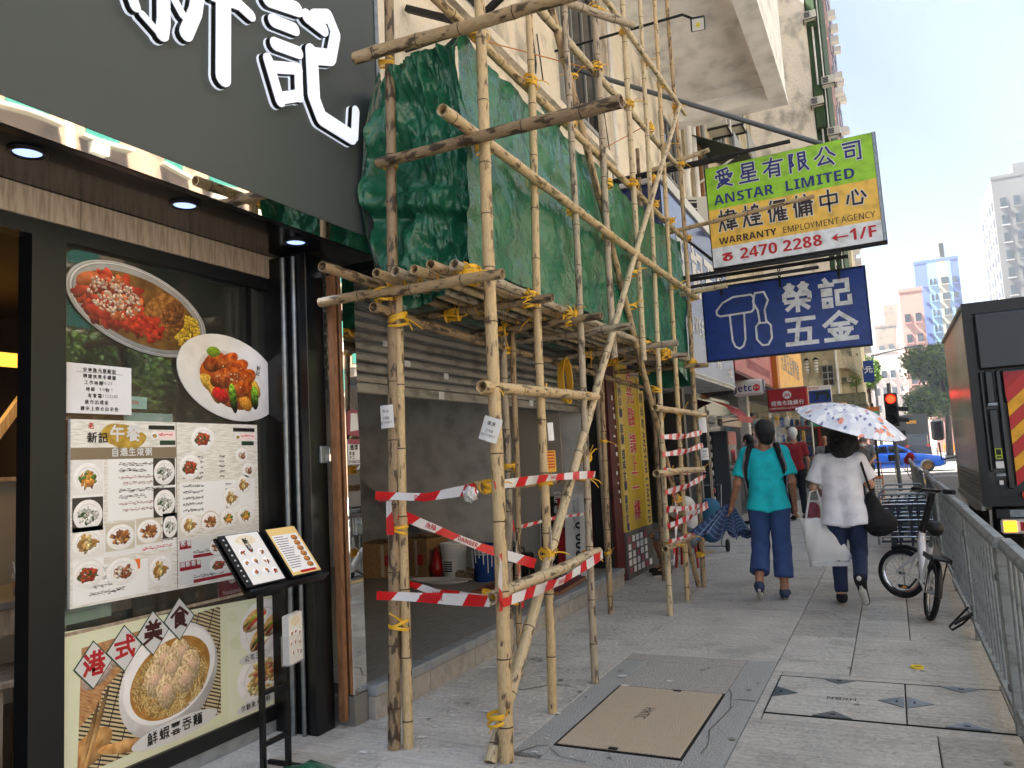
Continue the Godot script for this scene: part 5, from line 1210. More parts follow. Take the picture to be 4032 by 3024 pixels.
func build_shop_clutter() -> void:
	var fy := shop_floor_y
	for q in [[V(-5.45, fy, -7.62), 0.3, V(0.50, 0.40, 0.42), "large brown cardboard box with red print in the empty shop"], [V(-4.99, fy, -7.75), -0.2, V(0.36, 0.44, 0.36), "taller cardboard box behind the large one in the empty shop"]]:
		var t := thing("cardboard_box", q[3], "box", q[0], q[1], "boxes in the empty shop")
		var s: Vector3 = q[2]
		put("carton", MB.new().cbox(V(0, s.y / 2, 0), s, 0.006), M.cardboard, t)
		put("flap", MB.new().box(V(-s.x * 0.25, s.y + 0.012, 0), V(s.x * 0.48, 0.006, s.z), Basis(V(0, 0, 1), 0.06)), M.cardboard, t)
		put("flap", MB.new().box(V(s.x * 0.27, s.y + 0.03, 0), V(s.x * 0.48, 0.006, s.z), Basis(V(0, 0, 1), -0.12)), M.cardboard, t)
		put("red_print", MB.new().boxr(s.x * 0.05, s.x * 0.3, 0.14, 0.26, s.z / 2 + 0.001, s.z / 2 + 0.002), M.red_enamel, t)
		put("tape", MB.new().boxr(-0.02, 0.02, 0.02, s.y - 0.02, s.z / 2 + 0.0008, s.z / 2 + 0.0016), M.wood_panel_2, t)
	for q in [[V(-4.55, fy, -7.62), 0, "white paint bucket with a black label in the empty shop"], [V(-4.06, fy, -7.45), 1, "blue bucket streaked with white paint in the empty shop"]]:
		var t := thing("paint_bucket", q[2], "bucket", q[0], 0.0, "buckets in the empty shop")
		put("bucket_wall", MB.new().lathe([V2(0, 0), V2(0.12, 0), V2(0.145, 0.36), V2(0.152, 0.36), V2(0.152, 0.385), V2(0.138, 0.385), V2(0.118, 0.01)], 24), M.white if q[1] == 0 else mat("bucket_blue", Color(0.07, 0.22, 0.48), 0.45), t)
		for k in 3: put("rib", MB.new().lathe([V2(0.138 + 0.002 * k, 0.285 + 0.02 * k), V2(0.150 + 0.002 * k, 0.29 + 0.02 * k), V2(0.140 + 0.002 * k, 0.296 + 0.02 * k)], 24), M.white, t)
		if q[1] == 0:
			put("label", MB.new().lathe([V2(0.1285, 0.06), V2(0.1385, 0.22)], 24).lathe([V2(0.127, 0.06), V2(0.1285, 0.06)], 24), M.paper, t)
			for k in 5: put("label_bar", MB.new().boxr(-0.05, 0.05, 0.08 + 0.025 * k, 0.092 + 0.025 * k, 0.128, 0.142), M.ink, t)
		else:
			for k in 9:
				var a := 0.2 + k * 0.33
				put("paint_run", MB.new().tube([V(cos(a) * 0.147, 0.36, sin(a) * 0.147), V(cos(a) * 0.139, 0.36 - rr(0.08, 0.28), sin(a) * 0.139)], 0.006, 5), M.white, t)
	var rb := thing("red_bag", "red plastic bag hanging on the white paint bucket", "bag", V(-4.74, fy, -7.55))
	put("bag_body", MB.new().lathe([V2(0, 0.0), V2(0.07, 0.02), V2(0.095, 0.12), V2(0.05, 0.24), V2(0.01, 0.34)], 12, Transform3D(), V2(1.0, 0.6)), mat("red_plastic", Color(0.62, 0.05, 0.05), 0.35, 0, {"two": true}), rb)
	bamboo_offcuts()
	# estate agent boards leaning on the far wall
	var bd := [[-3.42, 0.22, 0.86, "ink", "narrow black agency board with white writing leaning in the empty shop"], [-3.24, 0.13, 0.84, "red_enamel", "slim red agency board leaning between black and white boards"], [-3.07, 0.25, 0.88, "white", "white agency board with large black numbers leaning in the empty shop"], [-2.955, 0.10, 0.86, "white", "white board with red characters nearest the shop opening"]]
	for k in bd.size():
		var q: Array = bd[k]
		var t := thing("agency_board", q[4], "board", V(q[0] - 0.03, fy, -7.72 + 0.055 * k - 0.1), 0.0, "agency boards in the empty shop")
		t.rotation.x = -0.10
		put("panel", MB.new().boxr(-q[1] / 2, q[1] / 2, 0, q[2], -0.008, 0.008), M[q[3]], t)
		var n := V(0, 0, 1)
		if k == 0:
			put("rim", MB.new().boxr(-q[1] / 2 - 0.006, -q[1] / 2, 0, q[2] + 0.006, -0.01, 0.012).boxr(q[1] / 2, q[1] / 2 + 0.006, 0, q[2] + 0.006, -0.01, 0.012), M.white, t)
			write_cjk(t, "歡迎致電", V(0.055, 0.68, 0.0095), n, 0.085, M.white, {"up": V(-1, 0, 0), "w": 0.13, "adv": 1.2})
			latin(t, ": 28", V(0.01, 0.20, 0.0095), n, 0.085, M.white, {"up": V(-1, 0, 0)})
		elif k == 2:
			write_cjk(t, "林先生", V(0.10, 0.85, 0.0095), n, 0.078, M.ink, {"up": V(-1, 0, 0), "w": 0.12})
			latin(t, "Mr. Lam (S-438213)", V(-0.02, 0.66, 0.0095), n, 0.026, M.ink, {"up": V(-1, 0, 0), "font": FS})
			latin(t, "8300 0", V(0.05, 0.36, 0.0095), n, 0.11, M.ink, {"up": V(-1, 0, 0)})
		elif k == 3:
			write_cjk(t, "上商鋪", V(0.03, 0.78, 0.0095), n, 0.06, M.red_ink, {"down": true, "w": 0.12})
			write_cjk(t, "商鋪", V(0.03, 0.30, 0.0095), n, 0.05, M.ink, {"down": true, "w": 0.12})
		elif k == 1:
			write_cjk(t, "元朗安寧路", V(-0.03, 0.8, 0.0095), n, 0.05, M.white, {"down": true, "w": 0.12})
	var fs := thing("floor_board", "red and white lettered board lying flat on the shop floor", "board", V(-3.4, fy, -7.25), 0.1)
	put("panel", MB.new().cbox(V(0, 0.016, 0), V(0.92, 0.03, 1.15), 0.004), M.wood_raw, fs)
	put("face", MB.new().boxr(-0.40, 0.45, 0.0315, 0.033, -0.55, 0.56), M.red_dark, fs)
	latin(fs, "3323 23", V(0.2, 0.034, 0.0), V(0, 1, 0), 0.2, M.white, {"up": V(-1, 0, 0)})
	var sw := thing("tool_case", "black plastic tool case standing beside the agency boards", "tool case", V(-3.72, fy, -7.6))
	put("case", MB.new().cbox(V(0, 0.14, 0), V(0.30, 0.28, 0.14), 0.015), M.black_plastic, sw)
	put("handle", MB.new().tube([V(-0.07, 0.28, 0), V(-0.06, 0.33, 0), V(0.06, 0.33, 0), V(0.07, 0.28, 0)], 0.01, 6), M.black_plastic, sw)
	var ca := thing("extension_cable", "coil of white cable on the shop floor before the buckets", "cable", V(-4.5, fy, -7.2))
	var pts := []
	for k in 60: pts.append(V(cos(k * 0.42) * (0.15 + 0.002 * k) * 1.5, 0.008 + 0.0006 * k, sin(k * 0.42) * (0.09 + 0.001 * k)))
	put("coil", MB.new().tube(pts, 0.006, 5), M.white, ca)

func build_entrance() -> void:
	# red pier and the golden welcome panels of the stair entrance
	var p := thing("red_pier", "peeling dark red pier beside the golden welcome panels", "pier", V(-3.05, 0, -8.68))
	put("pier_shaft", MB.new().boxr(-0.25, 0.13, 0, 3.0, 0.155, -0.12), M.red_dark, p)
	for k in 12: put("peeled_patch", MB.new().boxr(0.1305, 0.132, 0.9 + 0.11 * k, 0.9 + 0.11 * k + rr(0.02, 0.06), -0.1 + 0.02 * (k % 4), -0.08 + 0.025 * (k % 4) + rr(0.01, 0.03)), M.paper, p)
	var g := thing("welcome_panels", "golden yellow stair entrance panels with large red welcome characters", "sign", V(-2.9, 0, -8.8))
	put("wide_panel", MB.new().boxr(-0.25, 0.0, 0.55, 3.0, -0.17, -0.86), M.yellow_gold, g)
	put("narrow_panel", MB.new().boxr(-0.25, 0.012, 0.55, 3.0, 0.0, -0.165), mat("pale_gold", Color(0.82, 0.72, 0.36), 0.5), g)
	put("narrow_panel", MB.new().boxr(-0.25, 0.012, 0.55, 3.0, -0.865, -1.10), mat("pale_gold"), g)
	put("plinth", MB.new().boxr(-0.25, 0.005, 0.0, 0.549, 0.0, -1.10), mat("plinth_grey", Color(0.34, 0.33, 0.32), 0.8), g)
	for k in 26: put("flyer_scrap", MB.new().boxr(0.006, 0.0075 + 0.0004 * k, 0.06 + 0.09 * (k % 5), 0.13 + 0.09 * (k % 5), -0.05 - 0.16 * (k / 5) - rr(0, 0.02), -0.16 - 0.16 * (k / 5)), M.paper if k % 4 else M.pink_cloth, g)
	var txt := "歡迎光臨請上一樓"
	for k in 8:
		var y := 2.86 - k * 0.275 - (0.05 if k > 3 else 0.0)
		write_cjk(g, txt[k], V(0.003, y, -0.40), V(1, 0, 0), 0.24, M.white, {"w": 0.16, "wide": 1.15})
		write_cjk(g, txt[k], V(0.0055, y, -0.40), V(1, 0, 0), 0.24, M.red_ink, {"w": 0.10, "wide": 1.15})
	write_cjk(g, "海外印傭", V(0.015, 2.40, -0.03), V(1, 0, 0), 0.12, mat("blue_ink", Color(0.08, 0.13, 0.35), 0.6), {"down": true, "w": 0.12, "adv": 1.05})
	write_cjk(g, "菲傭", V(0.015, 1.83, -0.03), V(1, 0, 0), 0.12, M.blue_ink, {"down": true, "w": 0.12, "adv": 1.05})
	write_cjk(g, "現成女傭", V(0.015, 1.52, -0.03), V(1, 0, 0), 0.12, M.blue_ink, {"down": true, "w": 0.12, "adv": 1.02})
	write_cjk(g, "續約女傭", V(0.015, 0.98, -0.03), V(1, 0, 0), 0.105, M.blue_ink, {"down": true, "w": 0.12, "adv": 1.02})
	write_cjk(g, "愛星有限公司", V(0.015, 2.75, -0.905), V(1, 0, 0), 0.135, M.blue_ink, {"down": true, "w": 0.12, "adv": 1.25})
	latin(g, "ANSTAR LIMITED", V(0.016, 1.16, -0.98), V(1, 0, 0), 0.105, M.blue_ink, {"up": V(0, 0, -1)})
	put("head_panel", MB.new().boxr(-0.25, 0.1, 3.001, 3.3, 0.05, -1.15), M.red_dark, g)
	put("return_wall", MB.new().boxr(-0.6, -0.25, 0.0, 3.0, 0.0, -1.10), M.wall_stain, g)

# ---------------------------------------------------------------- bamboo scaffold
var bamboo_mats := []
func bamboo_init() -> void:
	if bamboo_mats.size(): return
	var tones := [Color(0.79, 0.69, 0.52), Color(0.70, 0.60, 0.45), Color(0.79, 0.72, 0.58), Color(0.60, 0.51, 0.39), Color(0.69, 0.63, 0.54)]
	for k in 5:
		# weathering: bleached and dark long blotches along the cane, own grain
		var im := pic(64, 1024, Color.WHITE)
		PN.seed = 30 + k; PN.frequency = 0.03; PN.fractal_octaves = 4
		var heavy: float = [0.55, 0.8, 0.6, 1.15, 0.85][k]
		for y in 1024:
			for x in 64:
				var a := x * TAU / 64.0
				var n := PN.get_noise_3d(cos(a) * 20.0, sin(a) * 20.0, y * 0.7)
				var f := PN.get_noise_3d(cos(a) * 110.0, sin(a) * 110.0, y * 2.2)
				var c := Color(0.97, 0.97, 0.97) * (1.0 + 0.26 * f)
				if n + 0.25 * f > 0.42 - 0.45 * heavy * 0.6: c = c.lerp(Color(0.36, 0.33, 0.32), clampf((n + 0.25 * f - 0.42 + 0.27 * heavy) * 5.0, 0, 0.85))
				elif n < -0.25: c = c.lerp(Color(1.0, 1.0, 1.0) * 1.0, 0.6)
				c.a = 1.0
				im.set_pixel(x, y, c)
		var m := mat("bamboo_%d" % k, tones[k], 0.5, 0.0, {})
		m.albedo_texture = ImageTexture.create_from_image(im)
		m.uv1_scale = V(1, 0.28, 1)
		bamboo_mats.append(m)

var cane_nodes: MB
# a cane with swollen nodes; open end walls
func cane(a: Vector3, b: Vector3, r0: float, r1: float, bow := Vector3.ZERO, node := 0.32) -> MB:
	var mb := MB.new()
	var L := a.distance_to(b)
	var pts := []; var rad := []
	var next := rr(0.05, node)
	var marks := []
	while next < L:
		marks.append(next)
		next += node * rr(0.85, 1.2)
	var ts := [0.0]
	for m in marks:
		for d in [-0.035, -0.008, 0.0, 0.008, 0.02, 0.05]:
			var q: float = m + d
			if q > ts[-1] + 0.002 and q < L: ts.append(q)
	ts.append(L)
	var wob := V(rr(-1, 1), rr(-1, 1), rr(-1, 1)) * 0.006
	for t in ts:
		var u: float = t / L
		var p := a.lerp(b, u) + bow * sin(PI * u) + wob * sin(u * 9.0)
		var r := lerpf(r0, r1, u)
		for m in marks:
			var d: float = t - m
			if absf(d) < 0.004: r *= 0.95
			elif absf(d) < 0.015: r *= 1.10
			elif absf(d) < 0.03: r *= 1.03
		pts.append(p); rad.append(r)
	mb.tube(pts, rad, 12, false)
	cane_nodes = MB.new()
	for m in marks:
		var u: float = m / L
		var p := a.lerp(b, u) + bow * sin(PI * u) + wob * sin(u * 9.0)
		var r := lerpf(r0, r1, u) * 1.0
		cane_nodes.lathe([V2(r * 0.97, -0.004), V2(r * 1.045, -0.0025), V2(r * 1.045, 0.0025), V2(r * 0.97, 0.004)], 12, Transform3D(basis_to(b - a), p))
	var off := rr(0, 6.0)
	for k in mb.uv.size(): mb.uv[k].y += off
	for e in 2: # wall thickness and hollow
		var p0: Vector3 = pts[0] if e == 0 else pts[-1]
		var dir: Vector3 = ((pts[0] - pts[1]) if e == 0 else (pts[-1] - pts[-2])).normalized()
		var r: float = rad[0] if e == 0 else rad[-1]
		var bs := basis_to(dir)
		mb.lathe([V2(r, 0.0), V2(r * 0.72, 0.0), V2(r * 0.70, -0.08), V2(0.001, -0.085)], 12, Transform3D(bs, p0))
	return mb

func lash(parent: Node, at: Vector3, axis: Vector3, r: float, axis2 := Vector3.ZERO, turns := 3, tails := 2) -> void:
	r *= 0.82
	# flat yellow nylon strip wound round a cane (and its crossing cane)
	var mb := MB.new()
	var b := basis_to(axis)
	for k in turns:
		var tilt := rr(-0.35, 0.35)
		var bb := b * Basis(V(1, 0, 0), tilt) * Basis(V(0, 0, 1), rr(-0.3, 0.3))
		var h := rr(0.006, 0.010)
		var R := r * rr(1.05, 1.16) + 0.002
		mb.lathe([V2(R, -h), V2(R + 0.0015, 0), V2(R, h), V2(R - 0.002, h), V2(R - 0.002, -h), V2(R, -h)], 14, Transform3D(bb, at + b.y * (k - (turns - 1) * 0.5) * 0.017))
	if axis2 != Vector3.ZERO:
		var b2 := basis_to(axis2)
		for k in 2: mb.lathe([V2(r * 1.12, -0.008), V2(r * 1.14, 0), V2(r * 1.12, 0.008), V2(r * 1.08, 0)], 14, Transform3D(b2 * Basis(V(0, 0, 1), rr(-0.3, 0.3)), at + b2.y * (0.045 if k else -0.045)))
	for k in tails:
		var d := V(rr(-1, 1), rr(-0.6, 1.0), rr(-1, 1)).normalized()
		var p := at + V(r, 0, r * 0.3)
		var pts := [p, p + d * 0.04, p + d * 0.08 + V(0, -0.01, 0), p + d * rr(0.09, 0.14) + V(0, -0.03, 0)]
		mb.tube(pts, [0.0045, 0.0045, 0.004, 0.003], 4)
	put("tie", mb, M.tie, parent)

func bamboo_offcuts() -> void:
	bamboo_init()
	for q in [[V(-5.3, 0.25, -7.98), V(-4.15, 0.235, -7.40), 0.045, "thick bamboo offcut lying on the floor of the empty shop"], [V(-5.2, 0.22, -8.12), V(-4.5, 0.22, -7.95), 0.024, "thin bamboo offcut lying behind the thick one in the empty shop"]]:
		tag(put("bamboo_offcut", cane(q[0], q[1], q[2], q[2]), bamboo_mats[1]), q[3], "bamboo", "bamboo offcuts")

func build_scaffold() -> void:
	bamboo_init()
	var s := thing("bamboo_scaffold", "bamboo scaffold lashed with yellow ties over the pavement", "scaffold")
	var F := -1.9
	# a, b, radius at a, at b, material, bow
	var poles := [
		# standing poles, outer row
		[V(-1.82, 0.0, -3.46), V(-1.90, 4.9, -3.76), 0.045, 0.036, 0, V(0.01, 0, 0)], [V(-1.89, 0.0, -4.19), V(-1.90, 4.42, -4.47), 0.034, 0.030, 0, V(0, 0, 0.01)],
		[V(-1.86, 0.0, -4.82), V(-1.90, 5.3, -5.19), 0.031, 0.028, 4, V(0.01, 0, 0)], [V(-1.90, 2.22, -5.78), V(-1.90, 5.9, -5.93), 0.036, 0.030, 4, V(0, 0, 0.01)],
		[V(-1.90, 2.28, -6.61), V(-1.90, 6.4, -6.78), 0.034, 0.030, 2, V(0, 0, 0)], [V(-1.92, 0.0, -6.94), V(-1.90, 7.2, -7.50), 0.034, 0.026, 2, V(0, 0, -0.03)],
		[V(-1.94, 0.0, -7.68), V(-1.90, 7.2, -8.07), 0.034, 0.026, 0, V(0, 0, -0.05)], [V(-1.95, 0.0, -8.46), V(-1.90, 7.4, -8.68), 0.036, 0.028, 1, V(0, 0, -0.16)],
		# inner row
		[V(-2.46, 0.0, -3.43), V(-2.47, 5.2, -3.70), 0.043, 0.034, 3, V(0, 0, -0.03)], [V(-2.40, 0.0, -3.47), V(-2.44, 2.50, -3.60), 0.034, 0.030, 0, V(0, 0, 0)],
		[V(-2.45, 0.0, -4.80), V(-2.47, 2.5, -5.0), 0.034, 0.032, 4, V(0, 0, 0)], [V(-2.40, 0.0, -4.83), V(-2.42, 2.45, -5.06), 0.026, 0.024, 1, V(0, 0, 0)],
		[V(-2.48, 0.0, -6.94), V(-2.47, 2.5, -7.1), 0.034, 0.030, 1, V(0, 0, 0)], [V(-2.47, 0.0, -8.8), V(-2.47, 5.2, -8.98), 0.034, 0.030, 3, V(0, 0, 0)],
		# rakers
		[V(-1.95, 4.85, -4.95), V(-1.95, 0.05, -8.22), 0.036, 0.032, 1, V(0, -0.06, -0.03)], [V(-1.89, 0.0, -3.42), V(-1.83, 5.45, -8.6), 0.040, 0.026, 2, V(0, 0, 0.03)],
		# rails along the street
		[V(-1.86, 3.22, -3.20), V(-1.86, 3.22, -8.85), 0.040, 0.038, 0, V(0, -0.01, 0)], [V(-1.95, 3.92, -3.30), V(-1.95, 3.93, -8.80), 0.036, 0.034, 0, V(0, 0, 0)],
		[V(-1.94, 4.60, -4.60), V(-1.94, 4.80, -9.0), 0.040, 0.034, 2, V(0, 0, 0)], [V(-1.86, 5.35, -5.3), V(-1.86, 5.5, -9.0), 0.036, 0.032, 2, V(0, 0, 0)],
		[V(-2.47, 2.33, -3.40), V(-2.50, 2.22, -8.9), 0.038, 0.030, 3, V(0, -0.02, 0)], [V(-1.85, 1.84, -3.45), V(-1.86, 1.88, -5.20), 0.042, 0.036, 0, V(0, 0, 0)],
		[V(-1.96, 1.33, -3.50), V(-1.95, 1.31, -5.10), 0.036, 0.034, 1, V(0, 0, 0)], [V(-1.84, 0.785, -3.42), V(-1.85, 0.81, -5.02), 0.042, 0.038, 2, V(0, 0, 0)],
		[V(-1.86, 1.86, -6.70), V(-1.86, 1.86, -8.75), 0.036, 0.034, 0, V(0, 0, 0)], [V(-1.86, 1.28, -6.60), V(-1.86, 1.26, -8.45), 0.040, 0.036, 0, V(0, 0, 0)], [V(-1.86, 0.62, -6.70), V(-1.86, 0.60, -8.5), 0.034, 0.032, 1, V(0, 0, 0)],
		# cross poles
		[V(-2.62, 3.86, -3.52), V(-1.20, 3.76, -3.46), 0.046, 0.042, 1, V(0, 0, 0)], [V(-2.50, 3.20, -3.54), V(-1.00, 3.13, -3.42), 0.038, 0.043, 3, V(0, 0, 0)],
		[V(-2.90, 2.43, -3.48), V(-1.69, 2.40, -3.44), 0.036, 0.036, 1, V(0, 0, 0)], [V(-2.76, 2.43, -4.26), V(-1.75, 2.42, -4.22), 0.034, 0.034, 3, V(0, 0, 0)], [V(-2.70, 2.40, -4.92), V(-1.68, 2.40, -4.90), 0.034, 0.034, 3, V(0, 0, 0)],
		[V(-2.64, 2.40, -5.50), V(-1.64, 2.40, -5.46), 0.034, 0.034, 4, V(0, 0, 0)], [V(-2.75, 2.40, -6.70), V(-1.60, 2.41, -6.66), 0.034, 0.036, 4, V(0, 0, 0)], [V(-2.75, 2.40, -7.5), V(-1.7, 2.40, -7.46), 0.032, 0.032, 4, V(0, 0, 0)], [V(-2.80, 2.42, -8.52), V(-1.72, 2.39, -8.48), 0.034, 0.034, 1, V(0, 0, 0)],
		[V(-2.60, 3.92, -8.55), V(-0.48, 4.02, -8.40), 0.034, 0.026, 1, V(0, 0, 0)], [V(-2.50, 3.20, -8.55), V(-1.44, 3.22, -8.40), 0.034, 0.036, 2, V(0, 0, 0)], [V(-2.3, 4.80, -8.75), V(-1.55, 4.86, -8.65), 0.034, 0.032, 2, V(0, 0, 0)],
		[V(-1.93, 4.86, -5.10), V(-1.50, 4.78, -5.60), 0.042, 0.036, 4, V(0, 0, 0)]]
	# the walkway: canes laid on the cross poles
	var deck := [[-2.50, -3.02, 3], [-2.37, -3.30, 1], [-2.27, -3.33, 4], [-2.17, -3.36, 0], [-2.05, -3.33, 1], [-1.95, -3.40, 4]]
	for d in deck: poles.append([V(d[0], 2.485, d[1]), V(d[0] - 0.02 + rr(-0.03, 0.03), 2.475, -8.75 + rr(-0.2, 0.1)), 0.034, 0.032, d[2], V(0, -0.012, 0)])
	for p in poles:
		var o := put("bamboo_pole", cane(p[0], p[1], p[2] * 0.8, p[3] * 0.8, p[5]), bamboo_mats[p[4]], s)
		put("node_joint", cane_nodes, mat("node_dark", Color(0.30, 0.24, 0.17), 0.8), o)
	# ties at the crossings
	var up := V(0, 1, 0); var al := V(0, 0, 1); var ac := V(1, 0, 0)
	for q in [[-3.70, 3.22], [-4.42, 3.22], [-5.08, 3.22], [-5.83, 3.22], [-6.66, 3.22], [-7.33, 3.22], [-8.0, 3.22], [-8.80, 3.22], [-3.72, 3.90], [-4.44, 3.92], [-5.12, 3.92], [-6.68, 3.92], [-7.36, 3.92], [-8.02, 3.92], [-8.78, 3.92], [-5.85, 4.66], [-6.72, 4.70], [-7.42, 4.74], [-8.04, 4.77], [-8.72, 4.8], [-6.74, 5.42], [-7.45, 5.45], [-8.05, 5.46], [-8.7, 5.48], [-7.4, 4.2], [-5.9, 5.2]]:
		lash(s, V(-1.90, q[1], q[0]), up, 0.050 if q[0] > -4 else 0.046, al, 4 if q[0] > -4 else 3, 2)
	for q in [[-3.60, 1.85, 3], [-4.30, 1.86, 2], [-4.95, 1.88, 2], [-3.57, 1.33, 3], [-4.28, 1.31, 2], [-4.92, 1.31, 2], [-3.5, 0.79, 2], [-4.93, 0.80, 3], [-4.25, 0.90, 3], [-7.1, 1.86, 2], [-7.75, 1.86, 2], [-8.6, 1.86, 2], [-7.1, 1.27, 2], [-8.5, 1.27, 2], [-7.0, 0.62, 2], [-7.75, 0.62, 2], [-4.96, 1.45, 3]]:
		lash(s, V(-1.89, q[1], q[0]), up, 0.044, al if q[2] == 3 else Vector3.ZERO, q[2], 2)
	for q in [[-3.50, 2.42], [-4.25, 2.41], [-4.92, 2.40], [-6.70, 2.40], [-7.4, 2.40], [-8.55, 2.40]]:
		lash(s, V(-1.91, q[1] + 0.02, q[0]), up, 0.048, ac, 5, 3)
		lash(s, V(-2.46, q[1], q[0]), up, 0.048, ac, 3, 2)
		for d in deck: lash(s, V(d[0], 2.452, q[0]), al, 0.066, Vector3.ZERO, 1, 1 if rng.randf() < 0.5 else 0)
	for q in [[V(-2.43, 0.62, -3.47), 0.06, 2], [V(-1.86, 0.20, -3.47), 0.06, 3], [V(-2.43, 1.12, -3.5), 0.058, 2], [V(-2.43, 2.28, -3.58), 0.06, 4], [V(-2.43, 0.5, -4.82), 0.048, 3], [V(-2.44, 1.42, -4.9), 0.048, 3], [V(-2.48, 0.55, -6.97), 0.038, 2], [V(-2.48, 1.6, -7.05), 0.038, 2], [V(-2.47, 2.26, -5.0), 0.04, 3], [V(-2.46, 3.20, -3.60), 0.05, 2], [V(-2.47, 3.84, -3.62), 0.05, 3], [V(-1.94, 2.05, -7.1), 0.05, 2], [V(-1.93, 2.75, -6.45), 0.05, 2], [V(-1.92, 3.05, -6.5), 0.05, 2], [V(-1.93, 3.72, -6.0), 0.05, 3], [V(-1.94, 4.38, -5.35), 0.046, 2], [V(-1.95, 0.35, -8.4), 0.044, 2], [V(-1.95, 1.0, -7.6), 0.05, 3]]:
		lash(s, q[0], up, q[1], Vector3.ZERO, q[2], 2)
	# taut orange strings back to the wall
	for q in [[V(-3.28, 5.6, -6.4), V(-1.92, 4.7, -6.0)], [V(-3.28, 5.2, -9.0), V(-1.92, 4.82, -7.5)]]:
		put("string", MB.new().tube([q[0], q[1]], 0.005, 4), M.tie_orange, s)
	var coil := MB.new()
	for k in 7:
		var pts := []
		for j in 25: pts.append(V(-2.44 + 0.01 * k, 2.10 + sin(j * TAU / 24) * (0.17 + 0.004 * k), -6.0 + cos(j * TAU / 24) * 0.10 + 0.004 * k))
		coil.tube(pts, 0.005, 4, false)
	var co := put("strip_coil", coil, M.tie)
	tag(co, "hank of yellow nylon strip hung under the bamboo walkway", "nylon strip")
	build_tarp()
	build_tapes()
	build_scaffold_notes()

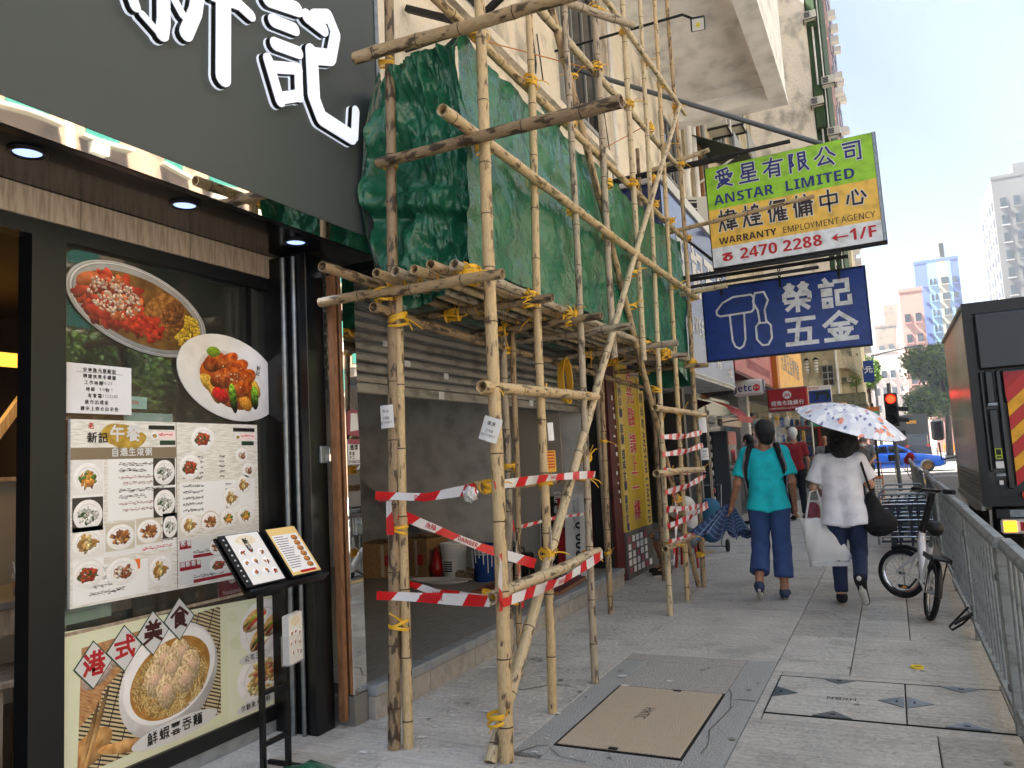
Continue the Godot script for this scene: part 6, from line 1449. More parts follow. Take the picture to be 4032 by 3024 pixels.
func build_tarp() -> void:
	var t := thing("green_tarpaulin", "crumpled dark green tarpaulin hung inside the bamboo scaffold", "tarpaulin")
	var n := FastNoiseLite.new(); n.seed = 11; n.frequency = 1.0; n.fractal_octaves = 4
	var cr := FastNoiseLite.new(); cr.seed = 5; cr.frequency = 2.6; cr.noise_type = FastNoiseLite.TYPE_CELLULAR; cr.cellular_return_type = FastNoiseLite.RETURN_DISTANCE2_SUB
	var fold := func(x, y, z): return 0.055 * n.get_noise_3d(x * 1.3, y * 0.8, z * 1.3) + 0.008 * n.get_noise_3d(x * 6, y * 5.0, z * 6) + 0.014 * cr.get_noise_3d(x * 1.6, y * 1.6, z * 1.6)
	# long outer face: hangs from the upper rail, pleated below it
	var P := []
	for j in 61:
		var v := j / 60.0
		var row := []
		for i in 181:
			var u := i / 180.0
			var z := lerpf(-3.62, -8.75, u)
			var top := 3.90 - 0.05 * absf(sin(u * 22.0)) * (1.0 - 0.3 * sin(u * 7))
			var y := lerpf(top, 2.53 - 0.30 * smoothstep(0.75, 1.0, u) - 0.02 * sin(u * 31), v)
			var pleat: float = 0.006 * sin(u * 95.0 + 5.0 * n.get_noise_2d(u * 9, v * 2)) * (1.0 - v) + 0.025 * sin(u * 21.0 + 2.0 * v) * v
			var diag: float = 0.014 * sin((u * 30.0 - v * 9.0) + 3.0 * n.get_noise_2d(u * 4, v * 3))
			row.append(V(-1.985 + pleat + diag + 0.6 * fold.call(0, y, z), y, z))
		P.append(row)
	put("long_side", MB.new().grid(P), tarp_mat(), t)
	# near end, deeply crumpled, wrapped round the inner pole and bulging to the signboard
	P = []
	for j in 71:
		var v := j / 70.0
		var row := []
		for i in 101:
			var u := i / 100.0
			var bul := 0.19 * sin(PI * clampf(v * 1.05, 0, 1)) * (1.0 - smoothstep(0.0, 0.28, u))
			var x := lerpf(-2.50, -1.985, u) - bul * 1.0
			var y := lerpf(3.86 - 0.06 * (1 - u), 2.50 - 0.14 * (1 - u), v)
			var z: float = -3.60 - 0.05 * sin(u * 3.0) + 2.0 * fold.call(x * 2.0, y, -3.6) + 0.05 * sin(v * 9.0 + u * 5.0 + 3.0 * n.get_noise_2d(u * 3, v * 3)) - 0.09 * sin(PI * v) * smoothstep(0.0, 0.2, u)
			z += 0.06 * smoothstep(0.46, 0.5, v - 0.16 * u) - 0.10 * smoothstep(0.55, 0.58, v - 0.18 * u) # a hanging fold
			row.append(V(x, y, z))
		P.append(row)
	put("near_end", MB.new().grid(P), tarp_mat(), t)
	# the side behind the signboard, and the far end
	P = []
	for j in 31:
		var v := j / 30.0
		var row := []
		for i in 31:
			var u := i / 30.0
			var bul := 0.19 * sin(PI * clampf(v * 1.05, 0, 1))
			row.append(V(-2.50 - bul * (1 - u) - 0.5 * u * 0.6 + fold.call(3, v * 1.5, u), lerpf(3.80, 2.36, v), lerpf(-3.62, -4.1, u)))
		P.append(row)
	for row in P: row.reverse()
	put("inner_side", MB.new().grid(P), tarp_mat(), t)
	P = []
	for j in 31:
		var v := j / 30.0
		var row := []
		for i in 31:
			var u := i / 30.0
			row.append(V(lerpf(-1.985, -2.6, u), lerpf(3.9, 2.2, v), -8.76 + fold.call(u, v * 1.4, 9)))
		P.append(row)
	put("far_end", MB.new().grid(P), tarp_mat(), t)
	P = []
	for j in 21:
		var v := j / 20.0
		var row := []
		for i in 61:
			var u := i / 60.0
			row.append(V(lerpf(-1.99, -2.75, v), 2.56 + 0.012 * sin(u * 40) - 0.05 * v, lerpf(-3.62, -8.7, u)) + V(0, 0.5 * fold.call(v, u * 5, 2), 0))
		P.append(row)
	put("under_side", MB.new().grid(P), tarp_mat(), t)
	# a loose corner over the rail
	P = []
	for j in 9:
		var row := []
		for i in 9:
			var u := i / 8.0; var v := j / 8.0
			row.append(V(-2.02 + 0.05 * sin(u * 5) - 0.1 * v, 3.93 + 0.16 * v * (1 - u * 0.6), -5.0 - 0.35 * u + 0.05 * sin(v * 6)))
		P.append(row)
	put("loose_corner", MB.new().grid(P), tarp_mat(), t)
	# the covered signboard of the empty shop behind the sheet
	put("covered_frame", MB.new().boxr(-3.28, -2.8, 2.78, 3.7, -4.15, -8.6), M.dark_steel, t)

func tape(called_label: String, pts: Array, w: float, words := true, up := Vector3.UP) -> void:
	# red and white barrier tape along pts
	w *= 0.68
	var t := thing("barrier_tape", called_label, "barrier tape", Vector3.ZERO, 0.0, "red and white barrier tapes")
	var mb := MB.new()
	var c := Curve3D.new()
	for p in pts: c.add_point(p)
	var L := c.get_baked_length()
	var n := int(L / 0.02)
	var tw := rr(0, 6)
	var A := []; var Bq := []
	for k in n + 1:
		var d := L * k / n
		var p := c.sample_baked(d)
		var q := (c.sample_baked(minf(d + 0.01, L)) - c.sample_baked(maxf(d - 0.01, 0))).normalized()
		var uv := (up - q * up.dot(q)).normalized()
		var nrm := q.cross(uv)
		uv = (uv + nrm * 0.25 * sin(d * 5.0 + tw)).normalized()
		var ww := w * (0.86 + 0.14 * sin(d * 7 + tw))
		A.append(p + uv * ww * 0.5 + nrm * 0.004 * sin(d * 31)); Bq.append(p - uv * ww * 0.5)
	mb.grid([A, Bq], L / 0.27, 1.0)
	put("tape_strip", mb, tape_mat(), t)
	if words:
		var k := n / 2
		var nr: Vector3 = (Bq[k] - A[k]).cross(A[mini(k + 1, n)] - A[k]).normalized()
		if nr.x + nr.z < 0: nr = -nr
		var lt := latin(t, "DANGER", (A[k] + Bq[k]) / 2 + nr * 0.007, nr, w * 0.42, M.red_ink, {"up": A[k] - Bq[k]})
		write_cjk(t, "危險", lt.position + lt.basis.x.normalized() * -0.28 + lt.basis.y.normalized() * w * 0.28, nr, w * 0.55, M.red_ink, {"up": A[k] - Bq[k], "w": 0.11})

func tape_mat() -> StandardMaterial3D:
	if M.has("tape"): return M.tape
	var im := pic(128, 32, Color(0.86, 0.85, 0.85))
	for y in 32:
		for x in 128:
			if fposmod(x + y * 0.55, 128.0) < 58.0: im.set_pixel(x, y, Color(0.80, 0.08, 0.09))
	var m := img_mat("tape", im, 0.35, {"two": true, "back": Color(0.25, 0.2, 0.2)})
	m.texture_repeat = true
	return m

func build_tapes() -> void:
	# between the near poles: upper, slanting, lower
	tape("upper barrier tape between the two nearest bamboo posts", [V(-2.50, 1.31, -3.40), V(-2.2, 1.29, -3.43), V(-1.9, 1.325, -3.43)], 0.082)
	tape("upper barrier tape running back from the nearest outer post", [V(-1.83, 1.335, -3.50), V(-1.82, 1.345, -4.2), V(-1.83, 1.335, -4.98)], 0.075)
	tape("slanting faded barrier tape inside the nearest bamboo bay", [V(-2.42, 1.20, -3.50), V(-2.16, 0.98, -3.9), V(-1.93, 0.85, -4.15)], 0.085)
	tape("lower barrier tape between the two nearest bamboo posts", [V(-2.50, 0.79, -3.38), V(-2.2, 0.78, -3.41), V(-1.84, 0.775, -3.40)], 0.088)
	tape("lower barrier tape running back from the nearest outer post", [V(-1.79, 0.76, -3.44), V(-1.78, 0.75, -4.2), V(-1.80, 0.80, -4.95)], 0.085)
	tape("lower barrier tape at the rear of the nearest bamboo bay", [V(-2.43, 0.83, -3.55), V(-2.2, 0.79, -3.5), V(-1.9, 0.78, -3.46)], 0.06)
	tape("barrier tape wound upright on the nearest outer post", [V(-1.80, 0.72, -3.44), V(-1.79, 1.0, -3.45)], 0.10, false, V(0, 0, 1))
	tape("barrier tape wound on the inner near post above its yellow tie", [V(-2.42, 1.10, -3.41), V(-2.42, 1.28, -3.41)], 0.08, false, V(1, 0, 0.4))
	tape("thin barrier tape from the inner rear post to the agency boards", [V(-2.44, 0.98, -4.9), V(-2.6, 0.96, -6.0), V(-2.75, 0.90, -7.3)], 0.045)
	tape("torn end of barrier tape hanging from the inner rear post", [V(-2.40, 1.05, -4.84), V(-2.38, 0.75, -4.84), V(-2.37, 0.45, -4.86)], 0.05, false, V(0, 0, 1))
	# the far end, criss-crossed
	var k := 0
	for q in [[1.60, 1.66], [1.44, 1.52], [1.30, 1.25], [1.10, 1.18], [0.95, 0.88], [0.80, 0.86], [0.66, 0.62]]:
		tape("barrier tape number %s of the tangle at the far scaffold bay counted from the top" % ["one", "two", "three", "four", "five", "six", "seven"][k], [V(-1.86, q[0], -6.85), V(-1.85, (q[0] + q[1]) / 2 - 0.02, -7.7), V(-1.87, q[1], -8.6)], 0.085)
		k += 1
	tape("barrier tape hanging slack down the front of the far scaffold bay", [V(-1.84, 1.3, -6.9), V(-1.85, 0.9, -7.2), V(-1.86, 0.45, -6.95)], 0.06, false, V(0, 0, 1))
	# plastic wad on the pole end
	var w := put("plastic_wad", blob_mesh(V(-1.935, 1.30, -3.43), 0.034, 0.016, 3), M.tape_white)
	tag(w, "white plastic wad tied over a bamboo pole end", "plastic wrap")

func blob_mesh(c: Vector3, r: float, rough: float, sd: int) -> MB:
	var n := FastNoiseLite.new(); n.seed = sd; n.frequency = 9.0
	var P := []
	for j in 15:
		var row := []
		for i in 25:
			var th := PI * j / 14.0; var ph := -TAU * i / 24.0
			var d := V(sin(th) * cos(ph), cos(th), sin(th) * sin(ph))
			row.append(c + d * (r + rough * 2.0 * n.get_noise_3dv(d * 0.4 + c)))
		P.append(row)
	return MB.new().grid(P)

func build_scaffold_notes() -> void:
	# handwritten slips on the poles
	for q in [[V(-2.445, 1.73, -3.46), 0.0, 0.085, 0.125, "white handwritten slip stuck on the inner near bamboo post", 0.02], [V(-1.83, 1.62, -3.49), 0.15, 0.10, 0.125, "crooked white handwritten slip on the nearest outer bamboo post", 0.0], [V(-1.86, 1.62, -4.33), 1.2, 0.05, 0.11, "narrow torn white slip on the second outer bamboo post", -0.2], [V(-1.86, 1.74, -8.62), 0.6, 0.09, 0.17, "blank white slip on the farthest bamboo post", 0.0], [V(-1.86, 1.42, -8.60), 0.6, 0.09, 0.13, "handwritten slip low on the farthest bamboo post", 0.0]]:
		var t := thing("paper_slip", q[4], "slip", q[0], q[1], "slips on the bamboo posts")
		t.rotation.z = -0.35 if q[5] == 0.0 and q[1] < 0.3 else 0.03
		var P := []
		for j in 5:
			var row := []
			for i in 7: row.append(V(-q[2] / 2 + q[2] * i / 6.0, q[3] / 2 - q[3] * j / 4.0, 0.012 - 0.01 * pow(absf(i - 3) / 3.0, 2.0)))
			P.append(row)
		put("sheet", MB.new().grid(P), M.paper, t)
		if q[2] > 0.08 and q[3] < 0.15:
			write_cjk(t, "張房" if q[1] > 0 else "中心", V(-0.022, 0.04, 0.0145), V(0, 0, 1), 0.022, M.ink, {"w": 0.08})
			latin(t, "2700", V(0, -0.008, 0.0145), V(0, 0, 1), 0.014, M.ink, {"font": FS})
			latin(t, "62173911", V(0, -0.032, 0.0145), V(0, 0, 1), 0.013, M.ink, {"font": FS})
	var y := thing("yellow_flyer", "small yellow flyer with red print on the second outer bamboo post", "flyer", V(-1.855, 1.44, -4.30), 0.5)
	put("sheet", MB.new().boxr(-0.028, 0.028, -0.065, 0.065, 0.008, 0.009), M.yellow_paint, y)
	for k in 6: put("print_line", MB.new().boxr(-0.022, 0.022, 0.05 - k * 0.018, 0.058 - k * 0.018, 0.0092, 0.0096), M.red_ink, y)
	var wp := thing("white_patch", "patch of white paint low on the second outer bamboo post", "paint")
	put("paint", MB.new().box(V(-1.857, 0.99, -4.235), V(0.003, 0.13, 0.022), Basis(V(0, 1, 0), 0.6)), M.white, wp)

# ---------------------------------------------------------------- shops and hanging signs farther along
func stage_signs() -> void:
	var n := V(0, 0, 1)
	var blue: Material = mat("letter_blue", Color(0.07, 0.13, 0.42), 0.5)
	var choc: Material = mat("letter_brown", Color(0.14, 0.07, 0.05), 0.5)
	# employment agency sign
	var t := thing("agency_sign", "green, amber and white hanging sign of the employment agency", "sign", V(-0.765, 4.18, -9.0))
	t.rotation.z = 0.008
	put("sign_frame", MB.new().boxr(-0.925, 0.925, -0.615, 0.61, -0.16, -0.02), M.dark_steel, t)
	put("green_band", MB.new().boxr(-0.91, 0.885, 0.09, 0.60, -0.03, 0.0), M.green_vinyl, t)
	put("amber_band", MB.new().boxr(-0.91, 0.885, -0.37, 0.09, -0.03, 0.0), M.amber_vinyl, t)
	put("white_band", MB.new().boxr(-0.91, 0.885, -0.60, -0.37, -0.03, 0.0), M.white_vinyl, t)
	put("edge_strip", MB.new().boxr(0.889, 0.918, -0.60, 0.60, -0.02, -0.004), M.steel, t)
	for k in 6:
		for l in 2:
			write_cjk(t, "愛星有限公司"[k], V(-0.80 + 0.275 * k, 0.555, 0.0015 + 0.002 * l), n, 0.235, [M.white, blue][l], {"w": [0.16, 0.105][l], "wide": 0.95})
			write_cjk(t, "煒煌僱傭中心"[k], V(-0.81 + 0.275 * k, 0.055, 0.0015 + 0.002 * l), n, 0.255, [M.white, choc][l], {"w": [0.16, 0.10][l], "wide": 0.9})
	latin(t, "ANSTAR", V(-0.50, 0.195, 0.004), n, 0.115, blue, {"wide": 1.12})
	latin(t, "LIMITED", V(0.32, 0.195, 0.004), n, 0.115, blue, {"wide": 1.15})
	latin(t, "WARRANTY", V(-0.50, -0.30, 0.004), n, 0.078, choc, {"wide": 1.1})
	latin(t, "EMPLOYMENT AGENCY", V(0.36, -0.30, 0.004), n, 0.070, choc, {"font": FS, "wide": 0.95})
	latin(t, "2470 2288", V(-0.16, -0.485, 0.004), n, 0.125, M.red_ink, {"wide": 1.1})
	latin(t, "1/F", V(0.70, -0.485, 0.004), n, 0.125, M.red_ink, {"wide": 1.1})
	put("arrow", MB.new().boxr(0.42, 0.55, -0.495, -0.478, 0.003, 0.004).prism(PackedVector2Array([V2(0.38, -0.487), V2(0.45, -0.44), V2(0.43, -0.487), V2(0.45, -0.53)]), 0.001, Transform3D(Basis(), V(0, 0, 0.0035))), M.red_ink, t)
	put("telephone", MB.new().prism(ellipse(-0.74, -0.51, 0.06, 0.035, 0.1, 20), 0.001, Transform3D(Basis(), V(0, 0, 0.003))).prism(ellipse(-0.745, -0.462, 0.062, 0.016, 0.05, 20), 0.001, Transform3D(Basis(), V(0, 0, 0.0042))), M.red_ink, t)
	put("dial", MB.new().prism(ellipse(-0.735, -0.512, 0.018, 0.016, 0, 14), 0.001, Transform3D(Basis(), V(0, 0, 0.0055))), M.white, t)
	for q in [[4.86, -0.7, -8.93], [4.90, -1.3, -9.12], [3.52, -0.3, -8.98], [3.42, -0.55, -9.1]]: put("support_bar", MB.new().boxr(-2.4, q[1] + 0.765, q[0] - 0.016 - 4.18, q[0] + 0.016 - 4.18, q[2] + 9.0 - 0.02, q[2] + 9.0 + 0.02), M.dark_steel, t)
	put("stay", MB.new().tube([V(-2.45, 2.30, 0), V(0.385, 0.61, -0.05)], 0.03, 4), mat("stay_grey", Color(0.36, 0.38, 0.40), 0.6), t)
	put("stay", MB.new().tube([V(-2.3, 1.05, -1.6), V(-0.92, -0.5, 0)], 0.02, 4), M.dark_steel, t)
	# hardware shop sign with hammer and screwdriver
	var h := thing("hardware_sign", "dark blue hanging sign with white hammer and screwdriver outlines", "sign", V(-1.06, 3.07, -10.0))
	put("panel", MB.new().cbox(V(0, 0, 0), V(1.93, 0.94, 0.05), 0.008), M.navy, h)
	put("rim", MB.new().boxr(-0.975, 0.975, 0.47, 0.485, -0.03, 0.03).boxr(-0.975, 0.975, -0.485, -0.47, -0.03, 0.03).boxr(-0.975, -0.965, -0.47, 0.47, -0.03, 0.03).boxr(0.965, 0.975, -0.47, 0.47, -0.03, 0.03), M.ink, h)
	var W := func(poly, closed, w, k):
		var p := PackedVector2Array(poly)
		if closed: p.append(p[0]); p.append((p[0] + p[1]) / 2)
		for o in stroke(p, w):
			if not Geometry2D.is_polygon_clockwise(o): put("tool_outline", MB.new().prism(o, 0.0015, Transform3D(Basis(), V(0, 0, 0.0255 + 0.0004 * k)), false, false), M.white_vinyl, h)
	var hm := [V2(-0.80, 0.17), V2(-0.72, 0.26), V2(-0.58, 0.32), V2(-0.36, 0.32), V2(-0.33, 0.28), V2(-0.34, 0.13), V2(-0.37, 0.10), V2(-0.76, 0.09), V2(-0.80, 0.12)]
	for j in hm.size(): W.call([hm[j], hm[(j + 1) % hm.size()]], false, 0.012, j)
	var hs := [V2(-0.64, 0.09), V2(-0.63, -0.24), V2(-0.60, -0.32), V2(-0.55, -0.35), V2(-0.50, -0.32), V2(-0.47, -0.24), V2(-0.46, 0.09)]
	for j in hs.size() - 1: W.call([hs[j], hs[j + 1]], false, 0.012, 10 + j)
	var sd := [V2(-0.31, 0.33), V2(-0.20, 0.33), V2(-0.16, 0.22), V2(-0.21, 0.10), V2(-0.20, -0.04), V2(-0.15, -0.10), V2(-0.15, -0.26), V2(-0.20, -0.34), V2(-0.27, -0.34), V2(-0.33, -0.26), V2(-0.33, -0.10), V2(-0.28, -0.04), V2(-0.29, 0.10), V2(-0.34, 0.22)]
	for j in sd.size(): W.call([sd[j], sd[(j + 1) % sd.size()]], false, 0.012, 20 + j)
	W.call([V2(-0.29, -0.06), V2(-0.19, -0.06)], false, 0.011, 40)
	write_cjk(h, "榮記", V(0.02, 0.37, 0.0262), n, 0.36, M.white_vinyl, {"w": 0.14, "adv": 1.22})
	write_cjk(h, "五金", V(0.03, -0.05, 0.0262), n, 0.37, M.white_vinyl, {"w": 0.14, "adv": 1.20})
	for x in [-0.72, 0.0, 0.68]:
		put("hanger", MB.new().boxr(x - 0.015, x + 0.015, 0.36, 0.50, 0.026, 0.034), M.dark_steel, h)
		for k in 3: put("chain_link", MB.new().lathe([V2(0.016, -0.004), V2(0.022, 0), V2(0.016, 0.004), V2(0.011, 0), V2(0.016, -0.004)], 10, Transform3D(Basis(V(1, 0, 0), PI / 2) * Basis(V(0, 0, 1), PI / 2 * (k % 2)), V(x, 0.515 + 0.034 * k, 0.03))), M.dark_steel, h)
	put("support_bar", MB.new().boxr(-1.6, 0.8, 0.60, 0.64, 0.01, 0.05), M.dark_steel, h)
	# bank and tool shop box signs
	var j := thing("jetco_sign", "white rounded light box sign of the cash machine network", "sign", V(-2.33, 2.60, -15.0))
	put("sign_box", MB.new().cbox(V(0, 0, 0), V(0.56, 0.30, 0.14), 0.04), M.white, j)
	put("rim", MB.new().boxr(0.281, 0.30, -0.13, 0.13, -0.06, 0.06), M.chrome, j)
	latin(j, "Jetc", V(-0.08, -0.01, 0.073), n, 0.13, blue)
	put("red_ball", MB.new().prism(ellipse(0.16, -0.015, 0.065, 0.065, 0, 20), 0.002, Transform3D(Basis(), V(0, 0, 0.0712))), mat("red_ball", Color(0.80, 0.14, 0.13), 0.5), j)
	write_cjk(j, "銀通", V(0.115, 0.01, 0.0745), n, 0.042, M.white, {"w": 0.1})
	var c := thing("bank_sign", "red box sign of the bank with round white emblem", "sign", V(-1.86, 2.43, -17.0))
	put("sign_box", MB.new().cbox(V(0, 0, 0), V(0.80, 0.49, 0.14), 0.03), M.red_enamel, c)
	put("rim", MB.new().boxr(-0.41, 0.41, 0.235, 0.252, -0.06, 0.06).boxr(-0.41, 0.41, -0.252, -0.235, -0.06, 0.06), M.steel, c)
	put("emblem", MB.new().prism(ellipse(0, 0.10, 0.085, 0.085, 0, 24), 0.002, Transform3D(Basis(), V(0, 0, 0.0705))), M.white, c)
	put("emblem_mark", MB.new().prism(PackedVector2Array([V2(-0.065, 0.06), V2(-0.025, 0.14), V2(0.0, 0.09), V2(0.025, 0.14), V2(0.065, 0.06), V2(0.045, 0.06), V2(0.025, 0.105), V2(0.0, 0.055), V2(-0.025, 0.105), V2(-0.045, 0.06)]), 0.001, Transform3D(Basis(), V(0, 0, 0.073))), M.red_enamel, c)
	write_cjk(c, "招商永隆銀行", V(-0.325, -0.02, 0.0725), n, 0.10, M.white, {"w": 0.13, "adv": 1.1})
	latin(c, "CMB WING LUNG BANK", V(0, -0.175, 0.073), n, 0.036, M.white, {"font": FR, "wide": 1.25})
	var d := thing("drill_sign", "blue box sign showing a power drill outside the tool shop", "sign", V(-1.44, 2.67, -20.0))
	put("sign_box", MB.new().cbox(V(0, 0, 0), V(0.52, 0.42, 0.1), 0.01), M.white, d)
	put("blue_face", MB.new().boxr(-0.25, 0.25, -0.20, 0.10, 0.0505, 0.053), mat("sign_blue", Color(0.03, 0.20, 0.50), 0.5), d)
	put("drill", MB.new().prism(PackedVector2Array([V2(-0.2, 0.03), V2(-0.06, 0.06), V2(0.12, 0.07), V2(0.2, 0.06), V2(0.22, -0.06), V2(0.16, -0.15), V2(0.11, -0.14), V2(0.13, -0.02), V2(-0.02, -0.01), V2(-0.05, -0.14), V2(-0.10, -0.13), V2(-0.08, 0.0)]), 0.004, Transform3D(Basis(), V(0, 0, 0.0535))), mat("drill_green", Color(0.05, 0.13, 0.12), 0.5), d)
	latin(d, "BOSCH", V(-0.13, 0.155, 0.0535), n, 0.05, M.red_ink)
	var y := thing("tool_shop_strip", "yellow strip sign with black characters below the drill sign", "sign", V(-1.29, 2.365, -20.2))
	put("panel", MB.new().cbox(V(0, 0, 0), V(0.84, 0.15, 0.06), 0.008), M.yellow_paint, y)
	write_cjk(y, "兄弟五金專門店", V(-0.37, 0.045, 0.0315), n, 0.092, M.ink, {"w": 0.13, "adv": 1.16})

func stage_shops() -> void:
	var n := V(1, 0, 0)
	# hardware shop with a deep blue fascia
	var b := thing("hardware_shop", "hardware shop under a large blue fascia board with hanging goods", "shop")
	put("fascia", MB.new().boxr(-3.25, -2.3, 2.52, 4.85, -9.3, -13.45), M.blue_fascia, b)
	put("fascia_soffit", MB.new().boxr(-3.2, -2.305, 2.46, 2.519, -9.35, -13.44), M.wall_grey, b)
	put("fascia_trim", MB.new().boxr(-2.3, -2.29, 2.50, 2.53, -9.3, -13.45), M.steel, b)
	put("fascia_cap", MB.new().boxr(-3.3, -2.27, 4.851, 5.0, -9.25, -13.5), M.white, b)
	write_cjk(b, "榮記五金", V(-2.296, 4.35, -9.9), n, 0.75, M.white, {"w": 0.15, "adv": 1.15})
	latin(b, "WING KEE HARDWARE", V(-2.296, 3.20, -11.4), n, 0.24, M.white)
	write_cjk(b, "渠油 電火 工具"[0] + "粉", V(-2.296, 2.86, -12.0), n, 0.16, M.white, {"w": 0.14, "down": false})
	write_cjk(b, "五金", V(-2.296, 2.80, -12.9), n, 0.16, M.white, {"w": 0.14})
	var dk: Material = mat("shop_wall", Color(0.50, 0.49, 0.47), 0.8)
	put("room", MB.new().boxr(-6.5, -6.4, 0, 2.5, -9.9, -13.6).boxr(-6.5, -3.0, 0, 2.5, -13.6, -13.5).boxr(-6.5, -3.3, 0, 2.5, -10.0, -9.9).boxr(-6.5, -2.9, 2.50, 2.6, -9.9, -13.6), dk, b)
	put("shop_floor", MB.new().boxr(-6.5, -2.8, -0.05, 0.02, -9.9, -13.6), M.tile, b)
	# rack boards hung with small goods
	for q in [[V(-2.95, 1.35, -11.1), 0.55, 2.0, 1.9, "black peg board of shackles and hooks in the hardware shop"], [V(-2.74, 1.3, -13.1), 0.15, 0.22, 1.8, "narrow display panel of castors at the hardware shop corner"]]:
		var t := thing("goods_rack", q[4], "display", q[0], q[1], "hardware display racks")
		put("board", MB.new().boxr(-0.03, 0.0, -q[3] / 2, q[3] / 2, -q[2] / 2, q[2] / 2), dk if q[2] > 1 else M.wood_panel_1, t)
		var cols := maxi(2, int(q[2] / 0.13))
		for r in 12:
			for k in cols:
				var p := V(0.02, -q[3] / 2 + 0.1 + r * 0.145, -q[2] / 2 + 0.07 + k * (q[2] - 0.1) / cols)
				var m: Material = [M.steel, M.chrome, M.dark_steel, M.white, M.yellow_paint, M.steel, M.red_enamel][(r * 5 + k * 3 + r / 3) % (7 if r < 5 else 4)]
				var kind := (r + k / 4) % 3
				var mb := MB.new()
				if kind == 0: mb.tube([p + V(0, -0.03, -0.02), p + V(0.005, 0.02, -0.022), p + V(0.005, 0.045, 0), p + V(0.005, 0.02, 0.022), p + V(0, -0.03, 0.02)], 0.007, 5)
				elif kind == 1: mb.lathe([V2(0.0, -0.012), V2(0.04, -0.012), V2(0.045, 0), V2(0.04, 0.012), V2(0, 0.012)], 10, Transform3D(Basis(V(0, 0, 1), PI / 2), p))
				else: mb.cbox(p, V(0.025, 0.085, 0.06), 0.006)
				put(["shackle", "castor", "packet"][kind], mb, m, t)
	ac_unit(V(-2.62, 5.25, -12.4), 0.5, "white outdoor air conditioner on top of the blue fascia", 1.25)
	var st := thing("red_stool", "red plastic stool beside the scaffold at the hardware shop", "stool", V(-2.45, 0, -9.95))
	put("seat", MB.new().cbox(V(0, 0.33, 0), V(0.26, 0.025, 0.26), 0.01), M.red_enamel, st)
	for s in [[-1, -1], [-1, 1], [1, -1], [1, 1]]: put("leg", MB.new().tube([V(s[0] * 0.11, 0.32, s[1] * 0.11), V(s[0] * 0.14, 0, s[1] * 0.14)], [0.02, 0.016], 6), M.red_enamel, st)
	# bank
	var k := thing("bank_branch", "bank branch with red fascia and dark glass front", "bank")
	put("fascia", MB.new().boxr(-3.2, -2.3, 2.83, 3.6, -13.6, -18.5), M.red_enamel, k)
	put("fascia_soffit", MB.new().boxr(-3.2, -2.31, 2.78, 2.829, -13.6, -18.5), M.red_dark, k)
	latin(k, "CMB WING LUNG BANK", V(-2.296, 3.06, -16.4), n, 0.19, M.pink_cloth, {"font": FR})
	write_cjk(k, "招商永隆銀行", V(-2.296, 3.50, -15.0), n, 0.24, M.pink_cloth, {"w": 0.12})
	put("dark_front", MB.new().boxr(-3.4, -3.1, 0, 2.78, -13.62, -18.5), M.glass_dark, k)
	put("timber_band", MB.new().boxr(-3.1, -3.05, 1.95, 2.15, -16.0, -18.4), M.wood_panel_0, k)
	put("pier", MB.new().boxr(-3.3, -2.9, 0, 2.78, -18.3, -18.6), M.wall_grey, k)
	var aw := thing("red_awning", "small red awning over the cash machine", "awning", V(-3.05, 2.0, -14.9))
	var P := []
	for jj in 4:
		var row := []
		for i in 9: row.append(V(0.02 + 0.62 * jj / 3.0, 0.42 - 0.32 * pow(jj / 3.0, 1.3) - (0.1 if jj == 3 else 0.0), 0.8 - 1.6 * i / 8.0))
		P.append(row)
	put("canopy", MB.new().grid(P), mat("awning_red", Color(0.60, 0.05, 0.07), 0.6, 0, {"two": true}), aw)
	for s in [-0.8, 0.8]: put("arm", MB.new().tube([V(0, 0.0, s), V(0.62, 0.06, s)], 0.014, 6), M.white, aw)
	put("valance", MB.new().boxr(0.64, 0.645, -0.05, 0.06, -0.8, 0.8), M.awning_red, aw)
	latin(aw, "Citibank", V(0.45, 0.245, 0.0), V(0.5, 0.8, 0), 0.12, M.white)
	var at := thing("cash_machine", "grey cash machine set in the bank wall", "cash machine", V(-2.98, 0, -15.6))
	put("cabinet", MB.new().cbox(V(0, 0.95, 0), V(0.32, 1.75, 0.9), 0.02), mat("atm_grey", Color(0.28, 0.30, 0.32), 0.4, 0.3), at)
	put("screen", MB.new().boxr(0.161, 0.165, 1.15, 1.45, -0.2, 0.2), M.glass_dark, at)
	put("keypad", MB.new().box(V(0.2, 1.0, 0), V(0.12, 0.02, 0.3), Basis(V(0, 0, 1), -0.3)), M.steel, at)
	put("top_panel", MB.new().boxr(0.161, 0.17, 1.55, 1.8, -0.42, 0.42), mat("salmon", Color(0.65, 0.22, 0.20), 0.5), at)
	for q in [[1.66, "3.05%", "white rate poster with a yellow mascot blank at the bank"], [1.30, "", "white poster with a large red character at the bank"]]:
		var t := thing("bank_poster", q[2].replace(" with a yellow mascot blank", ""), "poster", V(-2.95, q[0], -16.5), 0.6)
		put("sheet", MB.new().boxr(-0.002, 0.0, -0.16, 0.16, -0.15, 0.15), M.paper, t)
		if q[1]: latin(t, q[1], V(0.002, 0, 0), n, 0.09, M.red_ink, {"font": FS})
		else: write_cjk(t, "限", V(0.002, 0.1, 0.1), n, 0.2, M.red_ink)
	# tool shop with a yellow fascia
	var y := thing("tool_shop", "tool shop with yellow fascia and glass cases of tools", "shop")
	put("fascia", MB.new().boxr(-3.2, -2.3, 2.83, 4.3, -18.55, -25.6), M.yellow_paint, y)
	write_cjk(y, "兄弟五金專門店", V(-2.296, 3.9, -20.3), n, 0.55, M.grey_ink, {"w": 0.1})
	put("gold_column", MB.new().boxr(-2.35, -2.2, 2.7, 4.4, -18.5, -18.9), mat("ochre", Color(0.70, 0.42, 0.05), 0.6), y)
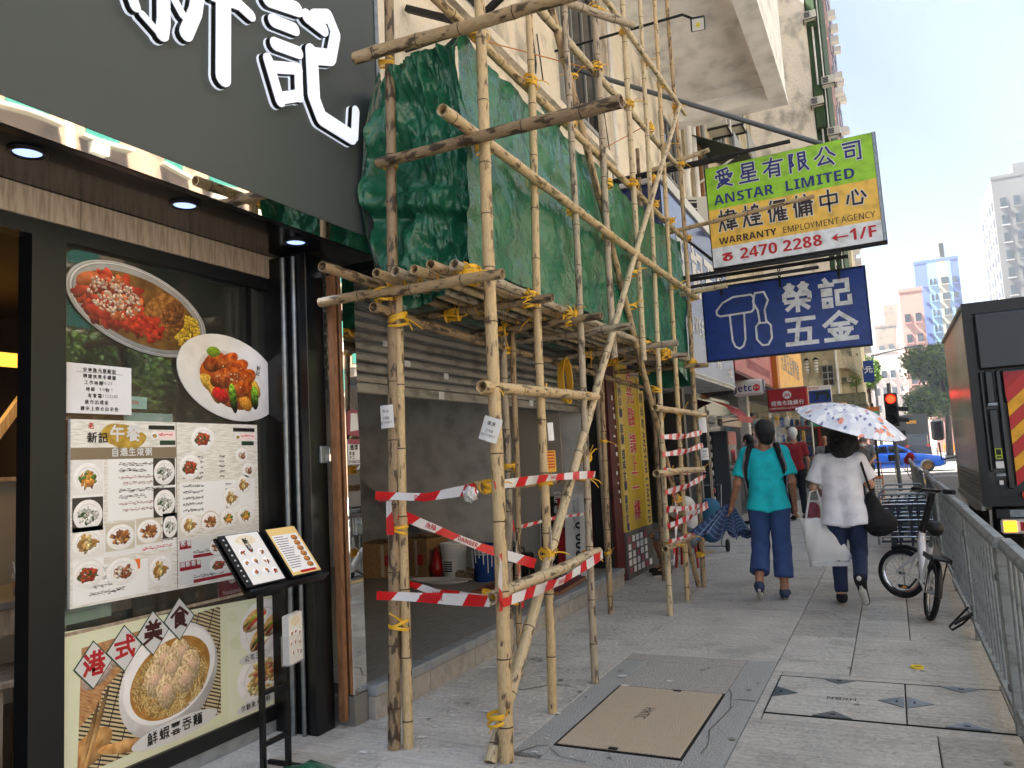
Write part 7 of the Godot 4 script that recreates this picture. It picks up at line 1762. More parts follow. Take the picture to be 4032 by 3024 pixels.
	put("back_wall", MB.new().boxr(-4.2, -4.1, 0, 2.83, -18.6, -30), dk, y)
	put("soffit", MB.new().boxr(-4.2, -2.35, 2.75, 2.829, -18.6, -30), dk, y)
	put("pier", MB.new().boxr(-3.2, -2.8, 0, 2.83, -24.9, -25.4), M.wall_stain, y)
	for r in 4:
		put("shelf", MB.new().boxr(-3.6, -3.0, 0.5 + 0.5 * r, 0.53 + 0.5 * r, -19.0, -24.5), M.steel, y)
		for i in 22:
			var h := rr(0.12, 0.34)
			put("tool_case", MB.new().cbox(V(-3.15 + rr(-0.1, 0.1), 0.53 + 0.5 * r + h / 2, -19.2 - i * 0.24), V(0.25, h, rr(0.12, 0.2)), 0.01), [M.navy, M.sign_blue, M.dark_steel, M.red_enamel, M.white, M.yellow_paint, M.light_blue_cloth, M.steel][(i * 3 + r) % 8], y)
	put("glass_case", MB.new().boxr(-2.92, -2.90, 0.1, 2.6, -19.0, -24.5), M.glass, y)
	var dc := thing("display_case", "glass display case packed with power tools at the tool shop corner", "display case", V(-2.85, 0, -22.2))
	for r in 5:
		put("shelf", MB.new().boxr(0, 0.95, 0.3 + 0.42 * r, 0.32 + 0.42 * r, -0.3, 0.0), M.steel, dc)
		for i in 7:
			var h := rr(0.14, 0.32)
			put("power_tool", MB.new().cbox(V(0.08 + 0.13 * i, 0.32 + 0.42 * r + h / 2, -0.12), V(rr(0.07, 0.11), h, 0.18), 0.02), [M.sign_blue, M.light_blue_cloth, M.white, M.dark_steel, M.navy, M.yellow_paint, M.drill_green][(i * 2 + r * 3) % 7], dc)
	put("case_frame", MB.new().boxr(-0.02, 0, 0, 2.25, -0.32, 0.02).boxr(0.95, 0.97, 0, 2.25, -0.32, 0.02).boxr(0, 0.95, 0, 0.3, -0.32, 0.02), M.window_alu, dc)
	put("case_glass", MB.new().boxr(0.0, 0.95, 0.3, 2.25, 0.004, 0.01), M.glass, dc)
	var fan := thing("wall_fan", "grey wall fan on the tool shop pier", "fan", V(-2.5, 2.0, -22.5), 1.2)
	put("cage", MB.new().lathe([V2(0.02, 0.05), V2(0.1, 0.06), V2(0.16, 0.0), V2(0.1, -0.05)], 18, Transform3D(Basis(V(1, 0, 0), PI / 2), V(0, 0, 0))), M.dark_steel, fan)
	put("mount", MB.new().tube([V(0, 0, -0.05), V(-0.2, 0.05, -0.25)], 0.015, 6), M.dark_steel, fan)
	# green awning and red lower frontage near the old house
	var g := thing("green_awning", "green canvas awning at the foot of the old cream house", "awning", V(-1.6, 2.15, -30.5))
	P = []
	for jj in 3:
		var row := []
		for i in 5: row.append(V(-1.1 + 2.4 * i / 4.0, 0.45 - 0.40 * jj / 2.0, -1.4 + 1.3 * jj / 2.0))
		P.append(row)
	put("canopy", MB.new().grid(P), M.green_awning, g)
	put("valance", MB.new().boxr(-1.1, 1.3, -0.02, 0.06, -0.1, -0.085), M.green_awning, g)
	put("pole", MB.new().tube([V(1.25, 0.05, -0.15), V(1.25, -0.1, -1.4)], 0.015, 5).tube([V(-1.05, 0.05, -0.15), V(-1.05, -0.1, -1.4)], 0.015, 5), M.steel, g)

# ---------------------------------------------------------------- buildings beyond, trees
func tower(called: String, label: String, x0: float, x1: float, z0: float, z1: float, h: float, body: Material, o := {}) -> Node3D:
	# a block with rows of windows on its near (+z) and street sides
	var t := thing(called, label, "building", V(x0, 0, z0), 0.0, "distant buildings")
	var w := x1 - x0; var d := z0 - z1
	put("wall", MB.new().boxr(0, w, -0.2, h, 0, -d), body, t)
	var fl: float = o.get("floor", 3.0)
	var y0: float = o.get("from", 3.0)
	var gl: Material = o.get("glass", M.glass_dark)
	var cols: Array = o.get("cols", [])
	var shape := MB.new().boxr(-0.5, 0.5, -0.5, 0.5, -0.5, 0.5).mesh()
	var n := int((h - y0 - 1.0) / fl)
	var side: Array = o.get("side", []) # [face x, columns, width]
	for r in n:
		var y := y0 + r * fl + 0.5
		for c in cols: # [x centre, width, height, sill material]
			var wn := put("window", shape, gl, t)
			wn.position = V(c[0], y + c[2] / 2, 0.0); wn.scale = V(c[1], c[2], 0.3)
			var s := put("sill", shape, c[3] if c.size() > 3 else body, t)
			s.position = V(c[0], y - 0.12, 0.12); s.scale = V(c[1] + 0.3, 0.14, 0.5)
		if side.size():
			for k in side[1]:
				var wn := put("window", shape, gl, t)
				wn.position = V(side[0], y + 0.8, -d * (k + 0.5) / side[1]); wn.scale = V(0.12, 1.4, side[2])
				if (k + r) % 3 != 0:
					var a := put("air_conditioner", shape, M.ac_white, t)
					a.position = V(side[0] + signf(side[0] - w / 2) * 0.3, y - 0.25, -d * (k + 0.5) / side[1]); a.scale = V(0.55, 0.45, 0.7)
	if o.has("top"):
		for q in o.top: put("roof_house", MB.new().boxr(q[0], q[1], h, h + q[2], -1.0, -d * 0.6), q[3] if q.size() > 3 else body, t)
	put("parapet", MB.new().boxr(-0.1, w + 0.1, h, h + 0.5, 0.1, -0.3), body, t)
	return t

func stage_city() -> void:
	var pink: Material = mat("pink_wall", Color(0.55, 0.41, 0.38), 0.9)
	var blue: Material = mat("blue_wall", Color(0.25, 0.34, 0.58), 0.9)
	var sky_: Material = mat("pale_blue_wall", Color(0.42, 0.57, 0.70), 0.9)
	var grey: Material = mat("tower_grey", Color(0.31, 0.305, 0.30), 0.9)
	var cream: Material = mat("tower_cream", Color(0.57, 0.55, 0.48), 0.9)
	var peach: Material = mat("peach_wall", Color(0.50, 0.41, 0.33), 0.9, 0, {"tex": noise_tex("blotches", 0.006, []), "scale": 0.1})
	var white_w: Material = mat("white_wall", Color(0.55, 0.54, 0.53), 0.9)
	var green_g: Material = mat("green_glass", Color(0.10, 0.36, 0.32), 0.15, 0.0, {"spec": 0.7})
	# second block of the near row
	var b := thing("stained_building", "stained beige block with rusty fittings beyond the white balcony", "building")
	put("wall", MB.new().boxr(-14, -3.25, 2.84, 19, -15.45, -26), M.wall_stain, b)
	put("wall", MB.new().boxr(-14, -3.4, 0, 2.84, -13.65, -31.9), M.wall_stain, b)
	for q in [[9.6, -19.5], [10.6, -22.0], [13.5, -19.5], [13.5, -23], [17, -20]]:
		wall_window(b, Transform3D(Basis(V(0, 1, 0), PI / 2), V(-3.24, q[0], q[1])), 1.4, 1.5, 3, 2)
		put("flower_rack", MB.new().boxr(-3.25, -2.75, q[0] - 1.0, q[0] - 0.95, q[1] - 0.7, q[1] + 0.7).boxr(-2.79, -2.75, q[0] - 0.95, q[0] - 0.4, q[1] - 0.7, q[1] + 0.7), M.window_alu, b)
		ac_unit(V(-3.05, q[0] - 0.3, q[1] + 1.1), PI / 2, ["lowest near", "lowest far", "middle near", "middle far", "topmost"][[9.6, 10.6, 13.5, 13.5, 17].find(q[0]) + (1 if q[1] == -23 else 0)] + " air conditioner beside a window of the stained block", 1.0)
	put("pipe", MB.new().tube([V(-3.15, 3, -15.9), V(-3.15, 26, -15.9)], 0.06, 6), M.plaster_white, b)
	put("pipe", MB.new().tube([V(-3.15, 3, -16.4), V(-3.15, 26, -16.4)], 0.045, 6), M.wood_raw, b)
	put("pipe", MB.new().tube([V(-3.15, 3, -17.0), V(-3.15, 26, -17.0)], 0.06, 6), M.window_alu, b)
	var ga := thing("window_awning", "dark green sheet window awning on white struts beyond the balcony", "awning", V(-3.2, 7.6, -16.6))
	put("sheet", MB.new().box(V(0.55, 0.2, 0), V(1.3, 0.02, 1.6), Basis(V(0, 0, 1), -0.5)), M.dark_green, ga)
	for s in [-0.7, 0.0, 0.7]: put("strut", MB.new().tube([V(0.0, -0.6, s), V(1.05, -0.05, s)], 0.025, 4), M.white, ga)
	# tall beige building with a green bay
	var t := thing("green_bay_tower", "tall beige building with a dark green projecting bay", "building")
	put("wall", MB.new().boxr(-14, -1.24, 5.6, 40, -26, -31.5), M.plaster_beige, t)
	put("wall", MB.new().boxr(-14, -3.2, 2.84, 5.599, -26, -31.5), M.plaster_beige, t)
	put("bay", MB.new().boxr(-1.239, -0.80, 6.5, 40, -26.25, -31.4), M.green_paint, t)
	for q in [9.5, 12.5, 16.0]: put("bay_box", MB.new().boxr(-1.2, -0.95, q - 0.9, q + 0.5, -25.9, -26.249), M.green_paint, t)
	put("pipe", MB.new().tube([V(-1.05, 6.5, -26.15), V(-1.1, 40, -26.15)], 0.03, 5), M.plaster_white, t)
	put("pipe", MB.new().tube([V(-0.86, 6.5, -26.2), V(-0.9, 40, -26.2)], 0.02, 5), M.plaster_white, t)
	for k in 2: put("iron_bar", MB.new().boxr(-2.6, -1.9, 9.2 + 1.1 * k, 9.25 + 1.1 * k, -25.5, -25.55), M.dark_steel, t)
	for q in [[-1.08, 9.8, "lowest"], [-1.12, 12.4, "second"], [-0.72, 11.3, "outermost"], [-1.1, 15.3, "top"], [-0.74, 13.0, "outer upper"]]:
		ac_unit(V(q[0], q[1], -25.85), 0.0, q[2] + " air conditioner on the green bay of the tall building", 0.62)
	# old cream house with a balcony over the pavement
	var h := thing("old_house", "old cream shophouse with a shallow balcony and pale window", "building")
	put("wall", MB.new().boxr(-14, -1.55, 0, 9.5, -32, -38.3), M.plaster_cream, h)
	put("wall", MB.new().boxr(-1.55, -0.72, 4.35, 9.5, -32, -38.3), M.plaster_cream, h)
	put("balcony_back", MB.new().boxr(-1.55, -0.78, 3.0, 4.349, -33.2, -38.3), M.plaster_cream, h)
	put("balcony_front", MB.new().boxr(-1.9, -0.70, 2.9, 3.35, -31.85, -32.05), mat("mossy_plaster", Color(0.50, 0.49, 0.40), 0.95, 0, {"tex": noise_tex("blotches", 0.006, []), "scale": V(1.2, 0.6, 1.2)}), h)
	put("balcony_floor", MB.new().boxr(-1.549, -0.70, 2.88, 3.0, -32.06, -38.3), M.mossy_plaster, h)
	put("shop_frame", MB.new().boxr(-3.3, -1.6, 2.1, 2.4, -31.99, -31.9).boxr(-1.75, -1.6, 0, 2.1, -31.99, -31.9).boxr(-2.5, -2.4, 0, 2.1, -31.99, -31.9), M.red_enamel, h)
	put("shop_window", MB.new().boxr(-3.3, -1.75, 0.4, 2.1, -31.995, -31.96), M.glass_dark, h)
	put("corbel", MB.new().prism(PackedVector2Array([V2(0, 0), V2(0.5, 0), V2(0, -0.4)]), 0.2, Transform3D(Basis(V(-1, 0, 0), V(0, 1, 0), V(0, 0, -1)), V(-0.75, 4.35, -32.0))), M.plaster_cream, h)
	put("drain_pipe", MB.new().tube([V(-1.62, 2.5, -31.9), V(-1.62, 5.6, -31.9)], 0.05, 8), M.plaster_white, h)
	put("moulding", MB.new().boxr(-2.6, -1.6, 4.75, 4.85, -31.9, -32.0), M.plaster_cream, h)
	wall_window(h, Transform3D(Basis(), V(-1.95, 4.1, -31.99)), 0.36, 0.75, 2, 3)
	ac_unit(V(-1.35, 3.95, -33.0), 0.0, "air conditioner inside the balcony of the old cream house", 0.55)
	write_cjk(h, "中心公司", V(-1.15, 5.25, -31.985), V(0, 0, 1), 0.12, M.ink, {"down": true})
	write_cjk(h, "三年七月", V(-0.92, 5.25, -31.985), V(0, 0, 1), 0.12, M.ink, {"down": true})
	for q in [[-2.62], [-2.3]]:
		var p := thing("barber_pole", ["black and white spiral barber pole on the bracket, further from the drain pipe", "black and white spiral barber pole on the bracket, nearer the drain pipe"][0 if q[0] < -2.5 else 1], "barber pole", V(q[0], 4.2, -31.2), 0.0, "barber poles")
		put("glass_tube", MB.new().tube([V(0, 0, 0), V(0, 0.5, 0)], 0.08, 10), M.white, p)
		for k in 4: put("stripe", MB.new().lathe([V2(0.082, -0.03), V2(0.082, 0.03)], 12, Transform3D(Basis(V(1, 0, 0), 0.5), V(0, 0.06 + 0.12 * k, 0))), M.ink, p)
		put("cap", MB.new().lathe([V2(0.1, -0.03), V2(0.1, 0.02), V2(0.0, 0.09)], 10, Transform3D(Basis(), V(0, 0.5, 0))), M.ink, p)
	var ks := thing("blue_side_sign", "small blue side sign with a white symbol on the old house corner", "sign", V(-0.55, 4.25, -33.5))
	put("panel", MB.new().cbox(V(0, 0, 0), V(0.4, 0.85, 0.08), 0.01), M.sign_blue, ks)
	write_cjk(ks, "元", V(-0.12, 0.2, 0.045), V(0, 0, 1), 0.28, M.white, {"w": 0.13})
	# beyond the crossing
	tower("pink_tower", "tall narrow pink tower edge beside the hanging signs", -14.0, -1.35, -58, -78, 42, pink, {"cols": [[12.1, 0.7, 1.4]], "side": [12.65, 5, 1.6]})
	var bt := tower("blue_tower", "blue and cream residential tower rising above the truck", 7.0, 14.4, -165, -182, 35, blue, {"cols": [[1.5, 0.35, 0.01], [2.6, 0.4, 1.2, sky_], [3.3, 0.4, 1.2, sky_], [4.9, 1.2, 1.3, cream], [6.5, 0.8, 1.2, blue]], "side": [0.0, 4, 1.6], "top": [[3.2, 5.4, 3.6, cream], [4.6, 5.4, 4.6, cream]]})
	put("pale_bay", MB.new().boxr(2.2, 3.8, 0, 35.2, 0.0, 0.05), sky_, bt)
	put("cream_bay", MB.new().boxr(3.8, 5.4, 0, 35.6, 0.0, 0.055), cream, bt)
	put("pale_bay", MB.new().boxr(5.4, 6.1, 0, 35.4, 0.0, 0.05), sky_, bt)
	tower("grey_tower", "grey high rise with narrow windows at the right edge", 19.2, 32, -150, -168, 44.5, grey, {"cols": [[1.4, 0.9, 1.6, white_w], [3.3, 0.9, 1.6], [6.5, 1.4, 1.8, white_w], [9.5, 1.2, 1.6], [11.5, 1.2, 1.6]], "side": [0.0, 5, 1.4], "top": [[3.4, 8.0, 2.4], [8.0, 12.0, 1.4]]})
	tower("salmon_tower", "slender pink tower in front of the blue tower", 3.0, 6.0, -125, -175, 23, pink, {"cols": [[0.8, 0.7, 1.2], [2.2, 0.7, 1.2]], "side": [0.0, 8, 1.8]})
	tower("white_block", "white block of small windows down the street", -3.6, 3.6, -150, -170, 17, white_w, {"cols": [[0.8, 0.8, 1.3], [2.2, 0.8, 1.3], [3.6, 0.8, 1.3], [5.0, 0.8, 1.3], [6.4, 0.8, 1.3]], "side": [7.2, 4, 1.6]})
	tower("peach_block", "peach block with a rooftop room behind the white block", -1.0, 5.0, -190, -205, 27, peach, {"cols": [[1.0, 1.0, 1.3], [3.0, 1.0, 1.3], [5.0, 1.0, 1.3]], "top": [[2.2, 5.2, 5.0]]})
	tower("grey_block", "pale grey block behind the street lamp", -7.0, -2.0, -185, -200, 20, grey, {"cols": [[1.5, 1.2, 1.3], [3.5, 1.2, 1.3]]})
	tower("corner_block", "low pink and cream corner block behind the tree", 4.5, 10.5, -100, -112, 8.5, pink, {"from": 4.0, "cols": [[1.0, 0.9, 1.3], [2.6, 0.9, 1.3], [4.2, 0.9, 1.3]], "side": [0.0, 3, 1.6]})
	tower("cream_corner_block", "cream low block with a red shopfront at the road end", 6.8, 15, -88, -98, 8.0, cream, {"from": 3.6, "cols": [[0.9, 1.4, 1.3], [3.0, 1.4, 1.3], [5.2, 1.4, 1.3]], "side": [0.0, 3, 1.6]})
	var rs := thing("red_shop_band", "red shop band along the cream corner block", "shop sign", V(6.7, 2.6, -87.9))
	put("panel", MB.new().boxr(0, 6, -2.6, 0.5, -0.2, 0.1), M.red_enamel, rs)
	put("rim", MB.new().boxr(0, 6, 0.5, 0.62, -0.2, 0.15), M.white, rs)
	# opposite side of the road: what the shop mirrors and the polished steel see
	var o := tower("apartment_building", "peach apartment building with green windows across the road", 27, 42, 26, -60, 30, peach, {"from": 4.2})
	var win := MB.new().boxr(-0.05, 0.12, -0.6, 0.6, -0.8, 0.8).mesh()
	for r in 8:
		for k in 21:
			var y := 6.4 + 3.0 * r; var z := -2.5 - 3.9 * k - 0.4 * (k % 2)
			var wn := put("window", win, green_g, o); wn.position = V(-0.05, y, z)
			put("sill", MB.new().boxr(-0.45, 0.0, -0.95, -0.8, -1.2, 1.2), cream, wn)
			if (k + r) % 2 == 0:
				var a := put("air_conditioner", MB.new().boxr(-0.4, 0.0, -0.25, 0.25, -0.4, 0.4), M.ac_white, o); a.position = V(-0.06, y - 1.25, z + 0.3)
			if k % 3 == 0: put("pier", MB.new().boxr(-0.3, 0.0, y - 6.4 if r == 0 else y - 1.5, y + 1.5, z + 1.6, z + 2.1), cream, o)
	tower("opposite_block", "cream block across the road beyond the apartments", 25, 40, -62, -110, 16, cream, {"from": 4.2, "side": [0.0, 9, 1.8]})
	hedge()
	tree("street_tree", "leafy green street tree above the box truck roof", V(4.3, 0, -74), 9.6, 3.0, 3.3, 1700, 3)
	tree("street_tree", "small leafy tree beside the old house corner", V(-0.75, 2.6, -40), 3.0, 0.7, 0.9, 260, 5)
	tree("balcony_plant", "small weedy plant growing on the old house balcony", V(-1.0, 3.3, -31.9), 0.75, 0.25, 0.25, 60, 8)

func leaf_mesh(s: float) -> ArrayMesh:
	var mb := MB.new()
	for k in 5:
		var b := Basis(V(rr(-1, 1), rr(-1, 1), rr(-1, 1)).normalized(), rr(0, 6))
		var c := V(rr(-1, 1), rr(-1, 1), rr(-1, 1)) * s * 0.6
		mb.quad(c + b * V(-0.5, 0, 0) * s, c + b * V(0, 0.28, 0) * s, c + b * V(0.55, 0, 0) * s, c + b * V(0, -0.28, 0) * s)
	return mb.mesh()

func tree(called: String, label: String, at: Vector3, h: float, rx: float, ry: float, count: int, sd: int) -> void:
	var t := thing(called, label, "tree" if h > 1 else "plant", at)
	var g := RandomNumberGenerator.new(); g.seed = sd
	var cy := h - ry
	put("trunk", MB.new().tube([V(0, 0, 0), V(0.05 * h * 0.3, cy * 0.5, 0), V(0, cy, 0)], [h * 0.03, h * 0.022, h * 0.012], 8), M.bark, t)
	for k in 5:
		var a := k * 1.3
		put("limb", MB.new().tube([V(0, cy * 0.55, 0), V(cos(a) * rx * 0.35, cy * 0.8, sin(a) * rx * 0.35), V(cos(a) * rx * 0.75, cy + ry * 0.25, sin(a) * rx * 0.75)], [h * 0.014, h * 0.01, h * 0.004], 6), M.bark, t)
	for m in 3:
		var mm := MultiMesh.new()
		mm.transform_format = MultiMesh.TRANSFORM_3D
		mm.mesh = leaf_mesh(rx * (0.075 if h > 4 else 0.14))
		mm.instance_count = count
		for k in count:
			var d := V(g.randfn(), g.randfn(), g.randfn()).normalized()
			var clump := V(sin(k % 17 * 2.4), cos(k % 17 * 1.9), sin(k % 17 * 4.1)) * 0.62
			var p := clump * V(rx, ry, rx) + d * pow(g.randf(), 0.45) * rx * 0.42
			mm.set_instance_transform(k, Transform3D(Basis(d, g.randf() * TAU).scaled(Vector3.ONE * g.randf_range(0.7, 1.5)), p + V(0, cy, 0)))
		var o := MultiMeshInstance3D.new()
		o.name = "crown"; o.set_meta("kind", "stuff"); o.multimesh = mm; o.material_override = M["leaf_%d" % m]
		t.add_child(o, true)

func hedge() -> void:
	# flowering shrubs along the far kerb, seen in the window glass
	for k in 4:
		tree("flowering_shrub", "bushy shrub %s along the far kerb opposite the restaurant" % ["first", "second", "third", "fourth"][k], V(13.6 + 0.3 * (k % 2), 0, -11.0 - 3.4 * k), 6.2, 2.2, 2.8, 700, 20 + k)

# ---------------------------------------------------------------- people: one smooth skin round a skeleton of tapered bones (surface nets)
func flesh(bones: Array, cell: float, k := 0.03, amp := 0.0, sd := 1) -> MB:
	var lo := Vector3.INF; var hi := -Vector3.INF
	for b in bones:
		var r := maxf(b[2], b[3]) + k + cell * 2 + amp
		for e in 2:
			lo = lo.min(b[e] - Vector3.ONE * r); hi = hi.max(b[e] + Vector3.ONE * r)
	var nx := int((hi.x - lo.x) / cell) + 2; var ny := int((hi.y - lo.y) / cell) + 2; var nz := int((hi.z - lo.z) / cell) + 2
	var F := PackedFloat32Array(); F.resize(nx * ny * nz); F.fill(0.2)
	var sxy := nx * ny
	var no := FastNoiseLite.new(); no.seed = sd; no.frequency = 1.0; no.fractal_octaves = 3
	for b in bones:
		var a: Vector3 = b[0]; var ba: Vector3 = b[1] - a
		var ll := maxf(ba.length_squared(), 1e-9)
		var fl: Vector3 = b[4] if b.size() > 4 else Vector3.ONE # squash across an axis
		var flat: bool = b.size() > 5 # cut straight at its end, like a hem
		var len := sqrt(ll)
		var r := maxf(b[2], b[3]) + k * 1.5 + cell * 2
		var l2: Vector3 = ((a.min(b[1]) - Vector3.ONE * r - lo) / cell).floor().max(Vector3.ZERO)
		var h2: Vector3 = ((a.max(b[1]) + Vector3.ONE * r - lo) / cell).ceil().min(V(nx - 1, ny - 1, nz - 1))
		for z in range(int(l2.z), int(h2.z) + 1):
			for y in range(int(l2.y), int(h2.y) + 1):
				var row := z * sxy + y * nx
				for x in range(int(l2.x), int(h2.x) + 1):
					var p := lo + Vector3(x, y, z) * cell - a
					var tt := p.dot(ba) / ll
					var t := clampf(tt, 0.0, 1.5 if flat else 1.0)
					var q := (p - ba * t) / fl
					var d: float = q.length() - lerpf(b[2], b[3], t)
					if flat: d = maxf(d, (tt - 1.0) * len)
					var o := F[row + x]
					var hh := maxf(k - absf(o - d), 0.0) / k
					F[row + x] = minf(o, d) - hh * hh * k * 0.25
	if amp > 0.0:
		for z in nz:
			for y in ny:
				for x in nx:
					var i := z * sxy + y * nx + x
					if absf(F[i]) < 0.05: F[i] += amp * no.get_noise_3d((lo.x + x * cell) * 9.0, (lo.y + y * cell) * 6.0, (lo.z + z * cell) * 9.0)
	var mb := MB.new()
	var idx := PackedInt32Array(); idx.resize(F.size()); idx.fill(-1)
	var off := [0, 1, nx, nx + 1, sxy, sxy + 1, sxy + nx, sxy + nx + 1]
	for z in nz - 1:
		for y in ny - 1:
			for x in nx - 1:
				var i := z * sxy + y * nx + x
				var m := 0
				for c in 8:
					if F[i + off[c]] < 0.0: m += 1
				if m == 0 or m == 8: continue
				var s := Vector3.ZERO; var n := 0
				for c in 8:
					for ax in 3:
						var bit := 1 << ax
						if c & bit: continue
						var f0 := F[i + off[c]]; var f1 := F[i + off[c | bit]]
						if (f0 < 0.0) == (f1 < 0.0): continue
						var t := f0 / (f0 - f1)
						var p := Vector3(c & 1, (c >> 1) & 1, c >> 2)
						p[ax] += t
						s += p; n += 1
				var g := Vector3(F[i + 1] - F[i], F[i + nx] - F[i], F[i + sxy] - F[i]) + Vector3(F[i + off[7]] - F[i + off[6]], F[i + off[7]] - F[i + off[5]], F[i + off[7]] - F[i + off[3]])
				idx[i] = mb.vert(lo + (Vector3(x, y, z) + s / n) * cell, g.normalized())
	for z in range(1, nz - 1):
		for y in range(1, ny - 1):
			for x in range(1, nx - 1):
				var i := z * sxy + y * nx + x
				var f0 := F[i] < 0.0
				for ax in 3:
					var st: int = [1, nx, sxy][ax]
					if (F[i + st] < 0.0) == f0: continue
					var u: int = [nx, sxy, 1][ax]; var w: int = [sxy, 1, nx][ax]
					var a := idx[i - u - w]; var b := idx[i - w]; var c := idx[i]; var d := idx[i - u]
					if a < 0 or b < 0 or c < 0 or d < 0: continue
					if f0: mb.face(a, c, b); mb.face(a, d, c)
					else: mb.face(a, b, c); mb.face(a, c, d)
	return mb

func hand_bones(w: Vector3, dir: Vector3, side: Vector3, curl: float) -> Array:
	# palm and five fingers of unequal length; dir: from the wrist, side: towards the thumb
	var d := dir.normalized(); var s := (side - d * side.dot(d)).normalized(); var n := d.cross(s)
	var B := [[w, w + d * 0.07, 0.024, 0.026, V(1, 1, 1)], [w + d * 0.05 + s * 0.018, w + d * 0.08 + s * 0.02, 0.017, 0.014], [w + d * 0.05 - s * 0.02, w + d * 0.078 - s * 0.022, 0.017, 0.013]]
	for f in 4:
		var r: Vector3 = w + d * 0.082 + s * (0.026 - 0.0175 * f)
		var l: float = [0.062, 0.070, 0.064, 0.050][f]
		var d2 := (d + n * curl * 0.7).normalized(); var d3 := (d + n * curl * 1.8).normalized()
		B.append([r, r + d2 * l * 0.5, 0.0085, 0.008]); B.append([r + d2 * l * 0.5, r + d2 * l * 0.5 + d3 * l * 0.5, 0.008, 0.0065])
	var tb := w + d * 0.03 + s * 0.025
	B.append([tb, tb + (s * 0.7 + d).normalized() * 0.035, 0.011, 0.009]); B.append([tb + (s * 0.7 + d).normalized() * 0.035, tb + (s * 0.4 + d * 1.2 + n * curl * 0.5).normalized() * 0.062, 0.009, 0.0075])
	return B

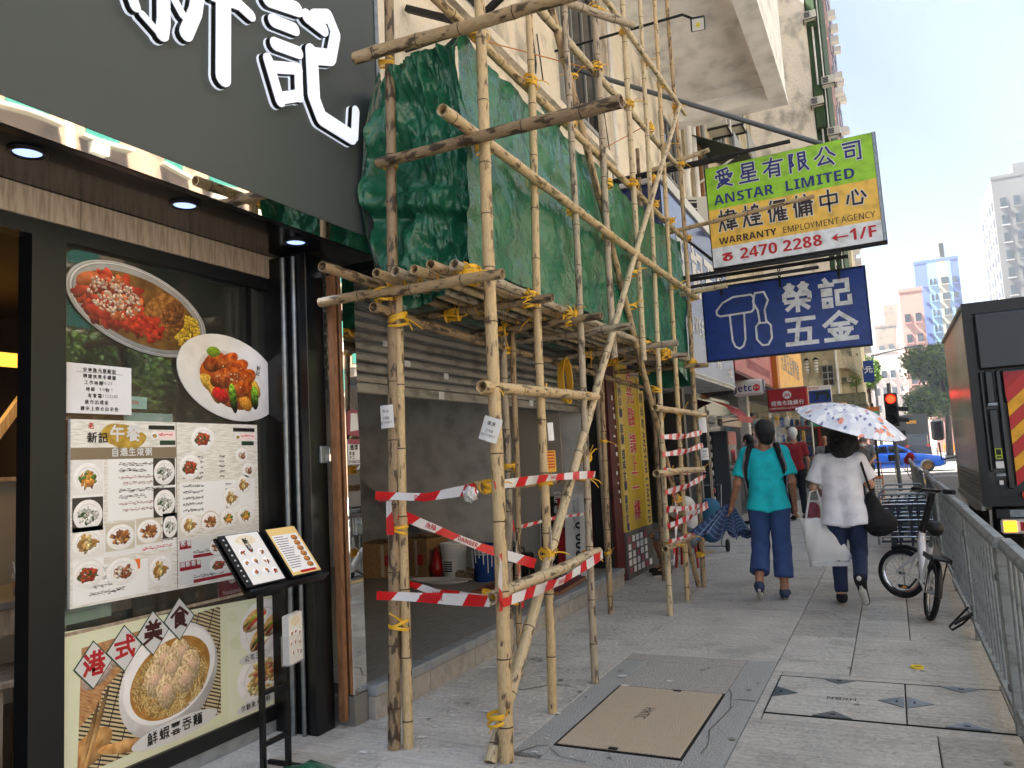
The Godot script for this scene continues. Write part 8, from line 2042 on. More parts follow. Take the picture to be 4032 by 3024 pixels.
# J: joints in metres, figure faces -z. o: materials and options
func person(label: String, at: Vector3, turn: float, J: Dictionary, o: Dictionary) -> Node3D:
	var t := thing("person", label, "person", at, turn, o.get("group", "people on the pavement"))
	var c: float = o.get("cell", 0.016)
	var W: float = o.get("w", 1.0) # girth
	var H: float = o.get("h", 1.0)
	var D := {"head": V(0, 1.60, 0), "neck": V(0, 1.44, 0.0), "chest": V(0, 1.28, 0.0), "waist": V(0, 1.06, 0.01), "hip": V(0, 0.92, 0.015), "shL": V(-0.175, 1.38, 0), "shR": V(0.175, 1.38, 0), "elL": V(-0.23, 1.10, 0.03), "elR": V(0.23, 1.10, 0.03), "wrL": V(-0.24, 0.87, -0.03), "wrR": V(0.24, 0.87, -0.03), "hpL": V(-0.095, 0.88, 0), "hpR": V(0.095, 0.88, 0), "knL": V(-0.10, 0.48, -0.02), "knR": V(0.10, 0.48, -0.02), "anL": V(-0.10, 0.09, 0.02), "anR": V(0.10, 0.09, 0.02), "toL": V(-0.11, 0.035, -0.14), "toR": V(0.11, 0.035, -0.14)}
	for k in J: D[k] = J[k]
	for k in D: D[k] *= H
	var skin: Material = o.get("skin", M.skin)
	# body
	var hd: Vector3 = D.head
	var fw: Vector3 = o.get("face", V(0, 0, -1))
	var up := V(0, 1, 0)
	var B := [[hd + up * 0.03, hd - up * 0.01 + fw * 0.015, 0.088, 0.078], [hd - up * 0.05 + fw * 0.03, hd - up * 0.075 + fw * 0.045, 0.055, 0.036], [hd - up * 0.06 - fw * 0.01, D.neck - up * 0.02, 0.052, 0.056], [D.neck, D.chest, 0.055, 0.07], [D.chest, D.hip, 0.07, 0.07]]
	var sd := fw.cross(up).normalized()
	B.append([hd + fw * 0.095 + up * 0.01, hd + fw * 0.112 - up * 0.022, 0.010, 0.013]) # nose
	for s in [-1.0, 1.0]: B.append([hd + sd * s * 0.088 + up * 0.012, hd + sd * s * 0.092 - up * 0.022, 0.014, 0.010]) # ears
	for s in ["L", "R"]:
		B.append([D["sh" + s], D["el" + s], 0.045, 0.038]); B.append([D["el" + s], D["wr" + s], 0.038, 0.026])
		B.append([D["hp" + s], D["kn" + s], 0.06, 0.048]); B.append([D["kn" + s], D["kn" + s].lerp(D["an" + s], 0.35), 0.052, 0.054]); B.append([D["kn" + s].lerp(D["an" + s], 0.35), D["an" + s], 0.054, 0.036]); B.append([D["an" + s], D["to" + s], 0.036, 0.028])
	var body := flesh(B, c, 0.025)
	for s in ["L", "R"]:
		var d: Vector3 = D["wr" + s] - D["el" + s]
		if o.has("hand" + s): d = o["hand" + s]
		var hb := flesh(hand_bones(D["wr" + s], d, V(0, 0, -1) if absf(d.normalized().z) < 0.8 else V(-1 if s == "R" else 1, 0, 0), o.get("curl", 0.35) * (1 if s == "R" else -1)), 0.0065 if c < 0.02 else 0.011, 0.008)
		var base := body.v.size()
		body.v.append_array(hb.v); body.n.append_array(hb.n); body.uv.append_array(hb.uv)
		for i in hb.ix: body.ix.append(i + base)
	put("body", body, skin, t)
	# hair
	var hr := [[hd + up * 0.045 - fw * 0.012, hd + up * 0.02 - fw * 0.03, 0.097, 0.096]]
	if o.get("hair", 1) >= 1: hr.append([hd - fw * 0.05 + up * 0.0, hd - fw * 0.05 - up * 0.06, 0.078, 0.060])
	if o.get("hair", 1) >= 2:
		hr.append([hd - fw * 0.05 + up * 0.02, hd - fw * 0.05 - up * 0.11, 0.11, 0.105])
		for s in [-1.0, 1.0]: hr.append([hd + sd * s * 0.06 + up * 0.02 - fw * 0.02, hd + sd * s * 0.085 - up * 0.10, 0.06, 0.05])
	if o.get("hair", 1) > 0: put("hair", flesh(hr, c * 0.75, 0.03, 0.010 if o.get("hair", 1) < 2 else 0.022, 7), o.get("hair_m", M.hair), t)
	# shirt
	var x0 := 0.045 * W
	var S := [[D.neck - up * 0.045, D.chest + up * 0.06, 0.060, 0.10]]
	for s in [-1.0, 1.0]:
		var ss := V(s, 0, 0)
		S.append([D.chest + ss * x0 + up * 0.02, D.waist + ss * x0, 0.115 * W, 0.108 * W]); S.append([D.waist + ss * x0, D.hip + ss * x0 * 1.7 + up * o.get("hem", 0.0), 0.108 * W, 0.126 * W, Vector3.ONE, 1])
		var k: String = "L" if s < 0 else "R"
		S.append([D.chest + ss * 0.06 + up * 0.09, D["sh" + k], 0.075, 0.066])
		S.append([D["sh" + k], D["sh" + k].lerp(D["el" + k], o.get("sleeve", 0.72)), 0.066, 0.070 + o.get("loose", 0.0), Vector3.ONE, 1])
	put("shirt", flesh(S, c, 0.035, 0.003, 3), o.shirt, t)
	# trousers
	var T := []
	var fl: float = o.get("flare", 0.0)
	for s in ["L", "R"]:
		var k: Vector3 = D["kn" + s]; var a: Vector3 = D["an" + s]
		T.append([D["hp" + s] + up * 0.08, D["hp" + s] - up * 0.02, 0.095 * W, 0.098 * W]); T.append([D["hp" + s], k, 0.096 * W, 0.066 + fl * 0.5])
		var e := k.lerp(a, o.get("leg", 0.92))
		if o.get("leg", 0.92) > 0.0: T.append([k, e, 0.066 + fl * 0.5, 0.054 + fl, Vector3.ONE, 1])
	put("trousers", flesh(T, c, 0.03, 0.005, 5), o.trousers, t)
	# shoes
	for s in ["L", "R"]:
		var a: Vector3 = D["an" + s]; var b: Vector3 = D["to" + s]
		var dn: Vector3 = o.get("down" + s, V(0, -1, 0))
		var sh := put("shoe", flesh([[a + dn * 0.02, a + dn * 0.045 + (a - b).normalized() * 0.02, 0.045, 0.040], [a + dn * 0.035, b + dn * 0.0, 0.044, 0.034]], minf(c, 0.012), 0.03), o.get("shoe", M.black_cotton), t)
		put("sole", flesh([[a + dn * 0.072 + (a - b).normalized() * 0.025, b + dn * 0.028, 0.022, 0.020], [a.lerp(b, 0.5) + dn * 0.05 , b + dn * 0.026, 0.03, 0.026, V(1, 1, 1)]], minf(c, 0.012), 0.02), M.sole, sh)
	if o.get("mask", false):
		put("face_mask", flesh([[hd - up * 0.03 + fw * 0.088, hd - up * 0.065 + fw * 0.08, 0.030, 0.026], [hd - up * 0.045 + fw * 0.06 - sd * 0.05, hd - up * 0.045 + fw * 0.06 + sd * 0.05, 0.030, 0.030]], 0.012, 0.02), M.mask_white, t)
		for s in [-1.0, 1.0]: put("mask_loop", MB.new().tube([hd + sd * s * 0.07 + fw * 0.05 - up * 0.03, hd + sd * s * 0.1 - up * 0.0, hd + sd * s * 0.098 + up * 0.02 - fw * 0.012, hd + sd * s * 0.095 - up * 0.03 - fw * 0.005, hd + sd * s * 0.07 + fw * 0.05 - up * 0.06], 0.0025, 4), M.mask_white, t)
	for s in [-1.0, 1.0]: put("eye", flesh([[hd + fw * 0.083 + sd * s * 0.032 + up * 0.012, hd + fw * 0.083 + sd * s * 0.038 + up * 0.012, 0.009, 0.009]], 0.006, 0.005), M.ink, t)
	return t

func stage_people() -> void:
	# woman in turquoise walking away, grey shoulder straps
	var p := person("person in a turquoise shirt and wide blue cropped trousers walking away", V(-1.13, 0.0, -7.9), 0.06, {
		"head": V(0.02, 1.595, 0), "shL": V(-0.165, 1.40, 0), "shR": V(0.165, 1.40, 0), "elL": V(-0.27, 1.12, 0.05), "wrL": V(-0.345, 0.91, -0.02), "elR": V(0.235, 1.12, 0.05), "wrR": V(0.235, 0.89, -0.06),
		"knL": V(-0.11, 0.50, -0.06), "anL": V(-0.13, 0.17, 0.18), "toL": V(-0.14, 0.055, 0.06), "knR": V(0.09, 0.48, -0.02), "anR": V(0.085, 0.10, 0.06), "toR": V(0.10, 0.045, -0.10)},
		{"shirt": M.teal, "trousers": M.denim_blue, "w": 1.06, "flare": 0.038, "leg": 0.72, "shoe": M.shoe_blue, "skin": M.skin_tan, "hem": -0.075, "mask": true, "face": V(-0.35, 0.0, -0.94).normalized(), "loose": 0.012, "cell": 0.013, "downL": V(0, -0.8, 0.6), "sleeve": 0.8})
	for s in [-1.0, 1.0]:
		var b := put("backpack_strap", MB.new().tube([V(s * 0.10, 1.35, -0.13), V(s * 0.115, 1.475, -0.03), V(s * 0.125, 1.475, 0.035), V(s * 0.145, 1.40, 0.105), V(s * 0.175, 1.28, 0.11), V(s * 0.185, 1.16, 0.08), V(s * 0.17, 1.06, -0.02)], [0.026, 0.028, 0.030, 0.026, 0.024, 0.018, 0.015], 8), M.black_cotton, p)
		put("strap_edge", MB.new().tube([V(s * 0.150, 1.46, 0.06), V(s * 0.172, 1.38, 0.122), V(s * 0.196, 1.28, 0.115), V(s * 0.20, 1.17, 0.09), V(s * 0.185, 1.0, 0.03)], 0.012, 6), M.grey_cotton, b)
	var u := thing("folded_umbrella", "loosely folded blue plaid umbrella carried by the person in turquoise", "umbrella", V(-1.52, 0.86, -7.98), 0.2)
	var im := pic(64, 64, Color(0.17, 0.27, 0.42))
	for y in 64:
		for x in 64:
			var a := x % 16; var b := y % 16
			var c := Color(0.17, 0.27, 0.42)
			if a < 4 or b < 4: c = Color(0.10, 0.17, 0.30)
			if a == 9 or b == 9: c = Color(0.55, 0.62, 0.70)
			im.set_pixel(x, y, c)
	var pm := img_mat("plaid", im, 0.75, {"two": true}); pm.texture_repeat = true; pm.uv1_scale = V(3, 2, 1)
	var P := []
	for j in 13:
		var row := []
		for i in 61:
			var v := j / 12.0; var a := TAU * i / 60.0
			var r := 0.03 + 0.20 * v + 0.05 * v * sin(a * 8.0) + 0.02 * v * sin(a * 3 + 1)
			row.append(V(-0.14 * v + cos(a) * r * 1.15, 0.05 - 0.30 * v - 0.05 * v * cos(a * 8.0), sin(a) * r * 0.7))
		P.append(row)
	put("canopy", MB.new().grid(P), pm, u)
	put("handle", MB.new().tube([V(0.02, -0.05, 0), V(0.02, 0.10, 0.0)], [0.014, 0.018], 8), M.black_plastic, u)
	put("shaft", MB.new().tube([V(0.02, -0.05, 0), V(-0.1, -0.30, 0)], 0.007, 6), M.steel, u)
	# woman in white with umbrella
	var w := person("person in a white shirt and dark jeans walking away under a floral umbrella", V(-0.44, 0.0, -7.7), -0.08, {
		"head": V(0.04, 1.62, -0.02), "shL": V(-0.17, 1.38, 0), "shR": V(0.165, 1.38, 0), "elL": V(-0.265, 1.12, 0.0), "wrL": V(-0.19, 1.02, -0.20), "elR": V(0.24, 1.14, -0.06), "wrR": V(0.12, 1.30, -0.22),
		"knL": V(-0.09, 0.50, -0.03), "anL": V(-0.10, 0.10, -0.02), "toL": V(-0.14, 0.045, -0.18), "knR": V(0.09, 0.50, -0.06), "anR": V(0.12, 0.28, 0.28), "toR": V(0.14, 0.075, 0.20)},
		{"shirt": M.white_cotton, "trousers": M.denim_navy, "w": 1.10, "hair": 2, "h": 0.94, "loose": 0.022, "flare": 0.004, "leg": 0.95, "hem": -0.15, "cell": 0.013, "downR": V(0, 0.1, 1), "sleeve": 0.78})
	var um := thing("floral_umbrella", "open white umbrella with orange and purple flowers", "umbrella", V(-0.33, 1.64, -7.78))
	um.basis = Basis(V(0, 0, 1), -0.36) * Basis(V(1, 0, 0), 0.20)
	var fi := pic(512, 256, Color(0.86, 0.88, 0.93))
	var g := RandomNumberGenerator.new(); g.seed = 12
	for k in 320:
		var q := Vector2(g.randf() * 512, g.randf() * 256)
		var cc: Color = [Color(0.92, 0.58, 0.48) if k % 2 else Color(0.90, 0.92, 0.97), Color(0.40, 0.42, 0.62), Color(0.94, 0.95, 0.98), Color(0.40, 0.42, 0.62), Color(0.80, 0.82, 0.90)][k % 5]
		var s: float = [13.0, 4.0, 15.0, 3.5, 12.0][k % 5]
		if k % 5 == 1 or k % 5 == 3:
			for a in 3: blob(fi, q.x, q.y, s * 1.9, 1.8, a * 1.05 + k, cc, cc, {"lit": 0, "wob": 0})
		else: blob(fi, q.x, q.y, s, s * 0.75, k, cc, cc.lightened(0.08), {"lit": 0, "wob": 0.5})
	var cm := img_mat("floral", fi, 0.6, {"two": true, "back": Color(0.1, 0.1, 0.1)})
	var top := []; var inn := []
	for j in 9:
		var row := []; var row2 := []
		for i in 49:
			var v := j / 8.0; var a := -TAU * i / 48.0
			var f := 1.0 - 0.07 * v * (1.0 - absf(cos(a * 4.0)))
			var pt := V(cos(a) * 0.49 * v * f, 0.16 * (1.0 - v * v) - 0.05 * (1.0 - f) * 4.0, sin(a) * 0.49 * v * f)
			row.append(pt); row2.append(pt * 0.995 - V(0, 0.006, 0))
		top.append(row); inn.append(row2)
	var mt := MB.new().grid(top); var k0 := 0
	for j in 9:
		for i in 49:
			mt.uv[k0] = V2(0.5 + top[j][i].x * 0.9, 0.5 + top[j][i].z * 1.0); k0 += 1
	put("canopy", mt, cm, um)
	put("lining", MB.new().grid(inn), M.black_cotton, um)
	put("shaft", MB.new().tube([V(0, 0.2, 0), V(0.0, -0.50, 0)], 0.006, 6), M.steel, um)
	for a in 8: put("rib", MB.new().tube([V(0, 0.135, 0), V(cos(a * TAU / 8) * 0.48, -0.015, sin(a * TAU / 8) * 0.48)], 0.003, 4), M.steel, um)
	var tb := thing("tote_bag", "white canvas tote bag hanging from the arm of the person in white", "bag", V(-0.69, 0.66, -7.68), 0.1)
	P = []
	for j in 11:
		var row := []
		for i in 25:
			var a := -TAU * i / 24.0; var v := j / 10.0
			row.append(V(cos(a) * (0.135 + 0.05 * v) + 0.10 * v, 0.12 - 0.40 * v + 0.035 * cos(a) * v + 0.008 * sin(a * 5 + v * 7), sin(a) * (0.02 + 0.05 * sin(PI * v * 0.9)) + 0.008 * sin(i * 1.7 + j)))
		P.append(row)
	put("bag_body", MB.new().grid(P), mat("canvas_two", Color(0.84, 0.84, 0.84), 0.8, 0, {"two": true}), tb)
	put("bag_base", MB.new().boxr(-0.06, 0.26, -0.31, -0.27, -0.05, 0.05), M.canvas_white, tb)
	for s in [-1, 1]: put("bag_handle", MB.new().tube([V(-0.09, 0.10, 0.015 * s), V(-0.03, 0.36, 0.01 * s), V(0.03, 0.38, 0.01 * s), V(0.09, 0.10, 0.015 * s)], 0.011, 6), M.canvas_white, tb)
	var bb := thing("shoulder_bag", "black shoulder bag on the right side of the person in white", "bag", V(-0.19, 0.80, -7.68))
	put("bag_body", flesh([[V(-0.02, 0.16, 0), V(0.03, -0.08, 0), 0.05, 0.10], [V(-0.02, -0.08, 0.0), V(0.09, -0.06, 0), 0.09, 0.085]], 0.016, 0.06, 0.012), M.black_cotton, bb)
	put("bag_strap", MB.new().tube([V(-0.01, 0.18, 0.03), V(-0.06, 0.42, 0.09), V(-0.085, 0.53, 0.02), V(-0.07, 0.50, -0.06), V(-0.01, 0.2, -0.06)], 0.012, 6), M.black_cotton, bb)
	var pk := thing("pink_bag", "small pink quilted bag held in front of the white tote", "bag", V(-0.72, 0.80, -7.85))
	put("bag_body", flesh([[V(0, 0.06, 0), V(0, -0.10, 0), 0.06, 0.07]], 0.02, 0.03, 0.008), M.pink_cloth, pk)
	# others along the pavement
	var C := {"cell": 0.026}
	person("person in black at the cash machine reaching to the keypad", V(-2.5, 0, -15.5), 1.2, {"elR": V(0.22, 1.18, -0.18), "wrR": V(0.12, 1.22, -0.40), "elL": V(-0.22, 1.12, -0.06), "wrL": V(-0.14, 1.05, -0.28)}, {"shirt": M.black_cotton, "trousers": M.khaki, "leg": 0.0, "mask": true, "cell": 0.024, "h": 1.0})
	person("man standing in a dark blue shirt and black trousers with his mask below the chin", V(-2.25, 0, -23.2), PI + 0.5, {"head": V(0.0, 1.62, 0.0)}, {"shirt": M.dark_blue_cotton, "trousers": M.black_cotton, "w": 1.15, "cell": 0.026, "skin": M.skin_tan, "hair_m": M.hair_grey, "mask": true, "shoe": M.grey_cotton})
	person("older person in a grey shirt pushing a wire cart", V(-0.62, 0, -20.6), PI, {"head": V(0, 1.50, -0.12), "neck": V(0, 1.38, -0.06), "elR": V(0.24, 1.12, -0.10), "elL": V(-0.24, 1.12, -0.10), "wrR": V(0.13, 1.0, -0.34), "wrL": V(-0.13, 1.0, -0.34)}, {"shirt": M.grey_cotton, "trousers": M.dark_blue_cotton, "w": 1.12, "cell": 0.026, "hair_m": M.hair_grey, "mask": true, "h": 0.96})
	person("person in a red and blue vest and white cap behind the person in turquoise", V(-1.75, 0, -16.2), 0.3, {}, {"shirt": M.red_cloth, "trousers": M.dark_blue_cotton, "cell": 0.03, "hair_m": M.white, "h": 1.06})
	person("person in a grey waistcoat seen from behind past the umbrella", V(-1.55, 0, -21.5), 0.1, {}, {"shirt": M.grey_cotton, "trousers": M.black_cotton, "cell": 0.03, "hair": 0, "skin": M.skin_tan, "h": 0.98})
	person("person in a black shirt half hidden by the umbrella carrier", V(-1.15, 0, -19.3), 0.2, {}, {"shirt": M.black_cotton, "trousers": M.khaki, "cell": 0.03, "h": 1.0})
	person("child in a black shirt and white cap beside the umbrella carrier", V(-0.75, 0, -17.0), 0.0, {}, {"shirt": M.black_cotton, "trousers": M.dark_blue_cotton, "cell": 0.03, "h": 0.86, "hair_m": M.white})
	person("person in a red cap crossing the sunlit road by the dark van", V(2.6, -0.12, -58), -1.2, {}, {"shirt": M.light_blue_cloth, "trousers": M.grey_cotton, "cell": 0.05, "hair_m": M.red_cloth, "mask": true})
	person("person in grey pushing a bicycle at the crossing", V(-0.9, 0, -33.5), -1.4, {}, {"shirt": M.pink_cloth, "trousers": M.khaki, "cell": 0.045})
	person("person crouched among the goods beside the far scaffold bay", V(-2.35, 0.0, -9.35), 2.0, {"head": V(0, 1.02, -0.05), "neck": V(0, 0.90, 0), "chest": V(0, 0.76, 0.05), "waist": V(0, 0.60, 0.08), "hip": V(0, 0.45, 0.08), "shL": V(-0.17, 0.84, 0), "shR": V(0.17, 0.84, 0), "elL": V(-0.22, 0.6, -0.1), "elR": V(0.22, 0.6, -0.1), "wrL": V(-0.12, 0.5, -0.3), "wrR": V(0.12, 0.5, -0.3), "hpL": V(-0.1, 0.42, 0.05), "hpR": V(0.1, 0.42, 0.05), "knL": V(-0.12, 0.46, -0.32), "knR": V(0.12, 0.46, -0.32), "anL": V(-0.12, 0.09, -0.25), "anR": V(0.12, 0.09, -0.25), "toL": V(-0.12, 0.035, -0.40), "toR": V(0.12, 0.035, -0.40)}, {"shirt": M.canvas_white, "trousers": M.grey_cotton, "leg": 0.0, "cell": 0.024, "skin": M.skin_tan})

# ---------------------------------------------------------------- fence, bicycle, trolleys, vehicles, signal
func stage_fence() -> void:
	var g: Material = M.galvanised
	var z := 1.5
	var k := 0
	var words := ["first", "second", "third", "fourth", "fifth", "sixth", "seventh", "eighth", "ninth", "tenth", "eleventh", "twelfth", "thirteenth", "fourteenth"]
	while z > -24.0:
		var f := thing("railing_panel", "%s galvanised railing panel along the kerb counted from the camera" % words[k], "railing", V(0.44, 0, z), 0.0, "railing panels along the kerb")
		var L := 1.98
		f.rotation.z = rr(-0.02, 0.02) + (0.05 if k > 7 else 0.0)
		f.rotation.y = rr(-0.012, 0.012)
		var dip := rr(-0.02, 0.02)
		put("top_rail", MB.new().prism(PackedVector2Array([V2(-0.035, 0.90), V2(0.035, 0.90), V2(0.035, 0.925), V2(0.02, 0.95), V2(-0.02, 0.95), V2(-0.035, 0.925)]), L - 0.01, Transform3D(Basis(V(1, dip * 0.3, 0), V(0, 1, 0), V(0, 0, 1)), V(0, 0, -L + 0.005))), g, f)
		put("bottom_rail", MB.new().boxr(-0.028, 0.028, 0.10, 0.14, -0.005, -L + 0.005), g, f)
		put("post", MB.new().cbox(V(0, 0.46, -0.04), V(0.05, 0.92, 0.06), 0.004), g, f)
		put("bolt", MB.new().lathe([V2(0.02, 0), V2(0.018, 0.012), V2(0, 0.014)], 8, Transform3D(Basis(V(0, 0, 1), PI / 2), V(-0.025, 0.75, -0.04))), M.steel, f)
		put("bolt", MB.new().lathe([V2(0.02, 0), V2(0.018, 0.012), V2(0, 0.014)], 8, Transform3D(Basis(V(0, 0, 1), PI / 2), V(-0.025, 0.22, -0.04))), M.steel, f)
		var bar := MB.new().tube([V(0, 0.13, 0), V(0, 0.905, 0)], 0.0105, 8, false).mesh()
		var n := 11
		for j in n:
			var o := put("bar", bar, g, f)
			o.position = V(0, 0, -0.13 - (L - 0.2) * j / (n - 1.0))
		z -= 2.0; k += 1
	var lk := thing("bike_lock", "black U lock hanging on the railing above the pavement", "lock", V(0.36, 0.05, -6.72), 0.4)
	put("shackle", MB.new().tube([V(0.06, 0.11, 0.05), V(-0.03, 0.03, 0.04), V(-0.09, -0.02, 0.0), V(-0.08, -0.01, -0.06), V(0.0, 0.05, -0.08), V(0.07, 0.13, -0.05)], 0.008, 8), M.rubber, lk)
	put("crossbar", MB.new().tube([V(0.05, 0.11, 0.06), V(-0.10, 0.04, 0.06)], 0.014, 8), M.black_plastic, lk)

func wheel(parent: Node, at: Vector3, ax: Vector3, r: float, tyre := 0.022, spokes := 20) -> Node3D:
	# bicycle wheel: tyre, rim, spokes, hub
	var b := basis_to(ax)
	var xf := Transform3D(b, at)
	var ring := func(R, rad, n):
		var pr := []
		for i in n + 1: pr.append(V2(R + cos(-TAU * i / n) * rad, sin(-TAU * i / n) * rad))
		return MB.new().lathe(pr, 36, xf)
	var w := put("wheel", ring.call(r - tyre, tyre, 8), M.rubber, parent)
	put("rim", MB.new().lathe([V2(r - tyre * 1.9, -0.010), V2(r - tyre * 1.7, -0.012), V2(r - tyre * 2.9, -0.008), V2(r - tyre * 2.9, 0.008), V2(r - tyre * 1.7, 0.012)], 36, xf), M.chrome, w)
	for k in spokes:
		var a := TAU * k / spokes
		var h := 0.022 if k % 2 else -0.022
		put("spoke", MB.new().tube([xf * V(cos(a + 0.4) * 0.02, h, sin(a + 0.4) * 0.02), xf * V(cos(a) * (r - tyre * 2.8), 0, sin(a) * (r - tyre * 2.8))], 0.0016, 3, false), M.chrome, w)
	put("hub", MB.new().tube([xf * V(0, -0.035, 0), xf * V(0, 0.035, 0)], 0.016, 8), M.steel, w)
	return w

func stage_bike() -> void:
	var t := thing("folding_bicycle", "white and black folding bicycle leaning against the railing", "bicycle", V(0.14, 0, -7.15))
	# built upright along -z, then leant to the fence
	t.basis = Basis(V(0, 1, 0), 0.14) * Basis(V(0, 0, 1), -0.20)
	var wh: Material = mat("bike_white", Color(0.86, 0.86, 0.87), 0.3, 0, {"coat": 0.5})
	var R := 0.225
	wheel(t, V(0, R, 0), V(1, 0, 0), R, 0.024)
	var fa := V(-0.06, R, -0.92)
	var fx := V(0.62, 0.10, -0.78).normalized()
	wheel(t, fa + V(-0.02, 0, 0), Basis(V(0, 1, 0), 0.95) * V(1, 0, 0), R, 0.024)
	var hd := V(0.02, 0.60, -0.78); var bb := V(0, 0.26, -0.36); var st := V(0, 0.56, -0.26)
	put("frame", MB.new().tube([hd + V(0, -0.02, 0), V(0, 0.46, -0.56), V(0, 0.34, -0.42), bb], [0.034, 0.036, 0.036, 0.03], 10).tube([bb, st], 0.022, 8), wh, t)
	put("chain_stay", MB.new().tube([bb + V(0.03, 0, 0), V(0.05, R, 0)], 0.012, 6).tube([bb - V(0.03, 0, 0), V(-0.05, R, 0)], 0.012, 6).tube([V(0, 0.46, -0.27), V(0.05, R, 0)], 0.010, 6).tube([V(0, 0.46, -0.27), V(-0.05, R, 0)], 0.010, 6), wh, t)
	put("fork", MB.new().tube([hd - V(0, 0.10, 0), hd - V(0, 0.15, 0), fa + V(0.03, 0.0, 0.02)], [0.022, 0.022, 0.013], 8).tube([hd - V(0, 0.15, 0), fa + V(-0.06, 0.0, -0.05)], [0.02, 0.012], 8), wh, t)
	put("head_tube", MB.new().tube([hd - V(0, 0.12, 0), hd + V(0, 0.04, 0)], 0.03, 10), wh, t)
	var stem := put("stem", MB.new().tube([hd + V(0, 0.03, 0), hd + V(0.04, 0.40, 0.02)], [0.03, 0.026], 10), M.black_metal, t)
	var hb := hd + V(0.04, 0.42, 0.02)
	var d2 := V(0.35, 0.05, 0.8).normalized()
	put("handlebar", MB.new().tube([hb - d2 * 0.27, hb, hb + d2 * 0.27], 0.014, 8), M.black_metal, stem)
	for s in [-1, 1]: put("grip", MB.new().tube([hb + d2 * 0.16 * s, hb + d2 * 0.29 * s], 0.021, 8), M.rubber, stem)
	put("brake_lever", MB.new().tube([hb - d2 * 0.13, hb - d2 * 0.22 + V(-0.06, -0.03, 0)], 0.007, 5).tube([hb + d2 * 0.13, hb + d2 * 0.22 + V(-0.06, -0.03, 0)], 0.007, 5), M.steel, stem)
	put("cable", MB.new().tube([hb + d2 * 0.12, hb + V(-0.16, -0.12, 0.05), hb + V(-0.14, -0.34, 0.05), hd - V(0.02, 0.05, -0.05)], 0.004, 5).tube([hb - d2 * 0.1, hb + V(-0.10, -0.05, -0.1), hb + V(-0.08, -0.3, 0.0), hd], 0.004, 5), M.ink, t)
	put("seat_post", MB.new().tube([st, st + V(0, 0.14, 0.03)], 0.016, 8), M.steel, t)
	put("saddle", flesh([[V(0, 0.72, -0.33), V(0, 0.725, -0.16), 0.028, 0.065]], 0.015, 0.02), M.black_plastic, t)
	put("rack", MB.new().boxr(-0.055, 0.055, 0.50, 0.515, -0.14, 0.20).boxr(-0.075, -0.062, 0.49, 0.53, -0.14, 0.20).boxr(0.062, 0.075, 0.49, 0.53, -0.14, 0.20).tube([V(0.06, 0.49, 0.10), V(0.055, R, 0.01)], 0.006, 5).tube([V(-0.06, 0.49, 0.10), V(-0.055, R, 0.01)], 0.006, 5), M.black_metal, t)
	var mg := []
	for k in 13: mg.append(V(0, R + cos(-1.3 + k * 0.24) * (R + 0.02), sin(-1.3 + k * 0.24) * (R + 0.02)))
	put("mudguard", MB.new().tube(mg, 0.024, 6), M.black_plastic, t)
	var mf := []
	for k in 6: mf.append(fa + Basis(V(0, 1, 0), 0.95) * V(0, cos(-0.6 + k * 0.28) * (R + 0.02), sin(-0.6 + k * 0.28) * (R + 0.02)))
	put("mudguard", MB.new().tube(mf, 0.022, 6), M.black_plastic, t)
	put("crank", MB.new().tube([bb + V(-0.06, 0, 0), bb + V(-0.07, -0.06, -0.09), bb + V(-0.075, -0.09, -0.15)], 0.011, 6), M.black_metal, t)
	put("pedal", MB.new().cbox(bb + V(-0.12, -0.10, -0.16), V(0.09, 0.025, 0.06), 0.004), M.black_plastic, t)
	put("pedal_reflector", MB.new().boxr(-0.135, -0.105, 0.155, 0.168, -0.488, -0.485), mat("amber_reflector", Color(0.9, 0.6, 0.05), 0.3), t)
	put("chain_ring", MB.new().lathe([V2(0.085, -0.003), V2(0.085, 0.003), V2(0.03, 0.003), V2(0.03, -0.003)], 24, Transform3D(Basis(V(0, 0, 1), PI / 2), bb + V(0.05, 0, 0))), M.dark_steel, t)
	put("reflector", MB.new().box(fa + V(-0.03, 0.11, 0.03), V(0.10, 0.02, 0.01), Basis(V(0, 1, 0), 0.95)), M.white, t)

